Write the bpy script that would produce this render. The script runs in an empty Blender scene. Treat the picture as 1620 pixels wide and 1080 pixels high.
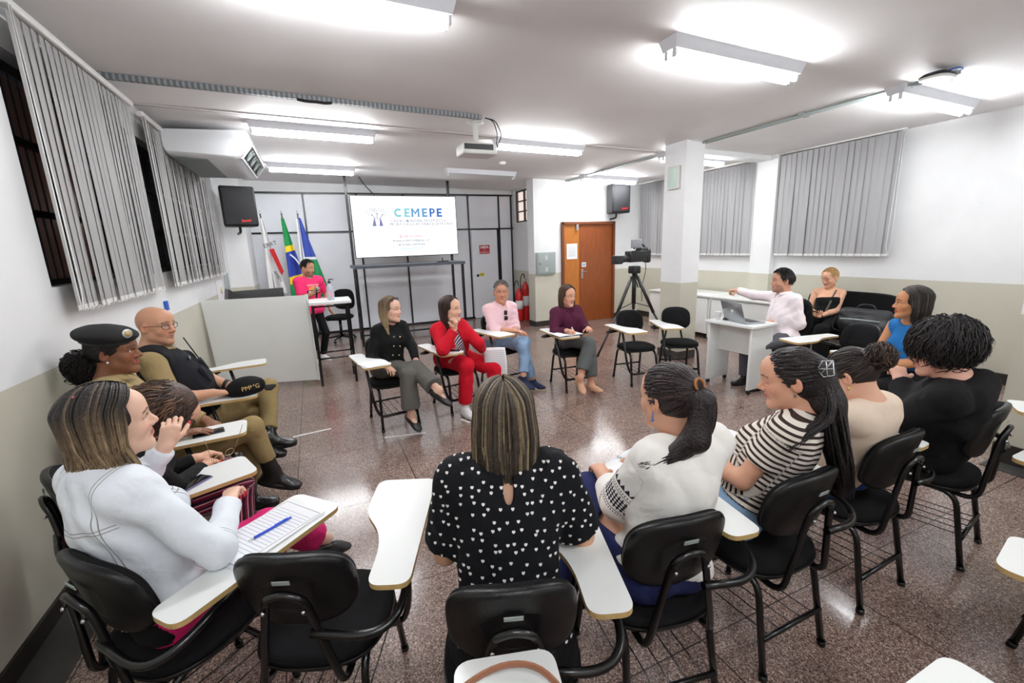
import bpy, bmesh, math, random
import numpy as np
from mathutils import Vector, Matrix

COL = bpy.context.scene.collection
R_ = random.Random(7)
def srgb(r, g, b):
    f = lambda c: (c/12.92 if c <= .04045 else ((c+.055)/1.055)**2.4)
    return (f(r/255), f(g/255), f(b/255))

# ------------------------------------------------------------------ materials
MATS = {}
def mat(name, col, rough=.5, metal=0., spec=.5, var=0., vscale=8., bump=0., bscale=60., coat=0., emit=None, estr=0., alpha=1., trans=0., attr=False, stretch=None, sheen=0.):
    if name in MATS: return MATS[name]
    m = bpy.data.materials.new(name); m.use_nodes = True
    nt = m.node_tree; N = nt.nodes; L = nt.links
    b = N['Principled BSDF']
    b.inputs['Base Color'].default_value = (*col, 1)
    b.inputs['Roughness'].default_value = rough
    b.inputs['Metallic'].default_value = metal
    b.inputs['Specular IOR Level'].default_value = spec
    if coat: b.inputs['Coat Weight'].default_value = coat
    if sheen: b.inputs['Sheen Weight'].default_value = sheen
    if trans:
        b.inputs['Transmission Weight'].default_value = trans
    if alpha < 1: b.inputs['Alpha'].default_value = alpha
    if emit:
        b.inputs['Emission Color'].default_value = (*emit, 1); b.inputs['Emission Strength'].default_value = estr
    tc = N.new('ShaderNodeTexCoord')
    src = tc.outputs['Object']
    if stretch:
        mp = N.new('ShaderNodeMapping'); mp.inputs['Scale'].default_value = stretch
        L.new(src, mp.inputs['Vector']); src = mp.outputs['Vector']
    base = None
    if attr:
        a = N.new('ShaderNodeAttribute'); a.attribute_name = 'Col'; base = a.outputs['Color']
        L.new(base, b.inputs['Base Color'])
    if var:
        n = N.new('ShaderNodeTexNoise'); n.inputs['Scale'].default_value = vscale; n.inputs['Detail'].default_value = 4
        L.new(src, n.inputs['Vector'])
        r = N.new('ShaderNodeMapRange'); r.inputs['From Min'].default_value = .3; r.inputs['From Max'].default_value = .7
        r.inputs['To Min'].default_value = 1-var; r.inputs['To Max'].default_value = 1+var
        L.new(n.outputs['Fac'], r.inputs['Value'])
        mx = N.new('ShaderNodeVectorMath'); mx.operation = 'SCALE'
        if base: L.new(base, mx.inputs[0])
        else: mx.inputs[0].default_value = col
        L.new(r.outputs['Result'], mx.inputs['Scale']); L.new(mx.outputs['Vector'], b.inputs['Base Color'])
    if bump:
        n2 = N.new('ShaderNodeTexNoise'); n2.inputs['Scale'].default_value = bscale; n2.inputs['Detail'].default_value = 3
        L.new(src, n2.inputs['Vector'])
        bp = N.new('ShaderNodeBump'); bp.inputs['Strength'].default_value = bump; bp.inputs['Distance'].default_value = .01
        L.new(n2.outputs['Fac'], bp.inputs['Height']); L.new(bp.outputs['Normal'], b.inputs['Normal'])
    MATS[name] = m
    return m
def emitmat(name, col, s):
    m = bpy.data.materials.new(name); m.use_nodes = True; nt = m.node_tree; nt.nodes.clear()
    e = nt.nodes.new('ShaderNodeEmission'); e.inputs['Color'].default_value = (*col, 1); e.inputs['Strength'].default_value = s
    o = nt.nodes.new('ShaderNodeOutputMaterial'); nt.links.new(e.outputs[0], o.inputs[0]); return m

# ------------------------------------------------------------------ tagging
def tag(o, label=None, cat=None, group=None, kind=None):
    if label: o['label'] = label
    if cat: o['category'] = cat
    if group: o['group'] = group
    if kind: o['kind'] = kind
    return o
def thing(name, label, cat, loc=(0, 0, 0), rz=0., group=None):
    o = bpy.data.objects.new(name, None); o.empty_display_size = .05; COL.objects.link(o)
    o.location = loc; o.rotation_euler = (0, 0, rz)
    return tag(o, label, cat, group)
def link(name, me, m, parent=None, loc=None, rot=None):
    o = bpy.data.objects.new(name, me); COL.objects.link(o)
    if m is not None:
        for mm in (m if isinstance(m, (list, tuple)) else [m]): me.materials.append(mm)
    if parent is not None: o.parent = parent
    if loc is not None: o.location = loc
    if rot is not None: o.rotation_euler = rot
    return o
def copy_tree(o, parent=None):
    c = o.copy(); COL.objects.link(c)
    if parent is not None: c.parent = parent
    for ch in [x for x in COL.objects if x.parent == o]:
        copy_tree(ch, c)
    return c

# ------------------------------------------------------------------ mesh builder
class MB:
    def __init__(s): s.v = []; s.f = []; s.mi = []; s.sm = []; s.col = None
    def _add(s, vs, fs, mi=0, smooth=False):
        b = len(s.v); s.v += [tuple(map(float, v)) for v in vs]
        for f in fs: s.f.append([b+i for i in f]); s.mi.append(mi); s.sm.append(smooth)
        return s
    def box(s, c, d, rz=0., mi=0, M=None):
        x, y, z = d[0]/2, d[1]/2, d[2]/2
        vs = [Vector((i*x, j*y, k*z)) for i in (-1, 1) for j in (-1, 1) for k in (-1, 1)]
        R = M if M is not None else Matrix.Rotation(rz, 3, 'Z')
        vs = [R @ v + Vector(c) for v in vs]
        return s._add(vs, [(0, 1, 3, 2), (4, 6, 7, 5), (0, 4, 5, 1), (2, 3, 7, 6), (0, 2, 6, 4), (1, 5, 7, 3)], mi)
    def rbox(s, c, d, r, rz=0., mi=0, seg=3, M=None):
        bm = bmesh.new(); bmesh.ops.create_cube(bm, size=1)
        for v in bm.verts: v.co = Vector((v.co.x*d[0], v.co.y*d[1], v.co.z*d[2]))
        bmesh.ops.bevel(bm, geom=bm.edges[:], offset=min(r, min(d)*.49), segments=seg, affect='EDGES', profile=.5)
        R = M if M is not None else Matrix.Rotation(rz, 3, 'Z')
        bm.verts.index_update()
        s._add([R @ v.co + Vector(c) for v in bm.verts], [[v.index for v in f.verts] for f in bm.faces], mi, True)
        bm.free(); return s
    def tube(s, pts, r, n=8, mi=0, cap=True, bend=0., smooth=True, rs=None, ell=None):
        P = [Vector(p) for p in pts]
        if bend and len(P) > 2:
            Q = [P[0]]
            for i in range(1, len(P)-1):
                a, b, c = P[i-1], P[i], P[i+1]
                d1 = min(bend, (a-b).length*.49); d2 = min(bend, (c-b).length*.49)
                p0 = b+(a-b).normalized()*d1; p2 = b+(c-b).normalized()*d2
                for k in range(6):
                    t = k/5; Q.append(p0*(1-t)**2 + b*2*t*(1-t) + p2*t*t)
            Q.append(P[-1]); P = Q
        vs = []; T0 = None; nrm = None
        for i, p in enumerate(P):
            t = (P[min(i+1, len(P)-1)]-P[max(i-1, 0)]).normalized()
            if nrm is None:
                nrm = t.orthogonal().normalized() if ell is None else (Vector(ell[1])-t*t.dot(Vector(ell[1]))).normalized()
            else:
                nrm = (nrm - t*nrm.dot(t)).normalized()
            bi = t.cross(nrm)
            rr = r if rs is None else rs[min(i, len(rs)-1)]
            e = 1. if ell is None else ell[0]
            for k in range(n):
                a = 2*math.pi*k/n
                vs.append(p + nrm*(math.cos(a)*rr) + bi*(math.sin(a)*rr*e))
        fs = []
        for i in range(len(P)-1):
            for k in range(n):
                k2 = (k+1) % n; fs.append((i*n+k, i*n+k2, (i+1)*n+k2, (i+1)*n+k))
        s._add(vs, fs, mi, smooth)
        if cap:
            b = len(s.v)-len(vs)
            s.f.append([b+k for k in range(n)][::-1]); s.mi.append(mi); s.sm.append(False)
            s.f.append([b+(len(P)-1)*n+k for k in range(n)]); s.mi.append(mi); s.sm.append(False)
        return s
    def lathe(s, prof, c=(0, 0, 0), n=24, mi=0, M=None, smooth=True):
        vs = []; fs = []
        for (r, z) in prof:
            for k in range(n):
                a = 2*math.pi*k/n; v = Vector((r*math.cos(a), r*math.sin(a), z))
                vs.append((M @ v if M is not None else v)+Vector(c))
        for i in range(len(prof)-1):
            for k in range(n):
                k2 = (k+1) % n; fs.append((i*n+k, i*n+k2, (i+1)*n+k2, (i+1)*n+k))
        return s._add(vs, fs, mi, smooth)
    def prism(s, outline, z0, z1, mi=0, mi_side=None, M=None, c=(0, 0, 0), smooth_side=False):
        n = len(outline); vs = [Vector((x, y, z0)) for x, y in outline]+[Vector((x, y, z1)) for x, y in outline]
        if M is not None: vs = [M @ v for v in vs]
        vs = [v+Vector(c) for v in vs]; b = len(s.v); s._add(vs, [])
        ms = mi if mi_side is None else mi_side
        s.f.append([b+i for i in range(n)][::-1]); s.mi.append(mi); s.sm.append(False)
        s.f.append([b+n+i for i in range(n)]); s.mi.append(mi); s.sm.append(False)
        for i in range(n):
            j = (i+1) % n; s.f.append([b+i, b+j, b+n+j, b+n+i]); s.mi.append(ms); s.sm.append(smooth_side)
        return s
    def sphere(s, c, r, n=16, m=10, mi=0, M=None):
        r = (r, r, r) if not hasattr(r, '__len__') else r
        prof = []
        vs = []; fs = []
        for i in range(m+1):
            th = math.pi*i/m
            for k in range(n):
                a = 2*math.pi*k/n
                v = Vector((r[0]*math.sin(th)*math.cos(a), r[1]*math.sin(th)*math.sin(a), -r[2]*math.cos(th)))
                vs.append((M @ v if M is not None else v)+Vector(c))
        for i in range(m):
            for k in range(n):
                k2 = (k+1) % n; fs.append((i*n+k, i*n+k2, (i+1)*n+k2, (i+1)*n+k))
        return s._add(vs, fs, mi, True)
    def grid(s, fn, nu, nv, mi=0, smooth=True):
        vs = [fn(i/(nu-1), j/(nv-1)) for i in range(nu) for j in range(nv)]
        fs = [(i*nv+j, (i+1)*nv+j, (i+1)*nv+j+1, i*nv+j+1) for i in range(nu-1) for j in range(nv-1)]
        return s._add(vs, fs, mi, smooth)
    def build(s, name, m, parent=None, loc=None, rot=None):
        me = bpy.data.meshes.new(name); me.from_pydata(s.v, [], s.f)
        me.polygons.foreach_set('material_index', s.mi); me.polygons.foreach_set('use_smooth', s.sm)
        if s.col is not None:
            a = me.color_attributes.new('Col', 'FLOAT_COLOR', 'POINT')
            a.data.foreach_set('color', np.concatenate([np.asarray(s.col, np.float32), np.ones((len(s.col), 1), np.float32)], 1).ravel())
        me.update(); me.validate()
        return link(name, me, m, parent, loc, rot)

def rounded(outline, r, seg=5):
    """round the corners of a 2D outline; r may be a list"""
    n = len(outline); out = []
    for i in range(n):
        a, b, c = [Vector((*outline[(i+k) % n], 0)) for k in (-1, 0, 1)]
        rr = r[i] if hasattr(r, '__len__') else r
        d1 = min(rr, (a-b).length*.49); d2 = min(rr, (c-b).length*.49)
        p0 = b+(a-b).normalized()*d1; p2 = b+(c-b).normalized()*d2
        for k in range(seg+1):
            t = k/seg; p = p0*(1-t)**2+b*2*t*(1-t)+p2*t*t; out.append((p.x, p.y))
    return out

def text_mesh(txt, size, M, name='lettering', m=None, parent=None, ext=.0006, align='CENTER', bold=0.):
    cu = bpy.data.curves.new(name, 'FONT'); cu.body = txt; cu.size = size; cu.extrude = ext; cu.align_x = align; cu.align_y = 'CENTER'; cu.offset = bold
    cu.resolution_u = 2
    o = bpy.data.objects.new(name, cu); COL.objects.link(o)
    dg = bpy.context.evaluated_depsgraph_get(); me = bpy.data.meshes.new_from_object(o.evaluated_get(dg))
    bpy.data.objects.remove(o); bpy.data.curves.remove(cu)
    me.transform(M); me.materials.clear(); me.name = name
    return link(name, me, m, parent)
def face_matrix(origin, xdir, zdir):
    """text lies in plane spanned by xdir (reading direction) and zdir (up)"""
    x = Vector(xdir).normalized(); z = Vector(zdir).normalized(); n = x.cross(z)
    M = Matrix(((x.x, z.x, n.x, origin[0]), (x.y, z.y, n.y, origin[1]), (x.z, z.z, n.z, origin[2]), (0, 0, 0, 1)))
    return M

# ------------------------------------------------------------------ signed distance surfaces
def smin(a, b, k):
    if k <= 0: return np.minimum(a, b)
    h = np.maximum(k-np.abs(a-b), 0)/k
    return np.minimum(a, b)-h*h*k*.25
V3 = lambda *a: np.array(a, float)
def unit(v): v = np.asarray(v, float); return v/np.linalg.norm(v)
class RC:
    def __init__(s, a, b, ra, rb, cap=False): s.a = np.asarray(a, float); s.b = np.asarray(b, float); s.ra = ra; s.rb = rb; s.cap = cap
    def bounds(s):
        r = max(s.ra, s.rb); return np.minimum(s.a, s.b)-r, np.maximum(s.a, s.b)+r
    def d(s, X, Y, Z):
        ab = s.b-s.a; L = ab@ab+1e-12
        t = np.clip(((X-s.a[0])*ab[0]+(Y-s.a[1])*ab[1]+(Z-s.a[2])*ab[2])/L, 0, 1)
        d = np.sqrt((X-s.a[0]-t*ab[0])**2+(Y-s.a[1]-t*ab[1])**2+(Z-s.a[2]-t*ab[2])**2)-(s.ra+t*(s.rb-s.ra))
        if s.cap:
            n = ab/math.sqrt(L); d = np.maximum(d, (X-s.b[0])*n[0]+(Y-s.b[1])*n[1]+(Z-s.b[2])*n[2])
        return d
class EL:
    def __init__(s, c, r, R=None): s.c = np.asarray(c, float); s.r = np.asarray(r, float)*np.ones(3); s.R = np.eye(3) if R is None else np.asarray(R, float)  # columns = axes
    def bounds(s):
        e = np.sqrt(((s.R*s.r)**2).sum(1)); return s.c-e, s.c+e
    def d(s, X, Y, Z):
        x, y, z = X-s.c[0], Y-s.c[1], Z-s.c[2]; R = s.R
        p = [(x*R[0, i]+y*R[1, i]+z*R[2, i]) for i in range(3)]
        k0 = np.sqrt(sum((p[i]/s.r[i])**2 for i in range(3)))+1e-9
        k1 = np.sqrt(sum((p[i]/s.r[i]**2)**2 for i in range(3)))+1e-9
        return k0*(k0-1)/k1
class Field:
    def __init__(s, lo, hi, h):
        s.lo = np.asarray(lo, float); s.h = h
        n = np.maximum(np.ceil((np.asarray(hi)-s.lo)/h).astype(int)+1, 4); s.n = n
        s.ax = [s.lo[i]+h*np.arange(n[i]) for i in range(3)]
        s.F = np.full(tuple(n), 1., np.float32)
    def sl(s, lo, hi):
        a = np.maximum(np.floor((lo-s.lo)/s.h).astype(int), 0); b = np.minimum(np.ceil((hi-s.lo)/s.h).astype(int)+1, s.n)
        return tuple(slice(x, max(y, x)) for x, y in zip(a, b))
    def xyz(s, q=None):
        q = q or (slice(None),)*3
        return s.ax[0][q[0]][:, None, None], s.ax[1][q[1]][None, :, None], s.ax[2][q[2]][None, None, :]
    def add(s, p, k=.01):
        lo, hi = p.bounds(); m = k+2.5*s.h; q = s.sl(lo-m, hi+m)
        if 0 in s.F[q].shape: return s
        s.F[q] = smin(s.F[q], p.d(*s.xyz(q)).astype(np.float32), k); return s
    def sub(s, p, k=.005):
        lo, hi = p.bounds(); m = k+2.5*s.h; q = s.sl(lo-m, hi+m)
        if 0 in s.F[q].shape: return s
        s.F[q] = -smin(-s.F[q], p.d(*s.xyz(q)).astype(np.float32), k); return s
    def cut(s, pt, n, k=.0):
        """remove the half space (p-pt).n > 0"""
        n = unit(n); X, Y, Z = s.xyz(); d = ((X-pt[0])*n[0]+(Y-pt[1])*n[1]+(Z-pt[2])*n[2]).astype(np.float32)
        s.F = -smin(-s.F, -d, k); return s
    def wrinkle(s, amp, freq, seed=0):
        r = np.random.RandomState(seed); X, Y, Z = s.xyz(); o = np.zeros(tuple(s.n), np.float32)
        for i in range(4):
            d = unit(r.normal(size=3)+V3(0, 0, .5)); d2 = unit(r.normal(size=3)); f = freq*(.7+.7*r.rand()); ph = r.rand()*6.3
            g = np.abs(np.sin((X*d[0]+Y*d[1]+Z*d[2])*f*.6+1.5*np.sin((X*d2[0]+Y*d2[1]+Z*d2[2])*f*.33+ph))).astype(np.float32); o += (g*g*1.5-.75)*(.6+.8*np.sin((X*d2[1]+Y*d2[2]+Z*d2[0])*9+ph).astype(np.float32))
        s.F += (amp*.34)*o; return s
    def mesh(s):
        F = s.F; F = F.copy()
        F[0] = np.maximum(F[0], 1e-4); F[-1] = np.maximum(F[-1], 1e-4); F[:, 0] = np.maximum(F[:, 0], 1e-4); F[:, -1] = np.maximum(F[:, -1], 1e-4); F[:, :, 0] = np.maximum(F[:, :, 0], 1e-4); F[:, :, -1] = np.maximum(F[:, :, -1], 1e-4)
        S = F < 0
        c = sum(S[i:S.shape[0]-1+i, j:S.shape[1]-1+j, k:S.shape[2]-1+k].astype(np.int8) for i in (0, 1) for j in (0, 1) for k in (0, 1))
        mixed = (c > 0) & (c < 8); I = np.argwhere(mixed)
        if len(I) == 0: return np.zeros((0, 3)), np.zeros((0, 4), int)
        ids = np.full(mixed.shape, -1, np.int64); ids[mixed] = np.arange(len(I))
        acc = np.zeros((len(I), 3)); cnt = np.zeros(len(I))
        cor = [(i, j, k) for i in (0, 1) for j in (0, 1) for k in (0, 1)]
        for a in cor:
            for ax in range(3):
                if a[ax]: continue
                b = list(a); b[ax] = 1
                f0 = F[I[:, 0]+a[0], I[:, 1]+a[1], I[:, 2]+a[2]]; f1 = F[I[:, 0]+b[0], I[:, 1]+b[1], I[:, 2]+b[2]]
                x = (f0 < 0) != (f1 < 0)
                t = np.where(x, f0/(f0-f1+1e-12), 0); t = np.clip(t, 0, 1)
                p = np.tile(np.array(a, float), (len(I), 1)); p[:, ax] += t
                acc[x] += p[x]; cnt[x] += 1
        V = s.lo+s.h*(I+acc/cnt[:, None])
        Q = []
        for ax in range(3):
            A = [slice(None)]*3; B = [slice(None)]*3; A[ax] = slice(0, -1); B[ax] = slice(1, None)
            s0 = S[tuple(A)]; s1 = S[tuple(B)]
            E = np.argwhere(s0 != s1); u, v = (ax+1) % 3, (ax+2) % 3
            ok = (E[:, u] > 0) & (E[:, v] > 0) & (E[:, u] < S.shape[u]-1) & (E[:, v] < S.shape[v]-1); E = E[ok]
            def cell(du, dv):
                q = E.copy(); q[:, u] -= du; q[:, v] -= dv; return ids[q[:, 0], q[:, 1], q[:, 2]]
            q = np.stack([cell(1, 1), cell(0, 1), cell(0, 0), cell(1, 0)], 1)
            fl = s0[E[:, 0], E[:, 1], E[:, 2]]
            q[~fl] = q[~fl][:, ::-1]; Q.append(q)
        Q = np.concatenate(Q); Q = Q[(Q >= 0).all(1)]
        # one light smoothing pass
        for it in range(1):
            sm = np.zeros_like(V); n = np.zeros(len(V))
            for k in range(4):
                np.add.at(sm, Q[:, k], V[Q[:, (k+1) % 4]]); np.add.at(n, Q[:, k], 1)
                np.add.at(sm, Q[:, k], V[Q[:, (k-1) % 4]]); np.add.at(n, Q[:, k], 1)
            V = V*.6+.4*sm/np.maximum(n, 1)[:, None]
        return V, Q
def np_mesh(name, V, Q, m, parent=None, col=None, attrs=None, tris=None):
    me = bpy.data.meshes.new(name)
    me.vertices.add(len(V)); me.vertices.foreach_set('co', np.asarray(V, np.float32).ravel())
    me.loops.add(len(Q)*4); me.loops.foreach_set('vertex_index', np.asarray(Q, np.int32).ravel())
    me.polygons.add(len(Q)); me.polygons.foreach_set('loop_start', np.arange(len(Q), dtype=np.int32)*4)
    me.polygons.foreach_set('use_smooth', np.ones(len(Q), bool))
    me.update(calc_edges=True); me.validate()
    if col is not None and len(me.vertices) == len(col):
        a = me.color_attributes.new('Col', 'FLOAT_COLOR', 'POINT')
        a.data.foreach_set('color', np.concatenate([np.asarray(col, np.float32), np.ones((len(col), 1), np.float32)], 1).ravel())
    for k, v in (attrs or {}).items():
        a = me.attributes.new(k, 'FLOAT', 'POINT'); a.data.foreach_set('value', np.asarray(v, np.float32))
    return link(name, me, m, parent)
def joinq(parts):
    Vs, Qs, b = [], [], 0
    for V, Q in parts:
        Vs.append(V); Qs.append(Q+b); b += len(V)
    return np.concatenate(Vs), np.concatenate(Qs)
def prims_field(prims, h, pad=.03):
    lo = np.min([p.bounds()[0] for p, k in prims], 0)-pad; hi = np.max([p.bounds()[1] for p, k in prims], 0)+pad
    f = Field(lo, hi, h)
    for p, k in prims: f.add(p, k)
    return f
LAMP = 106.
EXPO = 0.
# ================================================================== ROOM
XL, XR, YB, YD, YF = -1.34, 6.85, 10.05, 8.2, -2.6
CZ = lambda x: 3.06-.02*x
WHITE = srgb(243, 244, 245); DADO = srgb(206, 203, 187)
def wallmat(name, th, low=DADO):
    m = bpy.data.materials.new(name); m.use_nodes = True; nt = m.node_tree; N = nt.nodes; L = nt.links; b = N['Principled BSDF']
    tc = N.new('ShaderNodeTexCoord'); sp = N.new('ShaderNodeSeparateXYZ'); L.new(tc.outputs['Object'], sp.inputs[0])
    n = N.new('ShaderNodeTexNoise'); n.inputs['Scale'].default_value = 2.2; n.inputs['Detail'].default_value = 6; L.new(tc.outputs['Object'], n.inputs['Vector'])
    g = N.new('ShaderNodeMath'); g.operation = 'GREATER_THAN'; g.inputs[1].default_value = th; L.new(sp.outputs['Z'], g.inputs[0])
    mx = N.new('ShaderNodeMixRGB'); mx.inputs[1].default_value = (*low, 1); mx.inputs[2].default_value = (*WHITE, 1); L.new(g.outputs[0], mx.inputs[0])
    r = N.new('ShaderNodeMapRange'); r.inputs[1].default_value = .3; r.inputs[2].default_value = .75; r.inputs[3].default_value = 1.0; r.inputs[4].default_value = .93; L.new(n.outputs[0], r.inputs[0])
    s = N.new('ShaderNodeVectorMath'); s.operation = 'SCALE'; L.new(mx.outputs[0], s.inputs[0]); L.new(r.outputs[0], s.inputs['Scale'])
    # small scuffs
    v = N.new('ShaderNodeTexNoise'); v.inputs['Scale'].default_value = 14; v.inputs['Detail'].default_value = 8; v.inputs['Roughness'].default_value = .7; L.new(tc.outputs['Object'], v.inputs['Vector'])
    t = N.new('ShaderNodeMapRange'); t.inputs[1].default_value = .70; t.inputs[2].default_value = .74; L.new(v.outputs[0], t.inputs[0])
    m2 = N.new('ShaderNodeMixRGB'); m2.inputs[2].default_value = (*srgb(150, 140, 122), 1); L.new(s.outputs[0], m2.inputs[1])
    ml = N.new('ShaderNodeMath'); ml.operation = 'MULTIPLY'; ml.inputs[1].default_value = .5; L.new(t.outputs[0], ml.inputs[0]); L.new(ml.outputs[0], m2.inputs[0])
    L.new(m2.outputs[0], b.inputs['Base Color']); b.inputs['Roughness'].default_value = .45
    bp = N.new('ShaderNodeBump'); bp.inputs['Strength'].default_value = .12; bp.inputs['Distance'].default_value = .02; L.new(n.outputs[0], bp.inputs['Height']); L.new(bp.outputs[0], b.inputs['Normal'])
    return m
WM_L = wallmat('wall_paint_left', 1.14); WM_R = wallmat('wall_paint_right', 1.105)
M_white = mat('white_plaster', WHITE, .6, var=.03, vscale=3)
M_ceil = mat('ceiling_paint', srgb(236, 234, 234), .65, var=.035, vscale=1.3)
M_black = mat('black_enamel', srgb(16, 16, 18), .32, spec=.5)
M_dark = mat('dark_skirting', srgb(38, 33, 29), .5)
M_strip = mat('dark_floor_strip', srgb(62, 60, 58), .5, var=.12, vscale=20)
M_glass = mat('dark_glass', srgb(14, 16, 20), .06, spec=.6)
M_alu = mat('aluminium', srgb(190, 192, 196), .35, metal=.8)
def S(o): o['kind'] = 'structure'; return o

def floor_mat():
    m = bpy.data.materials.new('terrazzo'); m.use_nodes = True; nt = m.node_tree; N = nt.nodes; L = nt.links; b = N['Principled BSDF']
    tc = N.new('ShaderNodeTexCoord')
    def vor(sc):
        v = N.new('ShaderNodeTexVoronoi'); v.inputs['Scale'].default_value = sc; L.new(tc.outputs['Object'], v.inputs['Vector']); return v
    v1 = vor(210); v2 = vor(120)
    cr = N.new('ShaderNodeValToRGB'); e = cr.color_ramp; e.interpolation = 'CONSTANT'
    cols = [(0, (92, 73, 66)), (.20, (124, 101, 92)), (.45, (146, 123, 113)), (.68, (164, 143, 133)), (.86, (190, 174, 164)), (.95, (76, 60, 55))]
    e.elements[0].position = 0; e.elements[0].color = (*srgb(*cols[0][1]), 1); e.elements[1].position = cols[1][0]; e.elements[1].color = (*srgb(*cols[1][1]), 1)
    for p, c in cols[2:]: q = e.elements.new(p); q.color = (*srgb(*c), 1)
    sp = N.new('ShaderNodeSeparateColor'); L.new(v1.outputs['Color'], sp.inputs[0]); L.new(sp.outputs[0], cr.inputs[0])
    sp2 = N.new('ShaderNodeSeparateColor'); L.new(v2.outputs['Color'], sp2.inputs[0])
    n = N.new('ShaderNodeTexNoise'); n.inputs['Scale'].default_value = 1.7; n.inputs['Detail'].default_value = 5; L.new(tc.outputs['Object'], n.inputs['Vector'])
    mr = N.new('ShaderNodeMapRange'); mr.inputs[1].default_value = .3; mr.inputs[2].default_value = .7; mr.inputs[3].default_value = .86; mr.inputs[4].default_value = 1.12; L.new(n.outputs[0], mr.inputs[0])
    mr2 = N.new('ShaderNodeMapRange'); mr2.inputs[3].default_value = .78; mr2.inputs[4].default_value = 1.2; L.new(sp2.outputs[1], mr2.inputs[0])
    ml = N.new('ShaderNodeMath'); ml.operation = 'MULTIPLY'; L.new(mr.outputs[0], ml.inputs[0]); L.new(mr2.outputs[0], ml.inputs[1])
    sc = N.new('ShaderNodeVectorMath'); sc.operation = 'SCALE'; L.new(cr.outputs[0], sc.inputs[0]); L.new(ml.outputs[0], sc.inputs['Scale'])
    # joints between the slabs
    sx = N.new('ShaderNodeSeparateXYZ'); L.new(tc.outputs['Object'], sx.inputs[0])
    ms = []
    for ax, off, per in (('X', -.30, .823), ('Y', 1.136, .903)):
        a = N.new('ShaderNodeMath'); a.operation = 'SUBTRACT'; a.inputs[1].default_value = off-per*20; L.new(sx.outputs[ax], a.inputs[0])
        d = N.new('ShaderNodeMath'); d.operation = 'MODULO'; d.inputs[1].default_value = per; L.new(a.outputs[0], d.inputs[0])
        l = N.new('ShaderNodeMath'); l.operation = 'LESS_THAN'; l.inputs[1].default_value = .006; L.new(d.outputs[0], l.inputs[0]); ms.append(l)
    mx = N.new('ShaderNodeMath'); mx.operation = 'MAXIMUM'; L.new(ms[0].outputs[0], mx.inputs[0]); L.new(ms[1].outputs[0], mx.inputs[1])
    fin = N.new('ShaderNodeMixRGB'); fin.inputs[2].default_value = (*srgb(58, 48, 42), 1); L.new(mx.outputs[0], fin.inputs[0]); L.new(sc.outputs[0], fin.inputs[1])
    L.new(fin.outputs[0], b.inputs['Base Color'])
    r = N.new('ShaderNodeMapRange'); r.inputs[1].default_value = .3; r.inputs[2].default_value = .7; r.inputs[3].default_value = .13; r.inputs[4].default_value = .25; L.new(n.outputs[0], r.inputs[0]); L.new(r.outputs[0], b.inputs['Roughness'])
    b.inputs['Specular IOR Level'].default_value = .6
    return m
S(MB().box(((XL+XR)/2, (YF+YB)/2+.2, -.05), (XR-XL+.8, YB-YF+.8, .1)).build('floor', floor_mat()))
S(MB().box((XL+.103, (YF+9.0)/2, .001), (.206, 9.0-YF, .004)).build('trim_1', M_strip))
# ceiling (slightly out of level) and the joints running across it
mb = MB(); x0, x1, y0, y1 = XL-.3, XR+.3, YF-.3, YB+.3
mb._add([(x0, y0, CZ(x0)), (x1, y0, CZ(x1)), (x1, y1, CZ(x1)), (x0, y1, CZ(x0)), (x0, y0, CZ(x0)+.15), (x1, y0, CZ(x1)+.15), (x1, y1, CZ(x1)+.15), (x0, y1, CZ(x0)+.15)],
        [(0, 3, 2, 1), (4, 5, 6, 7), (0, 1, 5, 4), (1, 2, 6, 5), (2, 3, 7, 6), (3, 0, 4, 7)])
S(mb.build('ceiling', M_ceil))
tilt = Matrix.Rotation(math.atan(.02), 3, 'Y')
def on_ceiling(x, y, drop=0.): return (x, y, CZ(x)-drop)
S(MB().box(on_ceiling(1.7, 5.42, .002), (6.1, .022, .008), M=tilt).build('trim_2', mat('joint_grey', srgb(120, 112, 110), .8)))  # thin grey-brown strip along the ceiling joint
S(MB().box(on_ceiling(1.7, 5.38, .004), (6.1, .05, .010), M=tilt).build('trim_3', M_ceil))
S(MB().box(on_ceiling(5.9, 5.12, .035), (1.9, .22, .07), M=tilt).build('trim_4', M_white))

# left wall with its two window bands
WINS = [(3.30, 5.10, 1.56, 2.80), (5.34, 8.30, 1.56, 2.80)]
mb = MB(); t = .18
ys = [YF-.3, 3.30, 5.10, 5.34, 8.30, YB+.2]
for a, b in ((ys[0], ys[1]), (ys[2], ys[3]), (ys[4], ys[5])): mb.box((XL-t/2, (a+b)/2, 1.6), (t, b-a, 3.4))
for (a, b, z0, z1) in WINS:
    mb.box((XL-t/2, (a+b)/2, z0/2-.05), (t, b-a, z0+.1)); mb.box((XL-t/2, (a+b)/2, (z1+3.3)/2), (t, b-a, 3.3-z1))
S(mb.build('wall_left', WM_L))
S(MB().box((XL+.008, (YF+9.2)/2, .045), (.016, 9.2-YF, .09)).build('baseboard_left', M_dark))
for i, (a, b, z0, z1) in enumerate(WINS):
    fr = MB(); X = XL-.11
    for z in (z0+.02, z1-.02, z0+.42, z0+.82): fr.box((X, (a+b)/2, z), (.04, b-a, .035))
    n = 3 if i == 0 else 5
    for k in range(n+1): fr.box((X, a+.02+(b-a-.04)*k/n, (z0+z1)/2), (.04, .035, z1-z0))
    # security bars
    k = a+.05
    while k < b-.04: fr.tube([(X-.05, k, z0), (X-.05, k, z1)], .006, 5); k += .09
    w = fr.build('window_%d' % (i+1), M_black); S(w)
    g = MB().box((X-.01, (a+b)/2, (z0+z1)/2), (.006, b-a-.04, z1-z0-.04)).build('pane', mat('night_glass', srgb(120, 125, 130), .03, alpha=.35, spec=.5), w)
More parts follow.
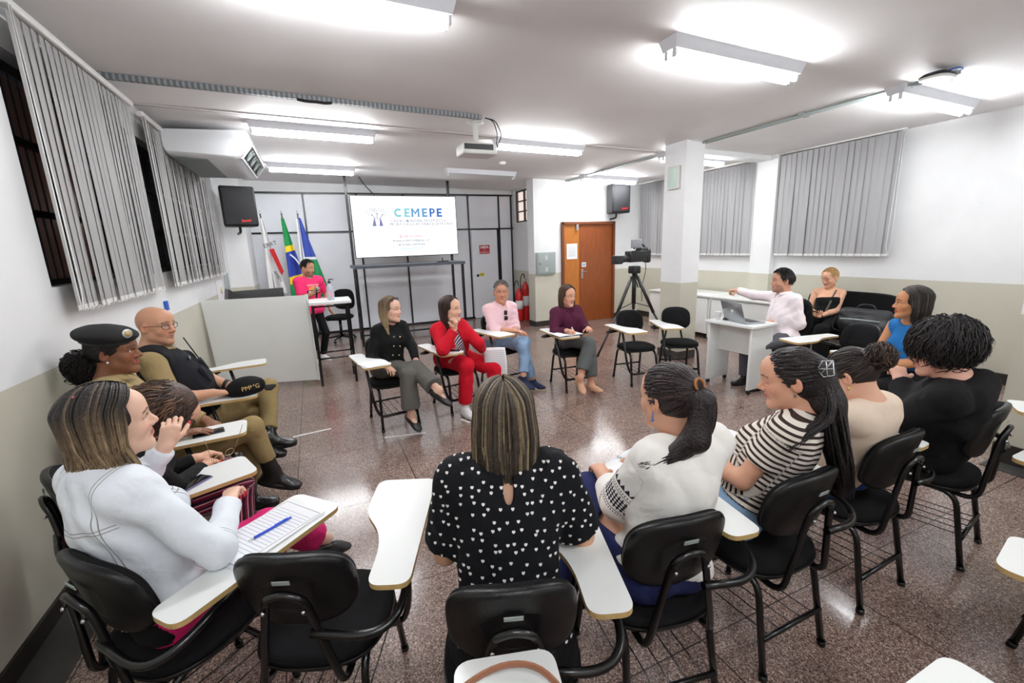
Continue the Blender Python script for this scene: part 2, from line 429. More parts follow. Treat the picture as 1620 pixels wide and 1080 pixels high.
# the lane outside, with a brick wall lit by a lamp at dusk
bk = bpy.data.materials.new('brick'); bk.use_nodes = True; bn = bk.node_tree; br = bn.nodes.new('ShaderNodeTexBrick'); br.inputs['Scale'].default_value = 4
br.inputs['Color1'].default_value = (*srgb(170, 92, 60), 1); br.inputs['Color2'].default_value = (*srgb(196, 110, 74), 1); br.inputs['Mortar'].default_value = (*srgb(120, 100, 90), 1)
mpn = bn.nodes.new('ShaderNodeMapping'); mpn.inputs['Rotation'].default_value = (0, math.pi/2, 0); tcn = bn.nodes.new('ShaderNodeTexCoord')
bn.links.new(tcn.outputs['Object'], mpn.inputs[0]); bn.links.new(mpn.outputs[0], br.inputs['Vector']); bn.links.new(br.outputs['Color'], bn.nodes['Principled BSDF'].inputs['Base Color'])
S(MB().box((-3.2, 9.4, 1.9), (.2, 15, 4.0)).build('wall_outside', bk))
lampm = emitmat('outdoor_lamp_glow', (1., .93, .86), 20.)
for lx, ly, lz, lb in ((-3.06, 9.5, 2.45, 'bright tall lamp on the brick wall outside the nearer blind'),):
    ol = thing('mounted_lamp', lb, 'lamp', (lx, ly, lz))
    MB().rbox((0, 0, 0), (.08, .40, .70), .03).build('lamp_body', M_alu, ol); MB().rbox((.05, 0, 0), (.05, .34, .62), .02).build('lamp_lens', lampm, ol)

# corner pier, back partition, upper back wall
S(MB().box((XL/2-.5, 9.65, 1.55), (.34, .9, 3.2)).build('wall_corner_pier', WM_L))
M_panel = mat('partition_panel', srgb(236, 238, 244), .4, var=.02, vscale=3)
S(MB().box((1.6, YB+.03, 1.43), (6.2, .06, 2.86)).build('wall_back', M_panel))
S(MB().box((1.6, YB+.06, 3.0), (6.2, .12, .34)).build('wall_back_upper', M_white))
rails = MB()
for z in (2.86, 2.10): rails.box((1.75, YB-.008, z), (5.6, .03, .035))
rails.box((1.75, YB-.008, .02), (5.6, .03, .05))
S(rails.build('trim_5', M_black))
posts = MB()
for x in (-.02, 1.0, 1.95, 3.42, 4.18, 4.50): posts.box((x, YB-.008, 1.43), (.035, .03, 2.86))
S(posts.build('trim_6', M_black))
d1 = MB().box((3.81, YB-.012, 1.04), (.70, .03, 2.06)).build('door_1', M_panel); S(d1)
k = MB().lathe([(0, 0), (.012, 0), (.012, .03), (.03, .04), (.03, .06), (0, .07)], (3.56, YB-.03, 1.03), 12, M=Matrix.Rotation(math.pi/2, 3, 'X')).build('door_knob', M_black, d1)
MB().box((4.13, YB-.03, 1.15), (.05, .02, 1.9)).build('door_jamb', M_black, d1)

# alcove side wall with the high louvre window, and the door wall
mb = MB(); X = 4.62
for a, b, c, d in ((8.48, 9.03, 0, 3.2), (9.86, 10.2, 0, 3.2), (9.03, 9.86, 0, 2.22), (9.03, 9.86, 2.93, 3.2)): mb.box((X, (a+b)/2, (c+d)/2), (.16, b-a, d-c))
S(mb.build('wall_alcove', WM_R))
fr = MB()
for z in (2.24, 2.46, 2.69, 2.91): fr.box((X-.04, 9.445, z), (.05, .83, .025))
for y in (9.04, 9.44, 9.85): fr.box((X-.04, y, 2.575), (.05, .025, .69))
w3 = S(fr.build('window_3', mat('dark_steel', srgb(70, 62, 58), .5)))
MB().box((X+.02, 9.445, 2.575), (.02, .8, .66)).build('pane', mat('dusk_pane', srgb(240, 215, 205), .3, emit=(1., .86, .80), estr=.75), w3)
mb = MB(); DX0, DX1, DZ = 4.80, 6.13, 2.13
for a, b, c, d in ((4.17, DX0, 0, 3.2), (DX1, XR+.2, 0, 3.2), (DX0, DX1, DZ, 3.2)): mb.box(((a+b)/2, YD+.15, (c+d)/2), (b-a, .3, d-c))
S(mb.build('wall_door', WM_R))
bbm = MB(); bbm.box((4.49, YD-.008, .055), (.64, .016, .11)); bbm.box((4.162, YD+.15, .055), (.016, .3, .11)); bbm.box((6.49, YD-.008, .055), (.72, .016, .11))
S(bbm.build('baseboard_door', M_dark))
wd = lambda n, c: mat(n, c, .38, var=.16, vscale=5, stretch=(9, 9, .9))
M_wood1 = wd('door_wood_light', srgb(178, 108, 40)); M_wood2 = wd('door_wood_dark', srgb(132, 68, 28)); M_wood3 = wd('door_casing_wood', srgb(112, 58, 28))
dr = MB(); 
for x in (DX0+.02, DX1-.02): dr.box((x, YD-.01, DZ/2), (.05, .10, DZ))
dr.box(((DX0+DX1)/2, YD-.01, DZ-.02), (DX1-DX0, .10, .05))
d2 = S(dr.build('door_2', M_wood3))
MB().box((5.035, YD+.02, 1.045), (.42, .04, 2.08)).build('narrow_leaf', M_wood1, d2)
lf = MB().box((5.675, YD+.015, 1.045), (.85, .04, 2.08)).build('wide_leaf', M_wood2, d2)
h = MB().box((5.315, YD-.008, 1.05), (.035, .012, .20)); h.tube([(5.315, YD-.01, 1.09), (5.315, YD-.05, 1.09), (5.42, YD-.05, 1.09)], .008, 8, bend=.012)
h.build('door_handle', M_alu, lf)
MB().box((5.17, YD-.03, 2.03), (.05, .06, .13)).build('door_closer_latch', M_alu, d2)
# right wall, near jog, pilaster, column, wall behind the camera
S(MB().box((XR+.1, (1.2+YD)/2, 1.55), (.2, YD-1.2+.4, 3.2)).build('wall_right', WM_R))
S(MB().box((5.72, (YF+1.34)/2, 1.55), (2.46, 1.34-YF, 3.2)).build('wall_right_near', WM_R))
S(MB().box((4.483, (YF+1.34)/2, .075), (.016, 1.34-YF, .15)).build('baseboard_right_near', M_dark))
S(MB().box((4.40, (YF+1.34)/2, .003), (.16, 1.34-YF, .01)).build('trim_7', M_strip))
S(MB().box((XR-.012, 4.75, .06), (.024, 6.9, .12)).build('baseboard_right', M_dark))
S(MB().box((XR-.06, 5.07, 1.5), (.12, .36, 3.0)).build('wall_pilaster', WM_R))
S(MB().box((4.80, 4.865, 1.5), (.32, .39, 3.0)).build('wall_column', WM_R))
S(MB().box((4.80, 4.865, .06), (.335, .405, .12)).build('baseboard_column', M_strip))
S(MB().box(((XL+XR)/2, YF-.1, 1.55), (XR-XL+.6, .2, 3.3)).build('wall_front', WM_R))
# ================================================================== FIXTURES
M_wlam = mat('white_laminate', srgb(238, 240, 238), .28, var=.015, vscale=3)
M_edge = mat('board_edge_wood', srgb(196, 164, 108), .5, var=.1, vscale=30)
M_fab = mat('black_fabric', srgb(16, 16, 18), .9, spec=.2, bump=.35, bscale=600)
M_shell = mat('black_plastic_shell', srgb(15, 15, 16), .34, spec=.35, bump=.15, bscale=250)
M_tube = mat('black_tube', srgb(12, 12, 13), .25, spec=.55)
M_chrome = mat('chrome', srgb(200, 200, 205), .18, metal=1.)
M_rub = mat('black_rubber', srgb(14, 14, 14), .7)
M_lampb = mat('lamp_housing_white', srgb(228, 230, 236), .4)
M_tubeL = emitmat('fluorescent_tube_glow', (.96, .985, 1.0), LAMP)
M_tubeOff = mat('socket_white', srgb(225, 226, 228), .4)
M_grey = mat('grey_metal', srgb(158, 168, 166), .4)
M_gun = mat('black_equipment', srgb(24, 24, 26), .45)
M_grille = mat('speaker_grille', srgb(30, 30, 33), .6, bump=.6, bscale=500)
M_red = mat('red_paint', srgb(196, 26, 30), .35)
M_paper = mat('paper', srgb(242, 243, 246), .7)
M_offw = mat('off_white_plastic', srgb(226, 226, 222), .4)
M_blue = mat('blue_plastic', srgb(40, 92, 190), .4)
M_red_txt = mat('red_badge', srgb(214, 34, 38), .4)
M_whitetxt = mat('white_print', srgb(240, 240, 240), .6)
M_blacktxt = mat('black_print', srgb(28, 28, 32), .7)

def loft(mb, rings, mi=0, cap=True):
    n = len(rings[0]); b = len(mb.v)
    mb._add([p for r in rings for p in r], [(i*n+k, i*n+(k+1) % n, (i+1)*n+(k+1) % n, (i+1)*n+k) for i in range(len(rings)-1) for k in range(n)], mi, True)
    if cap:
        for q, fl in ((0, True), (len(rings)-1, False)):
            f = [b+q*n+k for k in range(n)]; mb.f.append(f[::-1] if fl else f); mb.mi.append(mi); mb.sm.append(False)
    return mb
def sup(a, b, n, N=40):
    out = []
    for k in range(N):
        t = 2*math.pi*k/N; c, s = math.cos(t), math.sin(t)
        out.append((a*math.copysign(abs(c)**(2/n), c), b*math.copysign(abs(s)**(2/n), s)))
    return out

# ---- ceiling lamps
LG = 'twin fluorescent ceiling fittings'
def lamp(x, y, label, lit=(1, 1)):
    t = thing('ceiling_lamp', label, 'ceiling lamp', on_ceiling(x, y), 0, LG); t.rotation_euler = (0, math.atan(.02), 0)
    b = MB(); L = 1.30; 
    pr = [(-.085, 0), (.085, 0), (.06, -.075), (-.06, -.075)]
    vs = [(-L/2+(.02 if z else 0), yy, z) for yy, z in pr]+[(L/2-(.02 if z else 0), yy, z) for yy, z in pr]
    b._add(vs, [(0, 1, 2, 3), (7, 6, 5, 4), (0, 4, 5, 1), (1, 5, 6, 2), (2, 6, 7, 3), (3, 7, 4, 0)]); b.build('housing', M_lampb, t)
    for i, yy in enumerate((-.035, .035)):
        for sx in (-1, 1): MB().rbox((sx*.615, yy, -.098), (.022, .028, .05), .006).build('lamp_holder', M_tubeOff, t)
        if lit[i]: MB().tube([(-.60, yy, -.112), (.60, yy, -.112)], .014, 8).build('fluorescent_tube', M_tubeL, t)
    return t
lamp(.25, 2.72, 'lit twin-tube lamp cut by the top edge, before the perforated channel')
lamp(2.98, 2.56, 'large lit twin-tube lamp alone on the open ceiling left of the router')
lamp(5.52, 2.50, 'lit twin-tube lamp just beyond the ceiling router, nearest the bare white right wall')
lamp(.20, 5.66, 'lit twin-tube lamp beside the ceiling air conditioner, in front of the ceiling joint')
lamp(.18, 8.05, 'lit twin-tube lamp above the flags, far end of the room beside the air conditioner')
lamp(2.90, 5.46, 'lit twin-tube lamp right behind the ceiling projector')
lamp(2.90, 7.68, 'unlit ceiling fitting without tubes beyond the projector, in front of the partition', (0, 0))
lamp(5.52, 5.42, 'lit twin-tube lamp behind the column, partly hidden by it')
lamp(5.50, 7.50, 'lit twin-tube lamp in front of the wall loudspeaker above the wooden door')

for x_, q_ in ((.25, 'nearest the window wall'), (2.98, 'in the middle of the rear row'), (5.52, 'above the near skirting corner')): lamp(x_, -.8, 'unseen twin-tube lamp added behind the camera, '+q_)  # unseen row, added to brighten the foreground
# ---- ceiling conduits, router, projector, detector
slotm = mat('slotted_steel', srgb(150, 154, 158), .4); nt = slotm.node_tree
def node_math(nt, op, a, b=None):
    n = nt.nodes.new('ShaderNodeMath'); n.operation = op
    for i, v in enumerate((a, b)):
        if v is None: continue
        if isinstance(v, (int, float)): n.inputs[i].default_value = v
        else: nt.links.new(v, n.inputs[i])
    return n.outputs[0]
tcs = nt.nodes.new('ShaderNodeTexCoord'); sps = nt.nodes.new('ShaderNodeSeparateXYZ'); nt.links.new(tcs.outputs['Object'], sps.inputs[0])
fx_ = node_math(nt, 'LESS_THAN', node_math(nt, 'MODULO', node_math(nt, 'ADD', sps.outputs['X'], 10.), .04), .022)
mxs = nt.nodes.new('ShaderNodeMixRGB'); nt.links.new(fx_, mxs.inputs[0]); mxs.inputs[1].default_value = (*srgb(150, 154, 158), 1); mxs.inputs[2].default_value = (*srgb(104, 108, 112), 1); nt.links.new(mxs.outputs[0], nt.nodes['Principled BSDF'].inputs['Base Color'])
ch = thing('cable_channel', 'grey perforated steel cable channel across the ceiling ending at the projector', 'cable channel', (0, 0, 0))
c = MB(); c.box(on_ceiling(.22, 4.62, .022), (3.1, .045, .04), M=tilt); c.build('channel', slotm, ch)
c = MB().tube([on_ceiling(.05, 4.6, .045), on_ceiling(.12, 4.58, .06), on_ceiling(.2, 4.6, .05), on_ceiling(.28, 4.58, .06), on_ceiling(.33, 4.6, .045)], .012, 6, bend=.03).build('loose_cable', M_rub, ch)
cd = thing('ceiling_conduit', 'pair of thin grey conduit pipes running along the ceiling past the column', 'conduit', (0, 0, 0))
for i, dx in enumerate((0, .05)): MB().tube([on_ceiling(4.92+dx, 2.1, .02), on_ceiling(4.92+dx, 8.19, .02)], .013, 8).build('pipe', M_grey, cd)
c = MB(); 
for y in (3.35, 5.3, 6.9): c.box(on_ceiling(4.945, y, .018), (.11, .06, .035), M=tilt)
c.build('clamp', M_grey, cd)
rt = thing('ceiling_router', 'white and dark wireless access point on the ceiling with a blue cable', 'router', on_ceiling(4.80, 2.17, .03))
loft(MB(), [[(x*s, y*s, z) for x, y in sup(.13, .10, 3)] for s, z in ((.8, .0), (1, -.02), (1, -.03))]).build('body', M_gun, rt)
loft(MB(), [[(x*s, y*s, z) for x, y in sup(.13, .10, 3)] for s, z in ((.99, -.03), (.97, -.04), (.9, -.045))]).build('cover', M_offw, rt)
MB().tube([(-.06, -.09, -.01), (-.03, -.14, .0), (.05, -.14, .0), (.09, -.09, .0)], .005, 6, bend=.04).build('cable', M_blue, rt)
MB().box((.16, .04, -.02), (.06, .12, .03)).build('bracket', M_grey, rt)

pj = thing('projector', 'off-white projector hanging from the ceiling on a short pole', 'projector', (1.76, 4.78, 0))
z = CZ(1.76)
b = MB(); loft(b, [[(x*s, y*s, zz) for x, y in rounded([(-.19, -.14), (.19, -.14), (.19, .14), (-.19, .14)], .03)] for s, zz in ((.96, 2.655), (1, 2.67), (1, 2.74), (.93, 2.765))]); b.build('case', M_offw, pj)
MB().box((-.02, -.14, 2.722), (.32, .008, .055)).build('rear_panel', M_gun, pj)
MB().tube([(0, 0, 2.76), (0, 0, z-.02)], .028, 14).build('pole', M_offw, pj); MB().lathe([(0, 0), (.085, 0), (.09, .012), (.07, .03), (0, .03)], (0, 0, z-.045), 20).build('ceiling_plate', M_offw, pj)
for dx in (.08, .13): MB().tube([(.17+dx*.2, -.1, 2.73), (.13+dx, -.11, 2.86), (.12+dx*.5, -.12, z-.03), (.06, -.14, z-.02)], .005, 6, bend=.05).build('cable', M_rub, pj)
sd = MB().lathe([(0, 0), (.055, 0), (.06, -.02), (.045, -.04), (0, -.045)], on_ceiling(2.95, 6.85), 20).build('smoke_detector', M_offw); tag(sd, 'small round white smoke detector on the ceiling beyond the projector', 'smoke detector')

# ---- ceiling air conditioner
ac = thing('air_conditioner', 'long white ceiling air conditioner over the window blinds', 'air conditioner', (0, 0, 0))
y0, y1 = 5.92, 7.55
def acsec(y, s):
    return [(-1.27, y, 3.0), (-1.30, y, 2.92+.02*s), (-1.25, y, 2.76+.03*s), (-.68, y, 2.735+.03*s), (-.60, y, 2.75+.03*s), (-.46, y, 2.93), (-.47, y, 2.99), (-.50, y, 3.03)]
loft(MB(), [acsec(y0, 1), acsec(y0+.03, .3), acsec(y0+.10, 0), acsec(y1-.1, 0), acsec(y1, .6)]).build('case', mat('ac_white', srgb(232, 234, 237), .3), ac)
lo = MB()
nrm = Vector((.18, 0, -.14)).normalized(); ux = Vector((.14, 0, .18)).normalized()
ctr = Vector((-.53, (y0+y1)/2, 2.84))+Vector((.008, 0, -.006))
Mo = Matrix((ux, Vector((0, 1, 0)), nrm)).transposed()
lo.box(ctr, (.17, y1-y0-.22, .012), M=Mo); lo.build('air_outlet', M_gun, ac)
fr = MB()
for sgn in (-1, 1): fr.box(ctr+ux*(sgn*.09)+nrm*.006, (.018, y1-y0-.18, .02), M=Mo)
for sgn in (-1, 1): fr.box(ctr+Vector((0, sgn*(y1-y0-.2)/2, 0))+nrm*.006, (.19, .018, .02), M=Mo)
fr.build('outlet_frame', M_white, ac)
for k in range(4): MB().lathe([(0, 0), (.065, .004), (.07, .02)], ctr+Vector((0, -.52+k*.34, 0))+nrm*.004, 16, M=Mo).build('louver_disc', M_grey, ac)
g = MB()
for k in range(26): g.box((-1.22+k*.012, (y0+y1)/2, 2.742), (.005, y1-y0-.3, .012))
g.build('intake_grille', M_grey, ac)

# ---- loudspeakers
def speaker(loc, rz, label, w=.42, h=.58):
    t = thing('mounted_loudspeaker', label, 'loudspeaker', loc, rz, 'wall loudspeakers')
    loft(MB(), [[(x, y, zz) for x, y in rounded([(-w/2*s, -.17*s), (w/2*s, -.17*s), (w/2*.8*s, .17*s), (-w/2*.8*s, .17*s)], .03)] for s, zz in ((.94, -h/2), (1, -h/2+.03), (1, h/2-.03), (.94, h/2))]).build('cabinet', M_gun, t)
    MB().rbox((0, -.175, 0), (w-.05, .02, h-.06), .008).build('grille', M_grille, t)
    MB().tube([(0, .05, -h/2+.01), (0, .05, -h/2-.08), (0, .30, -h/2-.10)], .02, 8, bend=.05).build('bracket', M_gun, t)
    text_mesh('Staner', .056, face_matrix((.07, -.187, -h/2+.09), (1, 0, .12), (-.12, 0, 1)), 'badge', M_red_txt, t, bold=.002)
    return t
speaker((-1.0, 8.62, 2.46), math.radians(16), 'black wall loudspeaker under the ceiling air conditioner', .50, .62)
speaker((6.0, 7.90, 2.57), math.radians(-8), 'black wall loudspeaker above the wooden door')

# ---- vertical blinds
M_slat = mat('blind_slat_grey', srgb(164, 163, 162), .7, bump=.1, bscale=300)
M_slatR = mat('blind_slat_closed', srgb(170, 170, 172), .75, bump=.1, bscale=300)
M_bead = mat('white_plastic', srgb(232, 232, 230), .4)
def blind(X, ya, yb, zt, zb, side, ang, label, m, pitch=.078, jit=4, skip=()):
    t = thing('vertical_blind', label, 'blind', (X, (ya+yb)/2, 0), 0, 'vertical window blinds')
    W = yb-ya
    MB().rbox((0, 0, zt), (.055, W+.05, .045), .012).build('headrail', M_bead, t)
    s = MB(); cl = MB(); n = int(W/pitch); rr = random.Random(int(ya*100))
    pb = None
    for i in range(n):
        if i in skip: continue
        y = -W/2+pitch*(i+.5); a = math.radians(ang+rr.uniform(-jit, jit)); w = .0445
        d = Vector((-math.sin(a)*side, math.cos(a), 0))*w; sw = rr.uniform(-.006, .006)
        P = lambda u, zz: Vector((0, y, zz))+d*u+Vector((.0015*(1-u*u)*side, 0, 0))+Vector((sw*(zt-zz), 0, 0))
        us = (-1, -.5, 0, .5, 1); b = len(s.v)
        vs = [P(u, zz) for zz in (zt-.035, zb) for u in us]; vs2 = [v+Vector((.0012*side, 0, 0)) for v in vs]
        fs = [(k, k+1, k+6, k+5) for k in range(4)]
        s._add(vs+vs2, fs+[tuple(10+q for q in f[::-1]) for f in fs]+[(0, 5, 15, 10), (4, 14, 19, 9), (5, 6, 7, 8, 9, 19, 18, 17, 16, 15)], 0, False)
        cl.box(Vector((0, y, zb+.012))+Vector((sw*(zt-zb), 0, 0)), (.006, .08, .03), M=Matrix.Rotation(a*side, 3, 'Z'))
        p = Vector((.012*side, y, zb+.004))
        if pb is not None: cl.tube([pb, (pb+p)/2+Vector((0, 0, -.022)), p], .002, 4, bend=.03)
        pb = p
    s.build('vane_curtain', m, t); cl.build('bottom_chain', M_bead, t)
    MB().tube([(.03*side, W/2*(-1 if side > 0 else -1), zt-.02), (.035*side, -W/2+.01, zb+.1), (.035*side, -W/2-.03, zb-.02), (.035*side, -W/2-.04, zb+.1), (.03*side, -W/2-.02, zt-.02)], .003, 5, bend=.05).build('pull_cord', M_bead, t)
    return t
blind(-1.27, 3.34, 5.08, 3.00, 1.42, 1, 5, 'grey vertical blind with open slats over the window nearest the camera', M_slat, skip=())
blind(-1.27, 5.36, 8.40, 2.99, 1.42, 1, 5, 'grey vertical blind behind the air conditioner, over the farther window', M_slat, skip=())
blind(6.76, 3.30, 4.90, 2.93, 1.40, -1, 5, 'closed grey vertical blind on the wall beside the bare white corner, above the sofa', M_slatR)
blind(6.76, 5.26, 6.60, 2.92, 1.40, -1, 5, 'closed grey vertical blind between the column and the wall pilaster', M_slatR)
blind(6.76, 6.75, 8.12, 2.92, 1.40, -1, 5, 'closed grey vertical blind behind the video camera, left of the column', M_slatR)

# ---- display on its frame
ts = thing('display_stand', 'black steel frame stand carrying the large display', 'stand', (0, 0, 0))
b = MB(); b.box((1.66, 8.6, 1.415), (2.02, .86, .05)); b.build('stand_top', mat('dark_laminate', srgb(60, 66, 76), .4), ts)
for x, y, zt in ((.68, 8.2, 1.40), (2.62, 8.2, 1.40), (.72, 9.0, CZ(.72)), (2.66, 9.0, CZ(2.66))):
    MB().box((x, y, zt/2), (.045, .045, zt)).build('post', M_tube, ts)
for p in (((.68, 8.2, .2), (.72, 9.0, .2)), ((2.62, 8.2, .2), (2.66, 9.0, .2)), ((.72, 9.0, .2), (2.66, 9.0, .2)), ((.72, 8.9, .08), (2.66, 8.9, .08))):
    MB().tube(p, .022, 4).build('rail', M_tube, ts)
MB().box((1.7, 8.97, 2.1), (.5, .04, .5)).build('mount_plate', M_tube, ts)
tv = thing('display_screen', 'large flat display showing a white slide headed CEMEPE', 'screen', (0, 0, 0))
SX0, SX1, SZ0, SZ1, SY = .775, 2.765, 1.575, 2.69, 8.90
b = MB(); b.rbox(((SX0+SX1)/2, SY+.03, (SZ0+SZ1)/2), (SX1-SX0+.03, .05, SZ1-SZ0+.03), .008); b.build('bezel', M_gun, tv)
scr = MB().box(((SX0+SX1)/2, SY+.003, (SZ0+SZ1)/2), (SX1-SX0, .004, SZ1-SZ0)).build('screen_panel', emitmat('screen_white', (.97, .985, 1.), 1.6), tv)
def em2(n, c, s=1.0): return emitmat(n, c, s)
E_teal, E_sky, E_blue, E_grey, E_red, E_nav = em2('lit_teal', srgb(150, 222, 232), .95), em2('lit_sky', srgb(120, 178, 232), .9), em2('lit_blue', srgb(84, 132, 214), .85), em2('lit_grey', srgb(128, 136, 158), .8), em2('lit_red', srgb(235, 120, 130), 1.0), em2('lit_navy', srgb(140, 144, 190), .95)
TX = lambda x, z, d=.0: (SX0+x*(SX1-SX0), SY-.001-d, SZ1-z*(SZ1-SZ0))
FM = lambda x, z: face_matrix(TX(x, z), (1, 0, 0), (0, 0, 1))
GL = {'E': [(0, 0, .25, 1), (0, 0, .66, .22), (0, .39, .60, .22), (0, .78, .66, .22)], 'M': [(0, 0, .23, 1), (.74, 0, .23, 1)]}
def glyph(ch_, xf, m_):
    o_ = Vector(TX(xf, .345)); h_ = .165; b = MB(); Y_ = o_.y
    poly = lambda pts: b._add([(o_.x+x*h_, Y_, o_.z+z*h_) for x, z in pts], [tuple(range(len(pts)))])
    if ch_ in 'EM':
        for (x, z, w_, hh) in GL[ch_]: poly([(x, z), (x+w_, z), (x+w_, z+hh), (x, z+hh)])
    if ch_ == 'M': poly([(.19, 1), (.19, .68), (.475, .25), (.475, .56)]); poly([(.76, 1), (.475, .56), (.475, .25), (.76, .68)])
    if ch_ in 'CP':
        cx_, cz_, ro_, ri_, a0, a1 = (.5, .5, .5, .25, .75, 5.53) if ch_ == 'C' else (.36, .69, .31, .10, -1.571, 1.571)
        ts = [a0+(a1-a0)*k/20 for k in range(21)]
        for k in range(20): poly([(cx_+ro_*math.cos(ts[k]), cz_+ro_*math.sin(ts[k])), (cx_+ro_*math.cos(ts[k+1]), cz_+ro_*math.sin(ts[k+1])), (cx_+ri_*math.cos(ts[k+1]), cz_+ri_*math.sin(ts[k+1])), (cx_+ri_*math.cos(ts[k]), cz_+ri_*math.sin(ts[k]))])
        if ch_ == 'P': poly([(0, 0), (.24, 0), (.24, 1), (0, 1)]); poly([(.19, .82), (.36, .82), (.36, 1), (.19, 1)]); poly([(.19, .38), (.36, .38), (.36, .56), (.19, .56)])
    b.build('headline_letter', m_, scr)
for q_, (ch_, xf) in enumerate(zip('CEMEPE', (.385, .483, .550, .655, .730, .803))): glyph(ch_, xf, (E_teal, E_teal, E_sky, E_sky, E_blue, E_blue)[q_])
text_mesh('CENTRO MUNICIPAL DE ESTUDOS E', .066, FM(.62, .41), 'subtitle', E_grey, scr, bold=.0012); text_mesh('PROJETOS EDUCACIONAIS JULIETA DINIZ', .066, FM(.65, .465), 'subtitle', E_grey, scr, bold=.0012)
for i, (tx, mm) in enumerate((('@ (34) 3212-4363', E_red), ('cemepe.prefeitura@gmail.com', E_grey), ('@cemepe.uberlandia', E_grey), ('cemepeuberlandia', E_teal))): text_mesh(tx, .062, FM(.53, .67+i*.068), 'contact_line', mm, scr, bold=.0012)
tr = MB(); rr = random.Random(3)
def branch(x, z, a, L, w, dep):
    x2, z2 = x+math.cos(a)*L, z+math.sin(a)*L
    p, q = Vector((x, SY-.0015, z)), Vector((x2, SY-.0015, z2)); n = Vector((-(q-p).z, 0, (q-p).x)).normalized()
    tr._add([p-n*w, p+n*w, q+n*w*.6, q-n*w*.6], [(0, 1, 2, 3)], 0)
    if dep:
        for da in (-.5-.3*rr.random(), .1*rr.random(), .5+.3*rr.random()): branch(x2, z2, a+da, L*.72, w*.6, dep-1)
cx, cz = TX(.225, 0)[0], TX(0, .40)[2]
for a in (.9, 1.57, 2.2): branch(cx+math.cos(a)*.05, cz+.02, a, .095, .008, 3)
tr.build('logo_branches', E_grey, scr)
fg = MB()
for sx in (-1, 1):
    fg._add([(cx+sx*.025, SY-.001, cz-.10), (cx+sx*.10, SY-.001, cz-.10), (cx+sx*.075, SY-.001, cz+.0), (cx+sx*.06, SY-.001, cz+.05), (cx+sx*.04, SY-.001, cz+.0)], [(0, 1, 2, 3, 4)])
fg.build('logo_trunks', E_nav, scr)
kb = thing('webcam_base', 'small black device resting on the display stand', 'device', (2.28, 8.35, 1.44)); MB().rbox((0, 0, .012), (.22, .08, .022), .008).build('base', M_gun, kb); MB().tube([(0, 0, .02), (0, .02, .07)], .012, 8).build('neck', M_gun, kb)

dc = thing('hanging_cable', 'thin black cord from the ceiling down to the top of the display', 'cord', (0, 0, 0)); MB().tube([(.98, 9.0, CZ(1.)), (1.05, 8.97, 2.9), (1.22, 8.95, 2.71)], .009, 6, bend=.1).build('cable', M_rub, dc)
# ---- flags behind the counter
def flag(x, label, cols, lean, top=2.40):
    t = thing('flag', label, 'flag', (x, 9.45, 0), 0, 'flags in the corner')
    MB().tube([(lean, 0, 0), (0, 0, top)], .014, 8).build('pole', M_chrome, t); MB().sphere((0, 0, top+.03), (.02, .02, .04), 10, 8).build('finial', M_chrome, t)
    return t
def drape(t, name, m, fn, z1, z0, w0, w1, ph=0.):
    b = MB()
    def P(u, v):
        zz = z1+(z0-z1)*v; w = w0+(w1-w0)*v
        return (fn(v)+w*u, -.03-.05*math.sin(u*7+ph+v*2)*(.25+v*.5)+.02*math.sin(v*5+u*9), zz)
    b.grid(P, 24, 30); o = b.build(name, m, t); md = o.modifiers.new('thick', 'SOLIDIFY'); md.thickness = .004
    return o
def flagmat(name, stops, axis_z=True, extra=None):
    """stops: list of (z threshold, colour) from top down"""
    m = bpy.data.materials.new(name); m.use_nodes = True; nt = m.node_tree; N = nt.nodes; L = nt.links; b = N['Principled BSDF']; b.inputs['Roughness'].default_value = .7
    tc = N.new('ShaderNodeTexCoord'); sp = N.new('ShaderNodeSeparateXYZ'); L.new(tc.outputs['Object'], sp.inputs[0])
    cur = None
    w = N.new('ShaderNodeMath'); w.operation = 'MULTIPLY_ADD'; w.inputs[1].default_value = stops[0]; L.new(sp.outputs['X'], w.inputs[0]); L.new(sp.outputs['Z'], w.inputs[2])
    val = w.outputs[0]; prev = None
    for th, c in stops[1]:
        if prev is None:
            rgb = N.new('ShaderNodeRGB'); rgb.outputs[0].default_value = (*srgb(*c), 1); prev = rgb.outputs[0]; continue
        g = N.new('ShaderNodeMath'); g.operation = 'LESS_THAN'; g.inputs[1].default_value = th; L.new(val, g.inputs[0])
        mx = N.new('ShaderNodeMixRGB'); L.new(g.outputs[0], mx.inputs[0]); L.new(prev, mx.inputs[1]); mx.inputs[2].default_value = (*srgb(*c), 1); prev = mx.outputs[0]
    L.new(prev, b.inputs['Base Color']); return m
f1 = flag(-.76, 'white flag with a red triangle hanging from the pole nearest the window wall', None, .10)
drape(f1, 'cloth', mat('flag_white', srgb(236, 236, 236), .7), lambda v: -.02-.01*v, 2.34, .95, .05, .30)
tri = MB(); tri._add([(.07, -.115, 1.78), (.15, -.12, 1.80), (.26, -.125, 1.38), (.22, -.12, 1.30)], [(0, 1, 2, 3)]); tri.build('red_triangle', M_red, f1)
text_mesh('ERRT', .10, face_matrix((.10, -.12, 1.87), (1, 0, .3), (-.3, 0, 1)), 'motto', M_blacktxt, f1); text_mesh('AMEN', .08, face_matrix((.15, -.125, 1.29), (.45, 0, -1), (1, 0, .45)), 'motto', M_blacktxt, f1)
f2 = flag(-.41, 'green flag with yellow rhombus and blue globe on the middle pole', None, 0.)
drape(f2, 'cloth', flagmat('flag_green', (-.25, [(9, (24, 140, 74)), (1.83, (244, 212, 40)), (1.72, (40, 62, 160)), (1.26, (244, 212, 40)), (1.12, (24, 140, 74))])), lambda v: -.02, 2.34, .75, .05, .36, 1.)
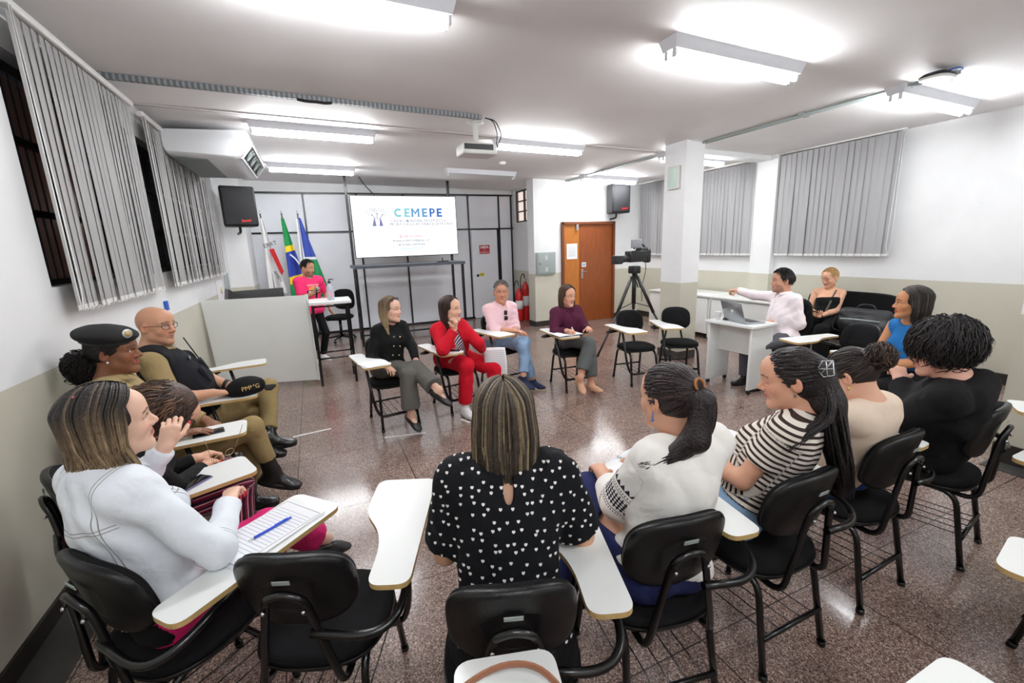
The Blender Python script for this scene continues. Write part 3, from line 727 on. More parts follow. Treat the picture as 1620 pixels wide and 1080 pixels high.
b = MB(); b.tube([(.05, -.12, 1.68), (.12, -.13, 1.62), (.19, -.13, 1.50), (.23, -.13, 1.36)], .014, 6, bend=.06, ell=(.25, (0, 0, 1))); 
b.build('white_band', M_white, f2)
f3 = flag(-.14, 'blue, white and green flag on the pole behind the standing man', None, -.08)
drape(f3, 'cloth', flagmat('flag_blue', (0., [(9, (50, 72, 160)), (1.62, (236, 238, 240)), (1.57, (30, 140, 84))])), lambda v: -.01, 2.34, .85, .05, .42, 2.)
drape(f3, 'white_hoist', M_white, lambda v: -.045-.02*v, 2.32, 1.0, .05, .10, .5)

# ---- reception counter, high table, things on them
ct = thing('counter', 'large white laminate counter front standing slightly askew by the wall', 'counter', (0, 0, 0))
A, B = Vector((-1.27, 6.56, 0)), Vector((-.118, 6.20, 0)); dv = (B-A).normalized(); nv = Vector((dv.y, -dv.x, 0)); L = (B-A).length
Mr = Matrix((dv, Vector((-dv.y, dv.x, 0)), Vector((0, 0, 1)))).transposed()
def slab(b, q, n, t):
    n = Vector(n).normalized()*t; vs = [Vector(v) for v in q]+[Vector(v)+n for v in q]
    return b._add(vs, [(0, 1, 2, 3), (7, 6, 5, 4), (0, 4, 5, 1), (1, 5, 6, 2), (2, 6, 7, 3), (3, 7, 4, 0)])
TL_, TR_ = (-1.325, 6.58, 1.16), (-.135, 6.205, 1.17)
slab(MB(), [(A.x, A.y, .05), (B.x, B.y, .05), TR_, TL_], (-dv.y, dv.x, 0), .03).build('front_panel', M_wlam, ct)
slab(MB(), [(B.x-.004, B.y+.03, .04), (B.x+.024, B.y-.006, .04), (TR_[0]+.024, TR_[1]-.006, 1.175), (TR_[0]-.004, TR_[1]+.03, 1.175)], (-dv.y, dv.x, 0), .035).build('end_panel', M_wlam, ct)
MB().rbox((A+B)/2+Vector((-.03, .33, .80)), (L-.35, .50, .03), .003, M=Mr).build('work_surface', M_wlam, ct)
MB().rbox((A+B)/2+Vector((.06, .35, .025)), (L-.1, .05, .05), .003, M=Mr).build('plinth', M_dark, ct)
mo = thing('monitor', 'black monitor rising just above the counter front', 'monitor', (-.70, 6.85, .815), math.radians(196))
MB().rbox((0, 0, .29), (.60, .04, .27), .008).build('panel', M_gun, mo); MB().box((0, -.03, .08), (.06, .03, .16)).build('stem', M_gun, mo); MB().rbox((0, -.03, .01), (.24, .18, .02), .006).build('foot', M_gun, mo)
ws = thing('wedge_speaker', 'small black wedge-shaped speaker behind the counter by the wall', 'speaker', (-1.02, 6.80, .815), math.radians(20))
b = MB(); b.prism([(-.12, 0), (.12, 0), (.10, .36), (-.04, .46)], -.1, .1, M=Matrix.Rotation(math.pi/2, 3, 'X')); b.build('case', M_gun, ws); MB().box((.02, -.11, .2), (.12, .01, .24)).build('grille', M_grille, ws)
ht = thing('high_table', 'tall narrow white-topped table on black steel legs beside the counter', 'table', (0, 0, 0))
MB().rbox((.15, 6.22, 1.075), (.50, .50, .04), .004).build('tabletop', M_wlam, ht)
HL = [(-.06, 6.02), (.36, 6.02), (-.06, 6.42), (.36, 6.42)]
for x, y in HL: MB().box((x, y, .527), (.03, .03, 1.055)).build('leg', M_tube, ht)
for (a, b) in ((0, 1), (2, 3), (0, 2), (1, 3)):
    for zz in (.36, 1.03): MB().tube([(*HL[a], zz), (*HL[b], zz)], .013, 4).build('cross_bar', M_tube, ht)
bo = thing('sanitizer_bottle', 'clear pump bottle with a black pump on the tall table', 'bottle', (.17, 6.15, 1.095))
MB().lathe([(0, 0), (.042, 0), (.045, .01), (.045, .15), (.03, .19), (.016, .20), (.016, .215), (0, .215)], n=20).build('bottle_body', mat('clear_plastic', srgb(214, 222, 232), .12, alpha=.6), bo)
MB().box((0, -.0455, .08), (.05, .002, .08)).build('sticker', mat('pink_print', srgb(214, 170, 190), .5), bo)
b = MB(); b.lathe([(0, .215), (.02, .215), (.02, .235), (.008, .24), (.008, .265), (0, .265)], n=14); b.tube([(0, 0, .262), (.04, 0, .262), (.05, 0, .25)], .006, 6, bend=.01); b.build('pump', M_gun, bo)

# ---- office chairs
def office_chair(loc, rz, label):
    t = thing('office_chair', label, 'chair', loc, rz, 'office chairs')
    loft(MB(), [[(x*s, y*s, z) for x, y in sup(.24, .235, 3)] for s, z in ((.9, .43), (1, .45), (1, .48), (.88, .505))]).build('seat', M_fab, t)
    loft(MB(), [[(x*s, -.27+yy-.05*(1-(x/.22)**2)+.0, .78+z*s) for x, z in sup(.22, .20, 3)] for s, yy in ((.9, 0), (1, .02), (1, .04), (.9, .065))]).build('backrest', M_fab, t)
    MB().tube([(0, -.05, .42), (0, -.30, .42), (0, -.31, .75)], .022, 8, bend=.08).build('back_support', M_tube, t)
    MB().tube([(0, 0, .08), (0, 0, .43)], .028, 12).build('column', M_tube, t)
    for k in range(5):
        a = k*2*math.pi/5+.3; MB().tube([(0, 0, .11), (.27*math.cos(a), .27*math.sin(a), .07)], .02, 6, rs=[.026, .016]).build('base_arm', M_tube, t)
        MB().sphere((.27*math.cos(a), .27*math.sin(a), .028), .028, 10, 8).build('caster', M_rub, t)
    MB().tube([(.1, 0, .41), (.26, .02, .40)], .008, 6).build('lever', M_tube, t)
    return t
office_chair((.36, 9.05, 0), math.radians(150), 'black office chair behind the tall table, by the partition')
office_chair((4.86, 3.36, 0), math.radians(85), 'black office chair under the man pointing, behind the small white desk')

# ---- wall items
eb = thing('electrical_panel', 'grey steel electrical cabinet on the wall left of the wooden door', 'electrical box', (4.41, YD-.001, 1.31))
MB().rbox((0, -.03, 0), (.44, .06, .45), .004).build('box', M_grey, eb); MB().rbox((0, -.066, 0), (.38, .012, .39), .004).build('panel_door', M_grey, eb)
v = MB()
for k in range(3):
    for z0 in (.12, -.12): v.box((.0, -.073, z0-.03+k*.03), (.06, .004, .010))
v.build('vent_slots', M_white, eb); MB().lathe([(0, 0), (.012, 0), (.012, .01), (0, .01)], (-.15, -.08, .0), 10, M=Matrix.Rotation(math.pi/2, 3, 'X')).build('lock', M_gun, eb)
def sheet(name, label, cat, c, xd, zd, w, h, m, group=None, thick=.002):
    x = Vector(xd).normalized(); z = Vector(zd).normalized(); n = x.cross(z)
    M3 = Matrix((x, n, z)).transposed(); o = MB().box(c, (w, thick, h), M=M3).build(name, m); tag(o, label, cat, group); return o
nt_ = sheet('door_notice', 'white printed notice in a clear sleeve on the narrow door leaf', 'notice', (5.06, YD-.008, 1.53), (1, 0, 0), (0, 0, 1), .26, .32, M_paper)
ln = MB()
for k in range(9): ln.box((5.06, YD-.010, 1.63-k*.025), (.18, .002, .006))
ln.build('printed_lines', mat('grey_print', srgb(150, 150, 158), .7), nt_)
dp = sheet('door_plate', 'small white door sign above the handle of the wooden door', 'sign', (5.36, YD-.008, 1.24), (1, 0, 0), (0, 0, 1), .11, .10, M_offw)
MB().box((5.36, YD-.010, 1.24), (.07, .002, .05)).build('symbol', mat('pale_blue_print', srgb(150, 180, 205), .5), dp)
es = sheet('exit_sign', 'red sign reading SAÍDA on the partition door', 'sign', (3.77, YB-.035, 1.63), (1, 0, 0), (0, 0, 1), .26, .20, mat('sign_red', srgb(178, 40, 58), .5))
text_mesh('SAÍDA', .075, face_matrix((3.77, YB-.037, 1.68), (1, 0, 0), (0, 0, 1)), 'lettering', M_whitetxt, es, bold=.003); text_mesh('DE', .035, face_matrix((3.77, YB-.037, 1.62), (1, 0, 0), (0, 0, 1)), 'lettering', M_whitetxt, es); text_mesh('EMERGÊNCIA', .04, face_matrix((3.77, YB-.037, 1.565), (1, 0, 0), (0, 0, 1)), 'lettering', M_whitetxt, es)
yl = sheet('yellow_sticker', 'small yellow sticker beside the knob of the partition door', 'sticker', (3.68, YB-.03, 1.045), (1, 0, 0), (0, 0, 1), .12, .075, mat('sticker_yellow', srgb(238, 226, 60), .5))
for k in range(2): MB().box((3.68, YB-.032, 1.06-k*.03), (.09, .002, .012)).build('print_line', M_blacktxt, yl)
em = thing('mounted_emergency_light', 'flat pale green emergency light fixed high on the column', 'light', (4.64, 4.86, 2.52), 0)
MB().rbox((-.02, 0, 0), (.04, .20, .30), .01).build('case', M_offw, em); MB().rbox((-.042, 0, 0), (.012, .15, .25), .006).build('lens', mat('pale_green_lens', srgb(205, 226, 216), .3), em)
for k, (y, z, w, h) in enumerate(((8.0, 1.30, .30, .22),)):
    pass
wn = sheet('wall_notice', 'white paper with yellow emblem on the window wall below the farther blind', 'notice', (XL+.004, 8.05, 1.18), (0, -1, 0), (0, 0, 1), .55, .34, M_paper)
MB().lathe([(0, 0), (.06, 0), (.06, .002), (0, .002)], (XL+.006, 8.10, 1.18), 14, M=Matrix.Rotation(math.pi/2, 3, 'Y')).build('emblem', mat('emblem_yellow', srgb(232, 206, 130), .6), wn)
bs = thing('wall_switch', 'small blue and white switch on the window wall between the blinds', 'switch', (XL, 5.22, 1.22)); MB().rbox((.012, 0, .03), (.024, .07, .09), .004).build('plate', M_blue, bs); MB().rbox((.02, .0, -.1), (.02, .05, .05), .004).build('loose_tab', M_bead, bs)
vp = thing('hanging_conduit', 'two grey conduit pipes dropping below the farther blind', 'conduit', (0, 0, 0))
for y in (8.46, 8.68): MB().tube([(XL+.03, y, .92), (XL+.03, y, 1.42)], .018, 8).build('pipe', M_grey, vp)

# ---- fire extinguishers
def extinguisher(loc, label, h=.62):
    t = thing('fire_extinguisher', label, 'fire extinguisher', loc, 0, 'fire extinguishers by the alcove')
    MB().lathe([(0, 0), (.085, 0), (.09, .02), (.09, h*.75), (.07, h*.85), (.03, h*.92), (.03, h*.95), (0, h*.95)], n=20).build('cylinder', M_red, t)
    MB().box((0, 0, h), (.03, .09, .05)).build('valve', M_chrome, t); MB().tube([(0, .02, h), (0, .02, h+.12), (-.07, 0, h+.14), (-.12, 0, h+.02), (-.11, -.02, h*.5)], .011, 8, bend=.07).build('hose', M_rub, t)
    MB().lathe([(.0905, h*.35), (.0915, h*.35), (.0915, h*.6), (.0905, h*.6)], n=20).build('label_band', M_whitetxt, t)
    return t
extinguisher((4.22, 9.12, .0), 'red fire extinguisher standing lower, beside the partition corner', .78)
extinguisher((4.42, 9.20, .0), 'red fire extinguisher standing taller, against the corner of the door wall', .92)

# ---- video camera on tripod
tp = thing('video_camera', 'black broadcast video camera on a tall tripod before the wooden door', 'video camera', (4.72, 5.75, 0), 0)
apex = Vector((0, 0, 1.14))
for x, y in ((-.95, -.35), (.45, .55), (.35, -.55)):
    f = Vector((x, y, 0)); m1 = apex.lerp(f, .5)
    MB().tube([apex+Vector((x, y, 0))*.08, m1], .026, 8).build('tripod_leg', M_gun, tp); MB().tube([m1, f+Vector((0, 0, .01))], .017, 8).build('lower_leg', M_gun, tp)
    MB().tube([(0, 0, .72), apex.lerp(f, .42)], .007, 6).build('spreader', M_gun, tp)
MB().tube([(0, 0, .70), (0, 0, 1.2)], .035, 10).build('center_column', M_gun, tp)
MB().rbox((0, 0, 1.25), (.14, .16, .12), .02).build('fluid_head', M_gun, tp)
for s in (0, .06): MB().tube([(.04, .02+s, 1.24), (.38, .30+s, .92)], .012, 8).build('pan_bar', M_gun, tp)
b = MB(); b.rbox((.04, .02, 1.46), (.34, .16, .18), .025); b.rbox((.16, .02, 1.53), (.16, .14, .14), .03); b.build('camera_body', M_gun, tp)
b = MB(); b.tube([(-.13, .0, 1.44), (-.30, -.02, 1.42)], .055, 14); b.build('lens_barrel', M_gun, tp); MB().rbox((-.36, -.02, 1.42), (.12, .15, .13), .01).build('lens_hood', M_gun, tp)
MB().rbox((-.02, -.06, 1.66), (.20, .03, .13), .008).build('viewfinder_screen', mat('viewfinder_grey', srgb(150, 152, 158), .3), tp); MB().tube([(.02, 0, 1.54), (.02, -.05, 1.62)], .012, 8).build('viewfinder_arm', M_gun, tp)
MB().tube([(.0, .02, 1.58), (.05, .02, 1.64), (.18, .02, 1.64), (.24, .02, 1.56)], .016, 8, bend=.04).build('handle', M_gun, tp)
MB().rbox((.26, .02, 1.46), (.08, .14, .22), .03).build('battery', M_gun, tp)
MB().tube([(.26, .05, 1.40), (.32, .1, 1.2), (.25, .12, .95), (.30, .15, .70)], .006, 6, bend=.08).build('cable', M_rub, tp)

# ---- cabinets along the right wall
def cabinet(ya, yb, label):
    t = thing('low_cabinet', label, 'cabinet', (0, 0, 0), 0, 'white cabinets under the blinds')
    MB().box((6.39, (ya+yb)/2, .40), (.64, yb-ya-.05, .62)).build('carcass', M_wlam, t)
    MB().rbox((6.38, (ya+yb)/2, .735), (.70, yb-ya, .03), .003).build('cabinet_top', M_wlam, t)
    for y in (ya+.015, yb-.015): MB().rbox((6.39, y, .375), (.66, .03, .69), .003).build('side_panel', M_wlam, t)
    MB().rbox((6.055, (ya+yb)/2, .40), (.02, yb-ya-.08, .60), .002).build('front_panel', M_wlam, t)
    for y in (ya+.1, yb-.1):
        for x in (6.12, 6.66): MB().lathe([(.02, 0), (.022, .03), (.022, .09)], (x, y, 0), 10).build('foot', M_rub, t)
    return t
cabinet(5.42, 6.90, 'low white cabinet behind the column and the video camera')
cabinet(3.95, 5.40, 'low white cabinet between the column and the pointing man')
cs = sheet('cabinet_papers', 'flat grey folder lying on the low white cabinet behind the pointing man', 'folder', (6.4, 4.2, .756), (1, 0, 0), (0, 1, 0), .35, .25, M_grey, thick=.012)

# ---- teacher desk with laptop
dk = thing('desk', 'small white laminate desk with panel ends under the open laptop', 'desk', (4.36, 3.46, 0), math.radians(3))
MB().rbox((0, 0, .755), (.42, .62, .028), .003).build('desktop', M_wlam, dk)
for y in (-.265, .265):
    p = MB().rbox((0, y, .395), (.36, .028, .69), .003).build('side_panel', M_wlam, dk)
    for x in (-.15, .15): MB().sphere((x, y, .025), .025, 10, 8).build('caster', M_rub, dk)
    if y < 0:
        for x, z in ((.0, .62), (.02, .25)): MB().lathe([(0, 0), (.01, 0), (.01, .004), (0, .004)], (x, y-.014, z), 10, M=Matrix.Rotation(math.pi/2, 3, 'X')).build('screw_cap', M_whitetxt, dk)
MB().rbox((.0, 0, .57), (.02, .51, .34), .003).build('modesty_panel', M_wlam, dk)
M_lap = mat('laptop_silver', srgb(170, 173, 178), .3, metal=.7)
lp = thing('laptop', 'open silver laptop on the small white desk', 'laptop', (4.38, 3.42, .770), math.radians(76))
MB().rbox((0, .0, .008), (.35, .24, .015), .005).build('base', M_lap, lp); MB().box((0, -.01, .0165), (.31, .12, .002)).build('keyboard', M_gun, lp)
Mt = Matrix.Rotation(math.radians(-18), 3, 'X')
ld = MB().rbox(Vector((0, .125, .012))+Mt @ Vector((0, 0, .118)), (.35, .008, .235), .003, M=Mt).build('lid', M_lap, lp)
MB().box(Vector((0, .119, .012))+Mt @ Vector((0, 0, .118)), (.33, .002, .21), M=Mt).build('screen', emitmat('laptop_screen', (.5, .6, .75), .6), lp)
MB().lathe([(0, 0), (.022, 0), (.022, .002), (0, .002)], Vector((0, .1305, .012))+Mt @ Vector((0, 0, .118)), 16, M=Mt @ Matrix.Rotation(-math.pi/2, 3, 'X')).build('emblem', M_whitetxt, lp)
cu = MB().lathe([(0, 0), (.025, 0), (.036, .09), (.037, .092), (.034, .09), (.023, .004), (0, .004)], (4.26, 3.68, .770), 20).build('plastic_cup', mat('cup_white', srgb(240, 242, 244), .35)); tag(cu, 'white disposable cup beside the laptop on the desk', 'cup')
ms = loft(MB(), [[(4.31+x*s, 3.60+y*s, .770+z) for x, y in sup(.03, .05, 2.4, 20)] for s, z in ((.95, 0), (1, .012), (.7, .03))]).build('computer_mouse', M_gun); tag(ms, 'small black mouse by the cup on the white desk', 'mouse')

# ---- sofa and backpack
sf = thing('sofa', 'wide black fabric two-seat bench with rounded backrest against the wall', 'sofa', (6.35, 3.52, 0), math.radians(90))
loft(MB(), [[(x*s, y*s+.02, z) for x, y in sup(.58, .25, 5)] for s, z in ((.97, .36), (1, .38), (1, .44), (.96, .46))]).build('seat', M_fab, sf)
loft(MB(), [[(x*s, -.25+yy, .70+z*s) for x, z in sup(.58, .24, 4.5)] for s, yy in ((.97, 0), (1, .02), (1, .06), (.96, .085))]).build('backrest', M_fab, sf)
for x in (-.48, .48):
    MB().tube([(x, -.24, .0), (x, -.24, .7)], .018, 8).build('rear_leg', M_tube, sf); MB().tube([(x, .2, 0), (x, .2, .38)], .018, 8).build('front_leg', M_tube, sf)
M_bag = mat('bag_nylon', srgb(26, 27, 30), .55, bump=.3, bscale=90)
bp_ = thing('backpack', 'stuffed black backpack lying on the bench beside the seated blonde woman', 'backpack', (6.12, 3.12, .46), math.radians(100))
def bpack():
    pr = [(RC(V3(-.16, 0, .14), V3(.16, 0, .15), .13, .13), .05), (RC(V3(-.2, .02, .25), V3(.2, .02, .27), .08, .07), .05), (EL(V3(.0, .10, .13), (.18, .08, .11)), .04), (RC(V3(-.2, -.02, .12), V3(-.2, .08, .12), .10, .1), .03)]
    f = prims_field(pr, .010); f.wrinkle(.006, 45, 5); f.cut((0, 0, 0.002), (0, 0, -1)); return f.mesh()
V, Q = bpack(); np_mesh('bag_body', V, Q, M_bag, bp_)
MB().tube([(-.2, .12, .2), (-.05, .20, .22), (.1, .20, .22), (.22, .12, .2)], .008, 6, bend=.1).build('zipper', M_grey, bp_); MB().tube([(-.1, 0, .32), (-.06, 0, .38), (.06, 0, .38), (.1, 0, .33)], .012, 6, bend=.04).build('grab_handle', M_bag, bp_)
MB().tube([(.2, .1, .05), (.3, .14, .06), (.3, .05, .2), (.22, 0, .3)], .014, 6, bend=.08, ell=(.3, (0, 1, 0))).build('shoulder_strap', M_bag, bp_)

# ---- tape marks on the floor
M_tape = mat('white_tape', srgb(225, 222, 220), .5)
for i, (a, b, lb) in enumerate((((.42, 3.98), (.79, 3.90), 'white tape strip on the floor in front of the woman in the black jacket'), ((-.36, 4.42), (-.02, 4.46), 'faint white tape strip on the floor before the tall table'), ((1.19, 4.06), (1.24, 3.93), 'short white tape strip by the white sneaker on the floor'), ((1.24, .93), (1.33, .84), 'grey tape strip on the floor behind the chair of the striped top'))):
    a, b = Vector((*a, .0)), Vector((*b, .0)); d = b-a; o = MB().box((a+b)/2+Vector((0, 0, .001)), (d.length, .03, .0015), rz=math.atan2(d.y, d.x)).build('floor_tape', M_tape if i < 3 else M_grey); tag(o, lb, 'tape', 'tape strips on the floor')
# ================================================================== CHAIRS WITH WRITING BOARDS
BZ = .70
def make_chair(label):
    t = thing('tablet_chair', label, 'chair', (0, 0, 0), 0, 'black chairs with white writing boards')
    loft(MB(), [[(x*s, -.01+y*s, z) for x, y in sup(.215, .205, 2.7)] for s, z in ((.80, .408), (.97, .418), (1, .432), (.985, .446), (.90, .456), (.6, .459))]).build('seat', M_fab, t)
    loft(MB(), [[(x*s, -.01+y*s, z) for x, y in sup(.216, .207, 2.7)] for s, z in ((.75, .398), (.98, .404), (1.015, .418), (1.01, .424))]).build('seat_shell', M_shell, t)
    tl = math.radians(13); n = 3.0
    def bk(x, z, off, s=1.):
        x *= s; z *= s; y = .045*(x/.18)**2+off
        return (x, -.225+y*math.cos(tl)-z*math.sin(tl), .712+z*math.cos(tl)+y*math.sin(tl)*0)
    ol = sup(.180, .144, n, 44)
    loft(MB(), [[bk(x, z, o, s) for x, z in ol] for s, o in ((.6, .047), (.88, .044), (.975, .030), (.985, .012), (.97, .0))][::-1]).build('backrest', M_fab, t)
    sh = loft(MB(), [[bk(x, z, o, s) for x, z in ol] for s, o in ((.5, -.018), (.9, -.016), (.985, -.010), (1.01, .0), (1.01, .010), (.985, .016))]).build('backrest_shell', M_shell, t)
    MB().box((0, -.270, .78), (.05, .003, .014), M=Matrix.Rotation(tl, 3, 'X')).build('maker_plate', M_grey, sh)
    MB().tube([(-.12, .10, .392), (-.125, -.235, .375), (-.06, -.262, .70), (-.045, -.275, .735), (0, -.28, .752), (.045, -.275, .735), (.06, -.262, .70), (.125, -.235, .375), (.12, .10, .392)], .0125, 8, bend=.055).build('back_support', M_tube, t)
    for sx in (-1, 1): MB().sphere((sx*.058, -.281, .69), .007, 8, 6).build('bolt', M_chrome, t)
    for sx in (-1, 1):
        for fy, fn in ((.235, .165), (-.235, -.165)):
            b = MB(); b.tube([(sx*.180, fy, .0), (sx*.178, fy*.985, .022)], .0165, 10); b.tube([(sx*.179, fy*.99, .012), (sx*.163, fn, .393), (sx*.16, 0, .393)], .0135, 10, bend=.07); b.build('leg', M_tube, t)
    bx = MB().tube([(-.172, -.213, .165), (.172, -.213, .165)], .011, 8).build('rear_stretcher', M_tube, t)
    b = MB()
    for k in range(5): x = -.13+k*.065; b.tube([(x, .213, .15), (x, -.213, .165)], .0028, 5)
    b.build('book_rack', M_tube, t)
    MB().tube([(.262, .13, BZ-.022), (.225, .20, .26), (.185, .222, .15), (.08, .215, .15), (-.172, .215, .15)], .0135, 10, bend=.09).build('board_post', M_tube, t)
    MB().tube([(.06, -.262, .60), (.24, -.262, .575), (.315, -.20, .60), (.30, .06, BZ-.022)], .0135, 10, bend=.08).build('board_arm', M_tube, t)
    o = rounded([(.345, -.20), (.335, .43), (.085, .43), (.095, .19), (.205, .03), (.212, -.20)], [.045, .045, .05, .06, .12, .045], 6)
    b = MB(); b.prism(o, BZ-.018, BZ, 0, 1, smooth_side=False); bd = b.build('writing_board', [M_wlam, M_edge], t)
    return t
CH = {}
proto = None
def chair(key, c, yaw, label):
    global proto
    if proto is None: proto = t = make_chair(label)
    else: t = copy_tree(proto); t['label'] = label
    t.location = (c[0], c[1], 0); t.rotation_euler = (0, 0, math.radians(yaw)); CH[key] = t; return t
def cl(c, yaw, x, y, z):
    a = math.radians(yaw); return (c[0]+math.cos(a)*x-math.sin(a)*y, c[1]+math.sin(a)*x+math.cos(a)*y, z)
CHAIRS = dict(
 P17=((.45, 1.12), -20, 'tablet-arm chair under the woman in the black polka-dot blouse'),
 P16=((1.02, 1.15), -10, 'tablet-arm chair under the woman in the white embroidered blouse'),
 P15=((1.60, 1.14), 0, 'tablet-arm chair under the woman in the striped top'),
 P14=((2.27, 1.17), 2, 'tablet-arm chair under the woman in the cream top with a hair bun'),
 P13=((2.97, 1.13), 10, 'tablet-arm chair under the curly-haired person in the black hoodie'),
 EMP=((-.085, 1.52), -23, 'empty tablet-arm chair between the denim jacket and the polka-dot blouse'),
 P1=((-.55, 1.72), -48, 'tablet-arm chair under the woman in the denim jacket'),
 P2=((-.87, 2.40), -68, 'tablet-arm chair against the wall behind the denim jacket, under the hunched woman'),
 P3=((-.92, 3.10), -85, 'tablet-arm chair under the officer in the beret'),
 P4=((-.92, 3.86), -88, 'tablet-arm chair under the bald officer in the vest'),
 P4A=((-.96, 4.90), -85, 'empty tablet-arm chair by the counter, only its white board visible past the bald officer'),
 P6=((.58, 4.36), 187, 'tablet-arm chair under the woman in the black jacket and grey trousers'),
 P7=((1.28, 4.46), 189, 'tablet-arm chair under the woman in the red suit'),
 P8=((2.05, 4.98), 192, 'tablet-arm chair under the man in the pale pink shirt and jeans'),
 P9=((2.73, 4.44), 174, 'tablet-arm chair under the woman in the burgundy blouse'),
 C1=((3.52, 4.22), 170, 'empty tablet-arm chair in front of the tripod'),
 C2=((4.09, 4.09), 154, 'empty tablet-arm chair in front of the column'),
 P10=((4.51, 2.45), 78, 'empty tablet-arm chair between the white desk and the woman in blue'),
 P12=((4.34, 1.86), 70, 'tablet-arm chair under the woman in the blue top'),
 R0=((0., .50), -16, 'tablet-arm chair at the bottom edge with a brown strap on its board'),
 R1=((1.77, .04), 10, 'tablet-arm chair cut by the right edge behind the cream top, one leg visible'),
 R2=((.955, -.04), 0, 'tablet-arm chair at the bottom edge with only a white board corner showing'),
 R3=((3.62, .55), 31, 'tablet-arm chair at the right edge, its board behind the backrest of the hoodie'),
 R4=((2.645, .33), 0, 'tablet-arm chair at the right edge, board tip level with the near skirting'))
for k, (c, y, lb) in CHAIRS.items(): chair(k, c, y, lb)
def on_board(key, x, y, dz=0.): c, yaw, _ = CHAIRS[key]; return cl(c, yaw, x, y, BZ+dz)
def yaw_of(key): return math.radians(CHAIRS[key][1])

# ---- things on the boards
M_line = mat('ruled_line', srgb(150, 160, 190), .7)
def paper(name, label, cat, key, x, y, w, h, rz=0., n=1, lines=0, m=None, thick=.0008, dz=.0):
    t = thing(name, label, cat, on_board(key, x, y, dz), yaw_of(key)+rz)
    for k in range(n):
        a = (k-(n-1)/2)*.05; MB().box((k*.004, k*.003, thick*(k+.5)), (w, h, thick), rz=a).build('sheet', m or M_paper, t)
    z = thick*n+.0004
    if lines:
        b = MB()
        for i in range(lines): b.box((0, h*.36-i*h*.74/lines, z), (w*.86, .0012, .0004))
        b.build('ruling', M_line, t)
        e = MB()
        for sx in (-1, 1): e.box((sx*w*.47, 0, z), (.0012, h*.95, .0004))
        for sy in (-1, 1): e.box((0, sy*h*.475, z), (w*.94, .0012, .0004))
        e.build('border', M_blacktxt, t)
    return t
def pen(label, key, x, y, rz, m, dz=.003, L=.14):
    t = thing('pen', label, 'pen', on_board(key, x, y, dz), yaw_of(key)+rz)
    MB().tube([(0, -L/2, .004), (0, L/2-.03, .004)], .0045, 8).build('barrel', m, t); MB().tube([(0, -L/2-.022, .004), (0, -L/2, .004)], .004, 8, rs=[.001, .0042]).build('tip', M_chrome, t)
    MB().box((0, L/2-.04, .0095), (.003, .05, .002)).build('clip', m, t); MB().tube([(0, L/2-.03, .004), (0, L/2, .004)], .004, 8).build('button', m, t); return t
def phone(label, loc, rz, m, tiltx=0.):
    t = thing('mobile_phone', label, 'phone', loc, rz); t.rotation_euler = (tiltx, 0, rz)
    MB().rbox((0, 0, .004), (.075, .155, .008), .004).build('body', m, t); MB().rbox((0, 0, .0085), (.069, .148, .001), .0004).build('screen', M_glass, t); return t
paper('note_pad', 'ruled printed pad under the blue pen on the board of the denim jacket', 'notepad', 'P1', .20, .19, .21, .34, math.radians(-4), 3, 16, thick=.0025)
pen('blue ballpoint pen on the ruled pad', 'P1', .22, .21, math.radians(-8), mat('pen_blue', srgb(40, 84, 220), .3), .009)
paper('loose_papers', 'white folded papers on the board of the woman in the black jacket', 'papers', 'P6', .21, .30, .22, .22, .2, 4, thick=.0015)
paper('loose_papers', 'white papers under a dark phone on the board of the red suit', 'papers', 'P7', .21, .28, .23, .25, .1, 4, thick=.0012)
phone('dark phone on the papers of the woman in the red suit', on_board('P7', .17, .32, .006), yaw_of('P7')+.9, M_gun)
paper('loose_papers', 'white sheet on the board beside the man in the pink shirt', 'papers', 'P8', .23, .28, .18, .22, .1, 1)
paper('loose_papers', 'white sheet on the board of the empty chair before the tripod', 'papers', 'C1', .22, .28, .20, .25, -.2, 2)
paper('loose_papers', 'white sheet on the board of the empty chair before the column', 'papers', 'C2', .22, .28, .20, .25, .2, 2)
paper('loose_papers', 'white sheet under the hands of the person in the black hoodie', 'papers', 'P13', .20, .30, .21, .28, .0, 1, 8)
def notebook(label, key, x, y, rz, spiral=True, dz=0., open_=True):
    t = thing('notebook', label, 'notebook', on_board(key, x, y, dz), yaw_of(key)+rz)
    for sx in (-1, 1):
        def P(u, v, sx=sx): return (sx*u*.15, (v-.5)*.21, .004+.012*math.sin(min(u*2.2, 1)*math.pi/2)*(1-u*.55))
        b = MB(); b.grid(P, 8, 4); o = b.build('page_block', M_paper, t); md = o.modifiers.new('t', 'SOLIDIFY'); md.thickness = .004; md.offset = 0
    MB().box((0, 0, .0015), (.31, .22, .003)).build('cover', M_gun, t)
    if spiral:
        b = MB()
        for k in range(16):
            y = -.1+k*.0133; b.tube([(-.006, y, .006), (-.004, y, .016), (.004, y, .016), (.006, y, .006)], .0011, 5, bend=.004)
        b.build('spiral', M_gun, t)
    return t
notebook('open notebook in the hands of the woman in burgundy', 'P9', .19, .27, .1, False)
notebook('open spiral notebook on the board in front of the embroidered blouse', 'P16', .16, .34, .5)
notebook('open spiral notebook on the board beside the striped top', 'P15', .16, .34, .25)
phone('dark phone lying on the board of the officer in the beret', on_board('P3', .22, .24), yaw_of('P3')+.15, M_gun)
phone('purple-cased phone on the board of the hunched woman', on_board('P2', .24, .18), yaw_of('P2')+.5, mat('purple_case', srgb(98, 84, 130), .4))
cpp = thing('service_cap', 'black cap with gold MG lettering on the board of the bald officer', 'cap', on_board('P4', .20, .36), yaw_of('P4')+math.radians(20))
def capm():
    f = prims_field([(EL(V3(0, 0, .05), (.105, .125, .07)), .02), (EL(V3(0, -.02, .03), (.11, .12, .05)), .03)], .006); f.wrinkle(.003, 60, 2); f.cut((0, 0, .001), (0, 0, -1)); return f.mesh()
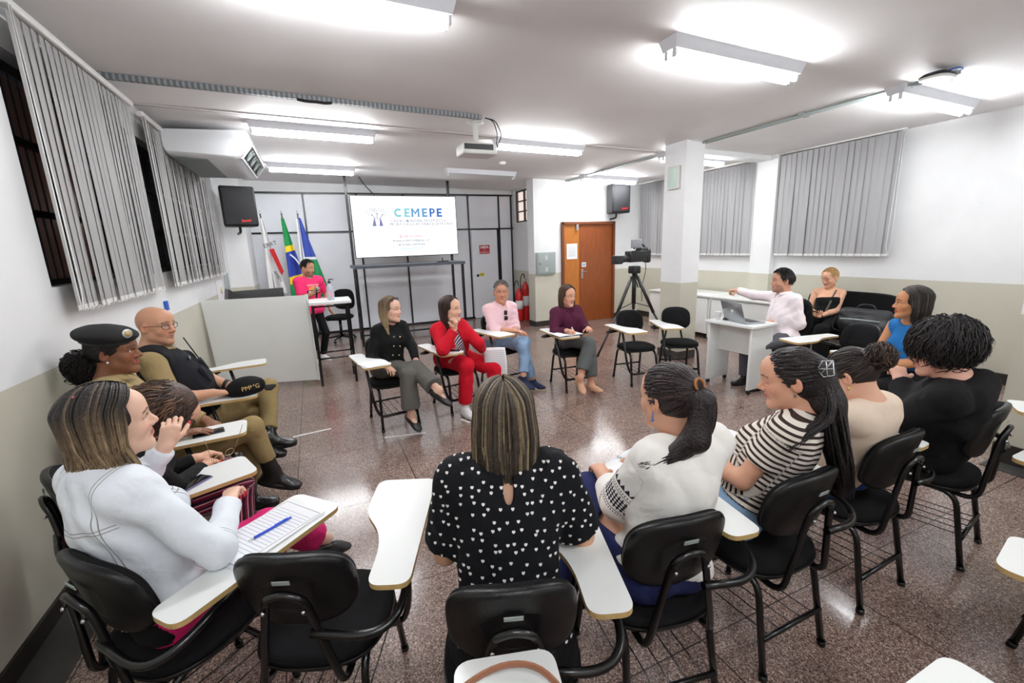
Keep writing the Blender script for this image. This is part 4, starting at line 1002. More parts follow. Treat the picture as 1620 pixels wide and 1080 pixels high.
V, Q = capm(); np_mesh('crown', V, Q, M_fab, cpp)
b = MB(); b.grid(lambda u, v: (-.09+.18*u, .10+.10*v*math.sin(math.pi*(.12+.76*u)), .012+.010*math.sin(math.pi*u)-.01*v), 14, 6); o = b.build('brim', M_fab, cpp); md = o.modifiers.new('t', 'SOLIDIFY'); md.thickness = .004
M_gold = mat('gold_thread', srgb(206, 172, 104), .5)
text_mesh('PMMG', .045, face_matrix((.108, .0, .06), (-.15, 1, 0), (-.25, 0, 1)), 'lettering', M_gold, cpp)
hb = thing('handbag', 'brown leather bag strap looped over the white board at the bottom edge', 'handbag', on_board('R0', .0, 0), yaw_of('R0'))
MB().tube([(.03, .27, .0), (.10, .335, .035), (.21, .365, .05), (.30, .345, .04), (.36, .29, -.04), (.37, .25, -.3)], .012, 8, bend=.06, ell=(.35, (0, 0, 1))).build('strap', mat('brown_leather', srgb(146, 92, 62), .45, bump=.1, bscale=200), hb)
MB().rbox((.40, .06, -.42), (.12, .32, .24), .03).build('bag_body', MATS['brown_leather'], hb)
# joint positions of every person, in metres in the room
POSE = {
 'P17': dict(hip=(0.426, 1.054, 0.56), hipR=(0.506, 1.025, 0.54), hipL=(0.347, 1.083, 0.54), head=(0.514, 1.261, 1.145), neck=(0.5, 1.222, 0.99), shR=(0.634, 1.173, 0.95), shL=(0.366, 1.27, 0.95), elR=(0.738, 1.142, 0.715), wrR=(0.751, 1.362, 0.73), knR=(0.658, 1.395, 0.485), anR=(0.663, 1.383, 0.09), elL=(0.297, 1.291, 0.701), wrL=(0.484, 1.448, 0.66), knL=(0.468, 1.465, 0.485), anL=(0.456, 1.458, 0.09)),
 'P16': dict(hip=(1.03, 1.081, 0.56), hipR=(1.113, 1.069, 0.54), hipL=(0.947, 1.092, 0.54), head=(1.102, 1.142, 1.15), neck=(1.131, 1.088, 1.001), shR=(1.273, 1.093, 0.961), shL=(0.99, 1.083, 0.961), elR=(1.324, 1.218, 0.744), wrR=(1.25, 1.423, 0.735), knR=(1.185, 1.458, 0.48), anR=(1.193, 1.452, 0.09), elL=(0.944, 1.21, 0.744), wrL=(1.017, 1.416, 0.74), knL=(0.985, 1.475, 0.65), anL=(0.867, 1.498, 0.09)),
 'P15': dict(hip=(1.617, 1.198, 0.55), hipR=(1.7, 1.204, 0.53), hipL=(1.533, 1.193, 0.53), head=(1.698, 1.101, 1.14), neck=(1.727, 1.06, 0.991), shR=(1.864, 1.095, 0.951), shL=(1.59, 1.026, 0.951), elR=(1.897, 1.193, 0.717), wrR=(1.756, 1.359, 0.735), knR=(1.698, 1.601, 0.478), anR=(1.712, 1.556, 0.09), elL=(1.498, 1.123, 0.733), wrL=(1.506, 1.341, 0.73), knL=(1.48, 1.586, 0.478), anL=(1.472, 1.539, 0.09)),
 'P14': dict(hip=(2.28, 1.21, 0.55), hipR=(2.364, 1.21, 0.53), hipL=(2.196, 1.21, 0.53), head=(2.184, 1.14, 1.065), neck=(2.202, 1.063, 0.949), shR=(2.342, 1.078, 0.909), shL=(2.061, 1.048, 0.909), elR=(2.436, 1.223, 0.721), wrR=(2.41, 1.44, 0.735), knR=(2.375, 1.606, 0.479), anR=(2.38, 1.57, 0.09), elL=(2.141, 1.25, 0.774), wrL=(2.24, 1.44, 0.73), knL=(2.158, 1.605, 0.479), anL=(2.14, 1.57, 0.09)),
 'P13': dict(hip=(2.981, 1.13, 0.56), hipR=(3.071, 1.143, 0.54), hipL=(2.892, 1.118, 0.54), head=(2.784, 1.079, 1.125), neck=(2.801, 1.001, 0.965), shR=(2.969, 1.036, 0.925), shL=(2.633, 0.965, 0.925), elR=(3.077, 1.18, 0.717), wrR=(3.043, 1.411, 0.74), knR=(3.026, 1.568, 0.498), anR=(3.044, 1.472, 0.09), elL=(2.755, 1.151, 0.763), wrL=(2.909, 1.273, 0.893), knL=(2.818, 1.539, 0.498), anL=(2.827, 1.442, 0.09)),
 'P12': dict(hip=(4.365, 1.814, 0.56), hipR=(4.397, 1.894, 0.54), hipL=(4.333, 1.734, 0.54), head=(4.295, 1.88, 1.14), neck=(4.336, 1.869, 0.982), shR=(4.374, 2.01, 0.942), shL=(4.298, 1.728, 0.942), elR=(4.305, 2.068, 0.693), wrR=(4.089, 2.012, 0.66), knR=(4.023, 2.062, 0.493), anR=(4.045, 2.062, 0.09), elL=(4.197, 1.757, 0.7), wrL=(4.051, 1.919, 0.64), knL=(3.947, 1.873, 0.493), anL=(3.962, 1.858, 0.09)),
 'P10': dict(hip=(4.89, 3.324, 0.56), hipR=(4.898, 3.414, 0.54), hipL=(4.882, 3.234, 0.54), head=(4.951, 3.416, 1.19), neck=(4.993, 3.402, 1.025), shR=(5.046, 3.565, 0.985), shL=(4.94, 3.238, 0.985), elR=(5.051, 3.84, 0.977), wrR=(5.019, 4.068, 1.025), knR=(4.472, 3.464, 0.508), anR=(4.511, 3.467, 0.09), elL=(4.938, 3.158, 0.716), wrL=(4.795, 3.369, 0.744), knL=(4.454, 3.258, 0.508), anL=(4.492, 3.248, 0.09)),
 'P11': dict(hip=(6.249, 3.632, 0.56), hipR=(6.234, 3.719, 0.54), hipL=(6.264, 3.545, 0.54), head=(6.303, 3.694, 1.13), neck=(6.344, 3.71, 0.968), shR=(6.288, 3.848, 0.928), shL=(6.4, 3.572, 0.928), elR=(6.189, 3.843, 0.678), wrR=(6.051, 3.658, 0.67), knR=(5.818, 3.661, 0.5), anR=(5.846, 3.673, 0.09), elL=(6.249, 3.539, 0.707), wrL=(6.026, 3.573, 0.66), knL=(5.854, 3.458, 0.5), anL=(5.884, 3.456, 0.09)),
 'P5': dict(hip=(-0.09, 7.55, 0.86), hipR=(-0.16, 7.501, 0.84), hipL=(-0.02, 7.599, 0.84), head=(-0.075, 7.511, 1.47), neck=(-0.087, 7.537, 1.313), shR=(-0.234, 7.469, 1.273), shL=(0.059, 7.606, 1.273), elR=(-0.213, 7.373, 1.031), wrR=(-0.023, 7.28, 1.1), knR=(-0.092, 7.383, 0.455), anR=(-0.172, 7.493, 0.08), elL=(0.141, 7.717, 1.052), wrL=(0.164, 7.606, 0.86), knL=(0.068, 7.494, 0.455), anL=(-0.008, 7.607, 0.08)),
 'P6': dict(hip=(0.571, 4.429, 0.56), hipR=(0.491, 4.4, 0.54), hipL=(0.652, 4.459, 0.54), head=(0.653, 4.443, 1.12), neck=(0.635, 4.482, 0.963), shR=(0.504, 4.421, 0.923), shL=(0.766, 4.543, 0.923), elR=(0.412, 4.346, 0.691), wrR=(0.505, 4.149, 0.64), knR=(0.785, 4.119, 0.583), anR=(0.911, 3.768, 0.441), elL=(0.817, 4.36, 0.743), wrL=(0.804, 4.159, 0.646), knL=(0.696, 4.053, 0.55), anL=(0.695, 4.037, 0.152)),
 'P7': dict(hip=(1.27, 4.509, 0.56), hipR=(1.184, 4.497, 0.54), hipL=(1.357, 4.521, 0.54), head=(1.206, 4.239, 1.1), neck=(1.191, 4.28, 0.94), shR=(1.053, 4.23, 0.9), shL=(1.33, 4.331, 0.9), elR=(1.04, 4.007, 0.754), wrR=(1.173, 4.034, 0.937), knR=(1.29, 4.094, 0.541), anR=(1.262, 4.135, 0.1), elL=(1.452, 4.16, 0.736), wrL=(1.551, 4.331, 0.622), knL=(1.646, 4.247, 0.418), anL=(1.619, 4.185, 0.09)),
 'P8': dict(hip=(2.032, 5.048, 0.56), hipR=(1.943, 5.024, 0.54), hipL=(2.121, 5.071, 0.54), head=(2.092, 5.041, 1.14), neck=(2.084, 5.086, 0.972), shR=(1.911, 5.056, 0.932), shL=(2.256, 5.117, 0.932), elR=(1.941, 4.905, 0.697), wrR=(2.098, 4.724, 0.7), knR=(2.223, 4.687, 0.557), anR=(2.108, 4.507, 0.185), elL=(2.237, 4.98, 0.688), wrL=(2.126, 4.773, 0.64), knL=(2.164, 4.635, 0.52), anL=(2.275, 4.605, 0.09)),
 'P9': dict(hip=(2.74, 4.509, 0.56), hipR=(2.655, 4.521, 0.54), hipL=(2.824, 4.497, 0.54), head=(2.725, 4.516, 1.09), neck=(2.725, 4.558, 0.933), shR=(2.581, 4.558, 0.893), shL=(2.87, 4.558, 0.893), elR=(2.485, 4.421, 0.693), wrR=(2.525, 4.206, 0.74), knR=(2.741, 4.085, 0.6), anR=(2.592, 4.035, 0.22), elL=(2.89, 4.386, 0.698), wrL=(2.796, 4.188, 0.74), knL=(2.762, 4.092, 0.53), anL=(2.784, 4.109, 0.11)),
 'P1': dict(hip=(-0.604, 1.695, 0.56), hipR=(-0.549, 1.63, 0.54), hipL=(-0.658, 1.76, 0.54), head=(-0.653, 1.749, 1.185), neck=(-0.688, 1.718, 1.035), shR=(-0.592, 1.611, 0.995), shL=(-0.783, 1.824, 0.995), elR=(-0.396, 1.556, 0.76), wrR=(-0.389, 1.797, 0.8), knR=(-0.298, 1.944, 0.585), anR=(-0.101, 2.153, 0.314), elL=(-0.737, 2.005, 0.816), wrL=(-0.601, 2, 0.99), knL=(-0.326, 2.033, 0.53), anL=(-0.339, 2.048, 0.09)),
 'P2': dict(hip=(-0.918, 2.407, 0.55), hipR=(-0.896, 2.324, 0.53), hipL=(-0.94, 2.49, 0.53), head=(-0.65, 2.257, 1.04), neck=(-0.76, 2.227, 0.926), shR=(-0.722, 2.088, 0.886), shL=(-0.797, 2.367, 0.886), elR=(-0.673, 2.253, 0.69), wrR=(-0.614, 2.468, 0.68), knR=(-0.49, 2.47, 0.54), anR=(-0.532, 2.397, 0.09), elL=(-0.862, 2.487, 0.664), wrL=(-0.669, 2.598, 0.68), knL=(-0.539, 2.654, 0.54), anL=(-0.589, 2.609, 0.09)),
 'P3': dict(hip=(-0.9, 3.1, 0.56), hipR=(-0.892, 3.01, 0.54), hipL=(-0.908, 3.19, 0.54), head=(-1.066, 3.093, 1.2), neck=(-1.111, 3.089, 1.035), shR=(-1.098, 2.937, 0.995), shL=(-1.124, 3.24, 0.995), elR=(-1.011, 2.831, 0.757), wrR=(-0.779, 2.87, 0.74), knR=(-0.479, 3.107, 0.62), anR=(-0.4, 3.124, 0.28), elL=(-0.926, 3.223, 0.805), wrL=(-0.726, 3.176, 0.691), knL=(-0.483, 3.242, 0.496), anL=(-0.591, 3.237, 0.09)),
 'P4': dict(hip=(-0.89, 3.851, 0.56), hipR=(-0.887, 3.758, 0.54), hipL=(-0.893, 3.945, 0.54), head=(-1.033, 3.745, 1.245), neck=(-1.079, 3.737, 1.073), shR=(-1.048, 3.56, 1.033), shL=(-1.11, 3.913, 1.033), elR=(-0.964, 3.487, 0.77), wrR=(-0.751, 3.606, 0.75), knR=(-0.583, 4.077, 0.466), anR=(-0.526, 3.683, 0.286), elL=(-0.897, 3.87, 0.848), wrL=(-0.687, 3.804, 0.743), knL=(-0.455, 4.015, 0.617), anL=(-0.466, 3.694, 0.321))}
# ================================================================== PEOPLE
def hsh(k): return sum((i+3)*ord(c)*7 for i, c in enumerate(k))
def skinmat(): return mat('skin', (.6, .4, .3), .48, attr=True, spec=.35, bump=.06, bscale=220)
def hairmat(): return mat('hair', (.05, .04, .03), .42, attr=True, spec=.35, var=.25, vscale=60, bump=.5, bscale=120)
UP = V3(0, 0, 1)
def frame(yaw, pitch=0., roll=0.):
    y, p, r = map(math.radians, (yaw, pitch, roll))
    f = V3(-math.sin(y)*math.cos(p), math.cos(y)*math.cos(p), math.sin(p)); rt = unit(np.cross(f, UP)); u = np.cross(rt, f)
    rt2 = rt*math.cos(r)+u*math.sin(r); u2 = np.cross(rt2, f); return np.stack([rt2, f, u2], 1)
def fold_mat(name, col, rough=.8, amt=.25, scale=14, **k): return mat(name, col, rough, bump=amt, bscale=scale, **k)
def cloth_mat(name, col, rough=.85, var=.05):
    """woven cloth: soft creases plus a fine weave"""
    if name in MATS: return MATS[name]
    m = mat(name, col, rough, spec=.22, var=var, vscale=5); nt = m.node_tree; N = nt.nodes; L = nt.links; b = N['Principled BSDF']
    tc = N.new('ShaderNodeTexCoord'); n1 = N.new('ShaderNodeTexNoise'); n1.inputs['Scale'].default_value = 9; n1.inputs['Detail'].default_value = 2.5; n1.inputs['Distortion'].default_value = .5
    n2 = N.new('ShaderNodeTexNoise'); n2.inputs['Scale'].default_value = 420; L.new(tc.outputs['Object'], n1.inputs[0]); L.new(tc.outputs['Object'], n2.inputs[0])
    b1 = N.new('ShaderNodeBump'); b1.inputs['Strength'].default_value = .55; b1.inputs['Distance'].default_value = .03; L.new(n1.outputs[0], b1.inputs['Height'])
    b2 = N.new('ShaderNodeBump'); b2.inputs['Strength'].default_value = .2; b2.inputs['Distance'].default_value = .004; L.new(n2.outputs[0], b2.inputs['Height']); L.new(b1.outputs[0], b2.inputs['Normal']); L.new(b2.outputs[0], b.inputs['Normal'])
    return m
def add_stripes(m, attr, period, duty, col, phase=0., extra=None):
    nt = m.node_tree; N = nt.nodes; L = nt.links; b = N['Principled BSDF']
    old = b.inputs['Base Color'].links[0].from_socket if b.inputs['Base Color'].links else None
    a = N.new('ShaderNodeAttribute'); a.attribute_name = attr
    ad = N.new('ShaderNodeMath'); ad.operation = 'ADD'; ad.inputs[1].default_value = 10+phase; L.new(a.outputs['Fac'], ad.inputs[0])
    mo_ = N.new('ShaderNodeMath'); mo_.operation = 'MODULO'; mo_.inputs[1].default_value = period; L.new(ad.outputs[0], mo_.inputs[0])
    g = N.new('ShaderNodeMath'); g.operation = 'LESS_THAN'; g.inputs[1].default_value = period*duty; L.new(mo_.outputs[0], g.inputs[0])
    mx = N.new('ShaderNodeMixRGB'); mx.inputs[2].default_value = (*col, 1); L.new(g.outputs[0], mx.inputs[0])
    if old: L.new(old, mx.inputs[1])
    else: mx.inputs[1].default_value = b.inputs['Base Color'].default_value
    L.new(mx.outputs[0], b.inputs['Base Color']); return m

class Person:
    def __init__(s, key, label, head, skin, sc=1., fine=True, wid=1., fem=True):
        s.key = key; s.J = {k: V3(*v) for k, v in POSE[key].items()}; J = s.J
        s.sc = sc; s.fine = fine; s.w = 1+(wid-1)*.8-.06; s.fem = fem; s.skin = V3(*srgb(*skin)); s.skin_srgb = skin
        s.base = V3(J['hip'][0], J['hip'][1], 0)
        s.root = thing('person', label, 'person', tuple(s.base)); 
        s.Rh = frame(*head); s.hs = sc*1.10
        s.hd = s.h_of(J['head'])
        s.u = unit(J['neck']-J['hip']); a = J['shR']-J['shL']; s.a = unit(a-s.u*(a@s.u)); s.f = np.cross(s.u, s.a)
        s.ph = unit(J['hipR']-J['hipL'])
        s.parts = []
    def h_of(s, p): return p
    def W(s, p): return s.J['head']+s.Rh @ (np.asarray(p, float)*s.hs)
    def put(s, name, VQ, m, col=None, attrs=None, parent=None, label=None):
        V, Q = VQ
        o = np_mesh(name, V-s.base, Q, m, parent or s.root, col, attrs)
        if label: o['label'] = label
        return o
    def mb(s, name, b, m, parent=None, label=None):
        b.v = [(v[0]-s.base[0], v[1]-s.base[1], v[2]) for v in b.v]
        o = b.build(name, m, parent or s.root)
        if label: o['label'] = label
        return o
    # ---------------------------------------------------------------- skin
    def head_prims(s, closed=False, heavy=0.):
        W = s.W; h = s.hs; R = s.Rh; f = s.fem
        E = lambda c, r, k: (EL(W(c), V3(*r)*h, R), k*h)
        C = lambda a, b, ra, rb, k: (RC(W(a), W(b), ra*h, rb*h), k*h)
        jw = .040 if f else .046
        P = [E((0, -.015, .027), (.073, .093, .086), .01), E((0, .018, -.028), (.060+.006*heavy, .070, .086), .03), E((0, .045, .045), (.055, .05, .05), .03)]
        for x in (-1, 1):
            P += [C((x*jw, .012, -.062), (x*.012, .066, -.097), .024+.004*heavy, .017, .025), E((x*.036, .053, -.026), (.026, .024, .026), .02), C((x*.042, .062, .020), (x*.012, .079, .019), .011, .011, .02)]
        P += [E((0, .068, -.099), (.020, .017, .016), .018), C((0, .080, .012), (0, .103, -.028), .0085, .0115, .012)]
        for x in (-1, 1): P += [E((x*.0115, .092, -.034), (.009, .010, .008), .007)]
        P += [C((-.023, .075, -.0570), (0, .086, -.0550), .0055, .0068, .007), C((.023, .075, -.0570), (0, .086, -.0550), .0055, .0068, .007), C((-.019, .076, -.0655), (0, .0855, -.0672), .006, .0078, .007), C((.019, .076, -.0655), (0, .0855, -.0672), .006, .0078, .007)]
        return P
    def build_body(s, hands=None, bare_arms=False, bare_chest=False, bare_legs=False, closed=False, beard=None, lips=(176, 92, 88), brow=(60, 42, 34), neck_r=None, eyes=True, heavy=0., nails=None, chest_h=None, tattoo=False, scalp=None):
        J, w, sc = s.J, s.W, s.hs; parts = []
        hres = .0042 if s.fine else .0058
        nr = neck_r or (.046 if s.fem else .056)
        P = s.head_prims(closed, heavy)
        nb = J['neck']; 
        nk = [(RC(w((0, -.022, -.055)), nb+s.u*.02*sc, nr*sc, (nr+.004)*sc), .03), (RC(w((0, .0, -.08)), nb+s.f*.02*sc, nr*.8*sc, nr*.9*sc), .03)]
        for sd in 'RL': nk.append((RC(nb+s.u*.0-s.f*.01, nb*.45+J['sh'+sd]*.55-s.u*.012, .040*sc, .030*sc), .04))
        f = prims_field(P+nk, hres, .02)
        # eye sockets, ears, mouth line
        for x in (-1, 1):
            if not closed: f.sub(EL(w((x*.0315, .092, .001)), V3(.017, .014, .0105)*sc, s.Rh), .010)
            else: f.sub(EL(w((x*.0315, .097, .004)), V3(.018, .012, .014)*sc, s.Rh), .012)
            Re = s.Rh @ np.array(Matrix.Rotation(x*.35, 3, 'Z') @ Matrix.Rotation(-.15, 3, 'X'))
            f.add(EL(w((x*.0765, -.012, -.006)), V3(.0085, .0195, .0310)*sc, Re), .006); f.sub(EL(w((x*.0835, -.008, -.004)), V3(.006, .011, .019)*sc, Re), .004)
            if not closed: f.add(RC(w((x*.018, .0805, .0088)), w((x*.046, .0725, .0075)), .0050*sc, .0046*sc), .005); f.add(RC(w((x*.020, .079, -.0085)), w((x*.044, .0725, -.0075)), .0036*sc, .0034*sc), .005)
            f.sub(EL(w((x*.0065, .099, -.042)), V3(.004, .005, .003)*sc, s.Rh), .002)
        f.sub(RC(w((-.022, .0850, -.0612)), w((.022, .0850, -.0612)), .0020*sc, .0020*sc), .003)
        f.cut(nb-s.u*.055*sc, -s.u)
        parts.append(f.mesh())
        # trunk and legs under the clothes
        tor = s.torso(-.012, breast=.9)
        leg = []
        for sd in 'RL': leg += [(RC(J['hip'+sd], J['kn'+sd], .070*sc*s.w, .05*sc*s.w), .03), (RC(J['kn'+sd], J['an'+sd], .047*sc*s.w, .034*sc), .02)]
        if bare_chest:
            f = prims_field(s.torso(.0, breast=.9), .008, .03); f.cut(J['neck']+s.u*.035, s.u); parts.append(f.mesh())
        f = prims_field(tor+leg, .016, .03); f.cut(J['neck']-s.u*.02*sc, s.u); parts.append(f.mesh())
        ares = .0045 if s.fine else .006
        for sd in 'RL':
            hp = (hands or {}).get(sd, {})
            pr = [(RC(J['sh'+sd], J['el'+sd], (.046 if bare_arms else .038)*sc*s.w, .036*sc*s.w), .02), (RC(J['el'+sd], J['el'+sd]*.6+J['wr'+sd]*.4, .037*sc*s.w, .037*sc*s.w), .02), (RC(J['el'+sd]*.6+J['wr'+sd]*.4, J['wr'+sd], .036*sc*s.w, .0265*sc), .02)]
            fine_pr = s.hand(sd, hp)
            full = bare_arms
            lo = pr if full else pr[1:]
            f = prims_field(lo+fine_pr, ares if not full else max(ares, .0048), .015)
            parts.append(f.mesh())
        for sd in 'RL':
            if bare_legs: f = prims_field([leg[1 if sd == 'R' else 3]]+s.foot(sd, skin=True), .006, .015); parts.append(f.mesh())
        V, Q = joinq(parts)
        # colouring
        p = (V-J['head']) @ s.Rh/s.hs; x, y, z = np.abs(p[:, 0]), p[:, 1], p[:, 2]
        col = np.tile(s.skin, (len(V), 1)); near = (np.abs(p) < .16).all(1)
        def blend(m, c, a): 
            a = (a*m)[:, None]; nonlocal col; col = col*(1-a)+np.asarray(srgb(*c))*a
        fr = near & (y > .045)
        red = (min(255, s.skin_srgb[0]+8), max(0, s.skin_srgb[1]-22), max(0, s.skin_srgb[2]-20))
        blend(fr, red, .45*np.exp(-(((x-.042)/.018)**2+((z+.028)/.018)**2))); blend(near & (y > .08), red, .4*np.exp(-((x/.014)**2+((z+.03)/.012)**2)))
        blend(near & (x > .07), red, .35*np.exp(-((z+.005)/.03)**2))
        lp = 1-((x/.0265)**2+((z+.0612)/.0092)**2); blend(fr & (y > .065), lips, np.clip(lp*3, 0, .9))
        bz = .0255+.10*(x-.015)*(x < .037)-.25*(x-.037)*(x >= .037); bl = np.clip(1-np.abs(z-bz)/.0040, 0, 1)*(x > .011)*(x < .052); blend(fr, brow, np.clip(bl*2, 0, .85))
        ly = ((x-.0315)/.0175)**2+((z-.002)/.0075)**2
        blend(fr, (50, 34, 30), np.clip(1-np.abs(ly-1.05)/.45, 0, 1)*.75*(z > -.001) if not closed else np.clip(1-np.abs(z+.004+.2*(x-.0315)**2*60)/.0028, 0, 1)*(np.abs(x-.0315) < .016)*.85)
        if beard:
            bm = near & (z < -.035) & (y > .0) & (z > -.125); d = np.clip(((-z-.035)/.02), 0, 1)*np.clip((y+.0)/.02, 0, 1)
            must = np.exp(-((x/.026)**2+((z+.048)/.006)**2))*1.1; chin = np.clip((-.066-z)/.012, 0, 1)
            cover = np.clip(np.maximum(np.maximum(must, chin), np.clip((x-.030)/.012, 0, 1)*np.clip((-.03-z)/.02, 0, 1)*np.clip((y-.0)/.03, 0, 1)), 0, 1)*(lp < 0.15)
            blend(bm & (y > 0), beard[:3], cover*beard[3])
        if scalp: blend(near, scalp, np.clip((.857*(-y)+.514*z+.0257)/.02, 0, 1)*.8)
        if tattoo:
            q = V-J['elL']; n = np.sin(V[:, 0]*160)*np.sin(V[:, 1]*140+1)*np.sin(V[:, 2]*150+2)
            m = (np.linalg.norm(q, axis=1) < .20) & (n > .45); blend(m, (80, 70, 75), .7*np.ones(len(V)))
        if nails:
            for c in s.tips: blend(np.linalg.norm(V-c, axis=1) < .0085*sc, nails, .95*np.ones(len(V)))
        s.body = s.put('body', (V, Q), skinmat(), col)
        if eyes and not closed:
            for sx in (-1, 1):
                b = MB(); c = w((sx*.0315, .0700, .0005)); b.sphere(c, .0112*sc, 14, 10, 0)
                d = unit(s.Rh @ V3(0, 1, 0)); b.sphere(Vector(c)+Vector(d*.0062*sc), .0060*sc, 10, 8, 1)
                s.mb('eye', b, [mat('eye_white', srgb(232, 226, 222), .2), mat('iris_dark', srgb(42, 28, 20), .15)])
    def hand(s, sd, o):
        J = s.J; sc = s.sc*(.95 if s.fem else 1.03); wr = J['wr'+sd]; fa = unit(wr-J['el'+sd])
        d = unit(o.get('d', fa)); n = o.get('n', V3(0, 0, -1)); n = np.asarray(n, float); n = unit(n-d*(n@d))
        t = np.cross(d, n) if sd == 'R' else np.cross(n, d)
        curl = o.get('curl', 22); curls = o.get('curls', [curl]*4); pr = []
        L = ((.040, .025, .020), (.045, .028, .021), (.041, .026, .020), (.032, .019, .017)); off = (.028, .0095, -.009, -.026); kb = (.083, .086, .081, .073); rr = (.0090, .0094, .0089, .0078)
        P = lambda a, b, c: wr+(d*a+t*b+n*c)*sc
        for i in range(4): pr.append((RC(P(.005, off[i]*.55, 0), P(kb[i], off[i], 0), .0135*sc, .0108*sc), .014*sc))
        pr.append((RC(P(.03, .0, .004), P(.055, 0, .004), .019*sc, .017*sc), .014*sc)); pr.append((RC(P(.014, .020, .006), P(.045, .026, .006), .014*sc, .013*sc), .012*sc))
        s.tips = getattr(s, 'tips', [])
        sp = o.get('spread', (7, 2, -3, -8))
        for i in range(4):
            q = P(kb[i], off[i], 0); c = math.radians(curls[i]); a = math.radians(sp[i]); ang = 0
            dd = unit(d*math.cos(a)+t*math.sin(a))
            for k in range(3):
                ang += c*(.9, 1.1, .7)[k]
                v = dd*math.cos(ang)+n*math.sin(ang); q2 = q+v*L[i][k]*sc
                pr.append((RC(q, q2, rr[i]*(1-.08*k)*sc, rr[i]*(1-.08*(k+1))*sc), .0035*sc)); q = q2
            s.tips.append(q-n*.004)
        th = o.get('thumb', (.72, .66, .25)); v1 = unit(d*th[0]+t*th[1]+n*th[2]); v2 = unit(v1+d*.25+n*.25*(curl/22.)-t*.15); q = P(.020, .026, .006)
        for v, l, r1, r2 in ((v1, .042, .0125, .0105), (v2, .032, .0105, .0095), (unit(v2+n*.1), .026, .0095, .008)):
            pr.append((RC(q, q+v*l*sc, r1*sc, r2*sc), .006*sc)); q = q+v*l*sc
        s.tips.append(q-n*.004)
        return pr
    # ---------------------------------------------------------------- trunk
    def torso(s, off=0., breast=1., belly=0., wide=1.):
        J, sc, w = s.J, s.sc, s.w*wide; h, n = J['hip'], J['neck']; u, a, f = s.u, s.a, s.f
        pf = np.cross(UP, s.ph); Rp = np.stack([s.ph, unit(pf), UP], 1); Rt = np.stack([a, f, u], 1)
        at = lambda t: h*(1-t)+n*t
        am = unit(a+s.ph); Rm = np.stack([am, np.cross(u, am), u], 1)
        P = [(EL(h+UP*.0, V3(.160, .115, .105)*sc*w+off, Rp), .05), (EL(at(.30)+f*.01, V3(.138, .105+belly, .125)*sc*w+off, Rm), .07), (EL(at(.42)+f*(.015+belly*.5), V3(.132, .100+belly, .12)*sc*w+off, Rm), .07),
             (EL(at(.66)+f*.004, V3(.148, .108, .145)*sc*w+off, Rt), .07), (RC(J['shL']*.85+J['shR']*.15-u*.012, J['shR']*.85+J['shL']*.15-u*.012, .058*sc+off, .058*sc+off), .05),
             (RC(n-u*.01-f*.015, J['shR'], .048*sc+off*.6, .040*sc+off), .05), (RC(n-u*.01-f*.015, J['shL'], .048*sc+off*.6, .040*sc+off), .05),
             (EL(at(.72)-f*.035, V3(.125, .075, .12)*sc*w+off, Rt), .06)]
        for x, hp in ((1, 'hipR'), (-1, 'hipL')): P.append((RC(J[hp]-unit(pf)*.035*sc-UP*.005, J[hp]+unit(pf)*.05*sc, .085*sc*w+off, .08*sc*w+off), .05))
        if s.fem and breast:
            for x in (1, -1): P.append((EL(at(.62)+f*(.088*sc*w)+a*x*.068*sc*w, V3(.062, .055, .06)*sc*breast+off, Rt), .035))
        return P
    def top(s, m, off=.012, sleeve=2., cuff=.03, neck=(.075, .045), hem=.02, breast=1., belly=0., slack=.010, wr=.0035, freq=38, res=None, name='shirt', open_front=None, puff=0., attrs=False, wide=1., neck_f=.02, label=None, sl_end=None, extra=None, keyhole=False, hem_up=False):
        """sleeve: 0 none, 1 to the elbow, 2 to the wrist (fractions allowed)"""
        J, sc = s.J, s.sc; P = s.torso(off, breast, belly, wide)
        for sd in 'RL':
            sh, el, wrist = J['sh'+sd], J['el'+sd], J['wr'+sd]
            if sleeve <= 0: continue
            t = min(sleeve, 1.); e = sh*(1-t)+el*t
            P.append((RC(sh, e, (.052+slack)*sc*s.w+puff, (.052*(1-t)+.043*t+slack)*sc*s.w+puff*.6, sleeve <= 1), .035))
            if sleeve > 1:
                t = sleeve-1; e2 = el*(1-t)+wrist*t; P.append((RC(el, e2, (.044+slack)*sc*s.w, (.044*(1-t)+.031*t+slack*.9)*sc*s.w, True), .02))
        f = prims_field(P, res or (.0075 if s.fine else .0095), .03 if not extra else .09)
        if wr: f.wrinkle(wr, freq, hsh(s.key) % 97)
        # openings: neck, sleeve ends, hem
        f.sub(EL(J['neck']+s.u*(neck[1]+.03)*sc+s.f*neck_f*sc, V3(neck[0], neck[0]*1.05, .07)*sc, np.stack([s.a, s.f, s.u], 1)), .008)
        X, Y, Z = f.xyz()
        for sd in 'RL':
            if sleeve <= 0: 
                n_ = unit(J['sh'+sd]-J['neck']); c = J['neck']*.22+J['sh'+sd]*.78+s.u*.0
                f.sub(EL(c+n_*.11*sc-s.u*.05, V3(.09, .13, .17)*sc, np.stack([n_, s.f, s.u], 1)), .01); continue
        for p_, k_ in (extra or []): f.add(p_, k_)
        hp = J['hip']+s.u*hem; f.cut(hp, -s.u if not hem_up else -UP)
        if open_front:
            w0, w1, z0, z1, fx = open_front  # half widths at top/bottom, trunk fractions
            X, Y, Z = f.xyz(); o = J['hip']; L = np.linalg.norm(J['neck']-o)
            lat = (X-o[0])*s.a[0]+(Y-o[1])*s.a[1]+(Z-o[2])*s.a[2]; hgt = ((X-o[0])*s.u[0]+(Y-o[1])*s.u[1]+(Z-o[2])*s.u[2])/L; fw = (X-o[0])*s.f[0]+(Y-o[1])*s.f[1]+(Z-o[2])*s.f[2]
            hw = w0+(w1-w0)*np.clip((z1-hgt)/(z1-z0), 0, 1)
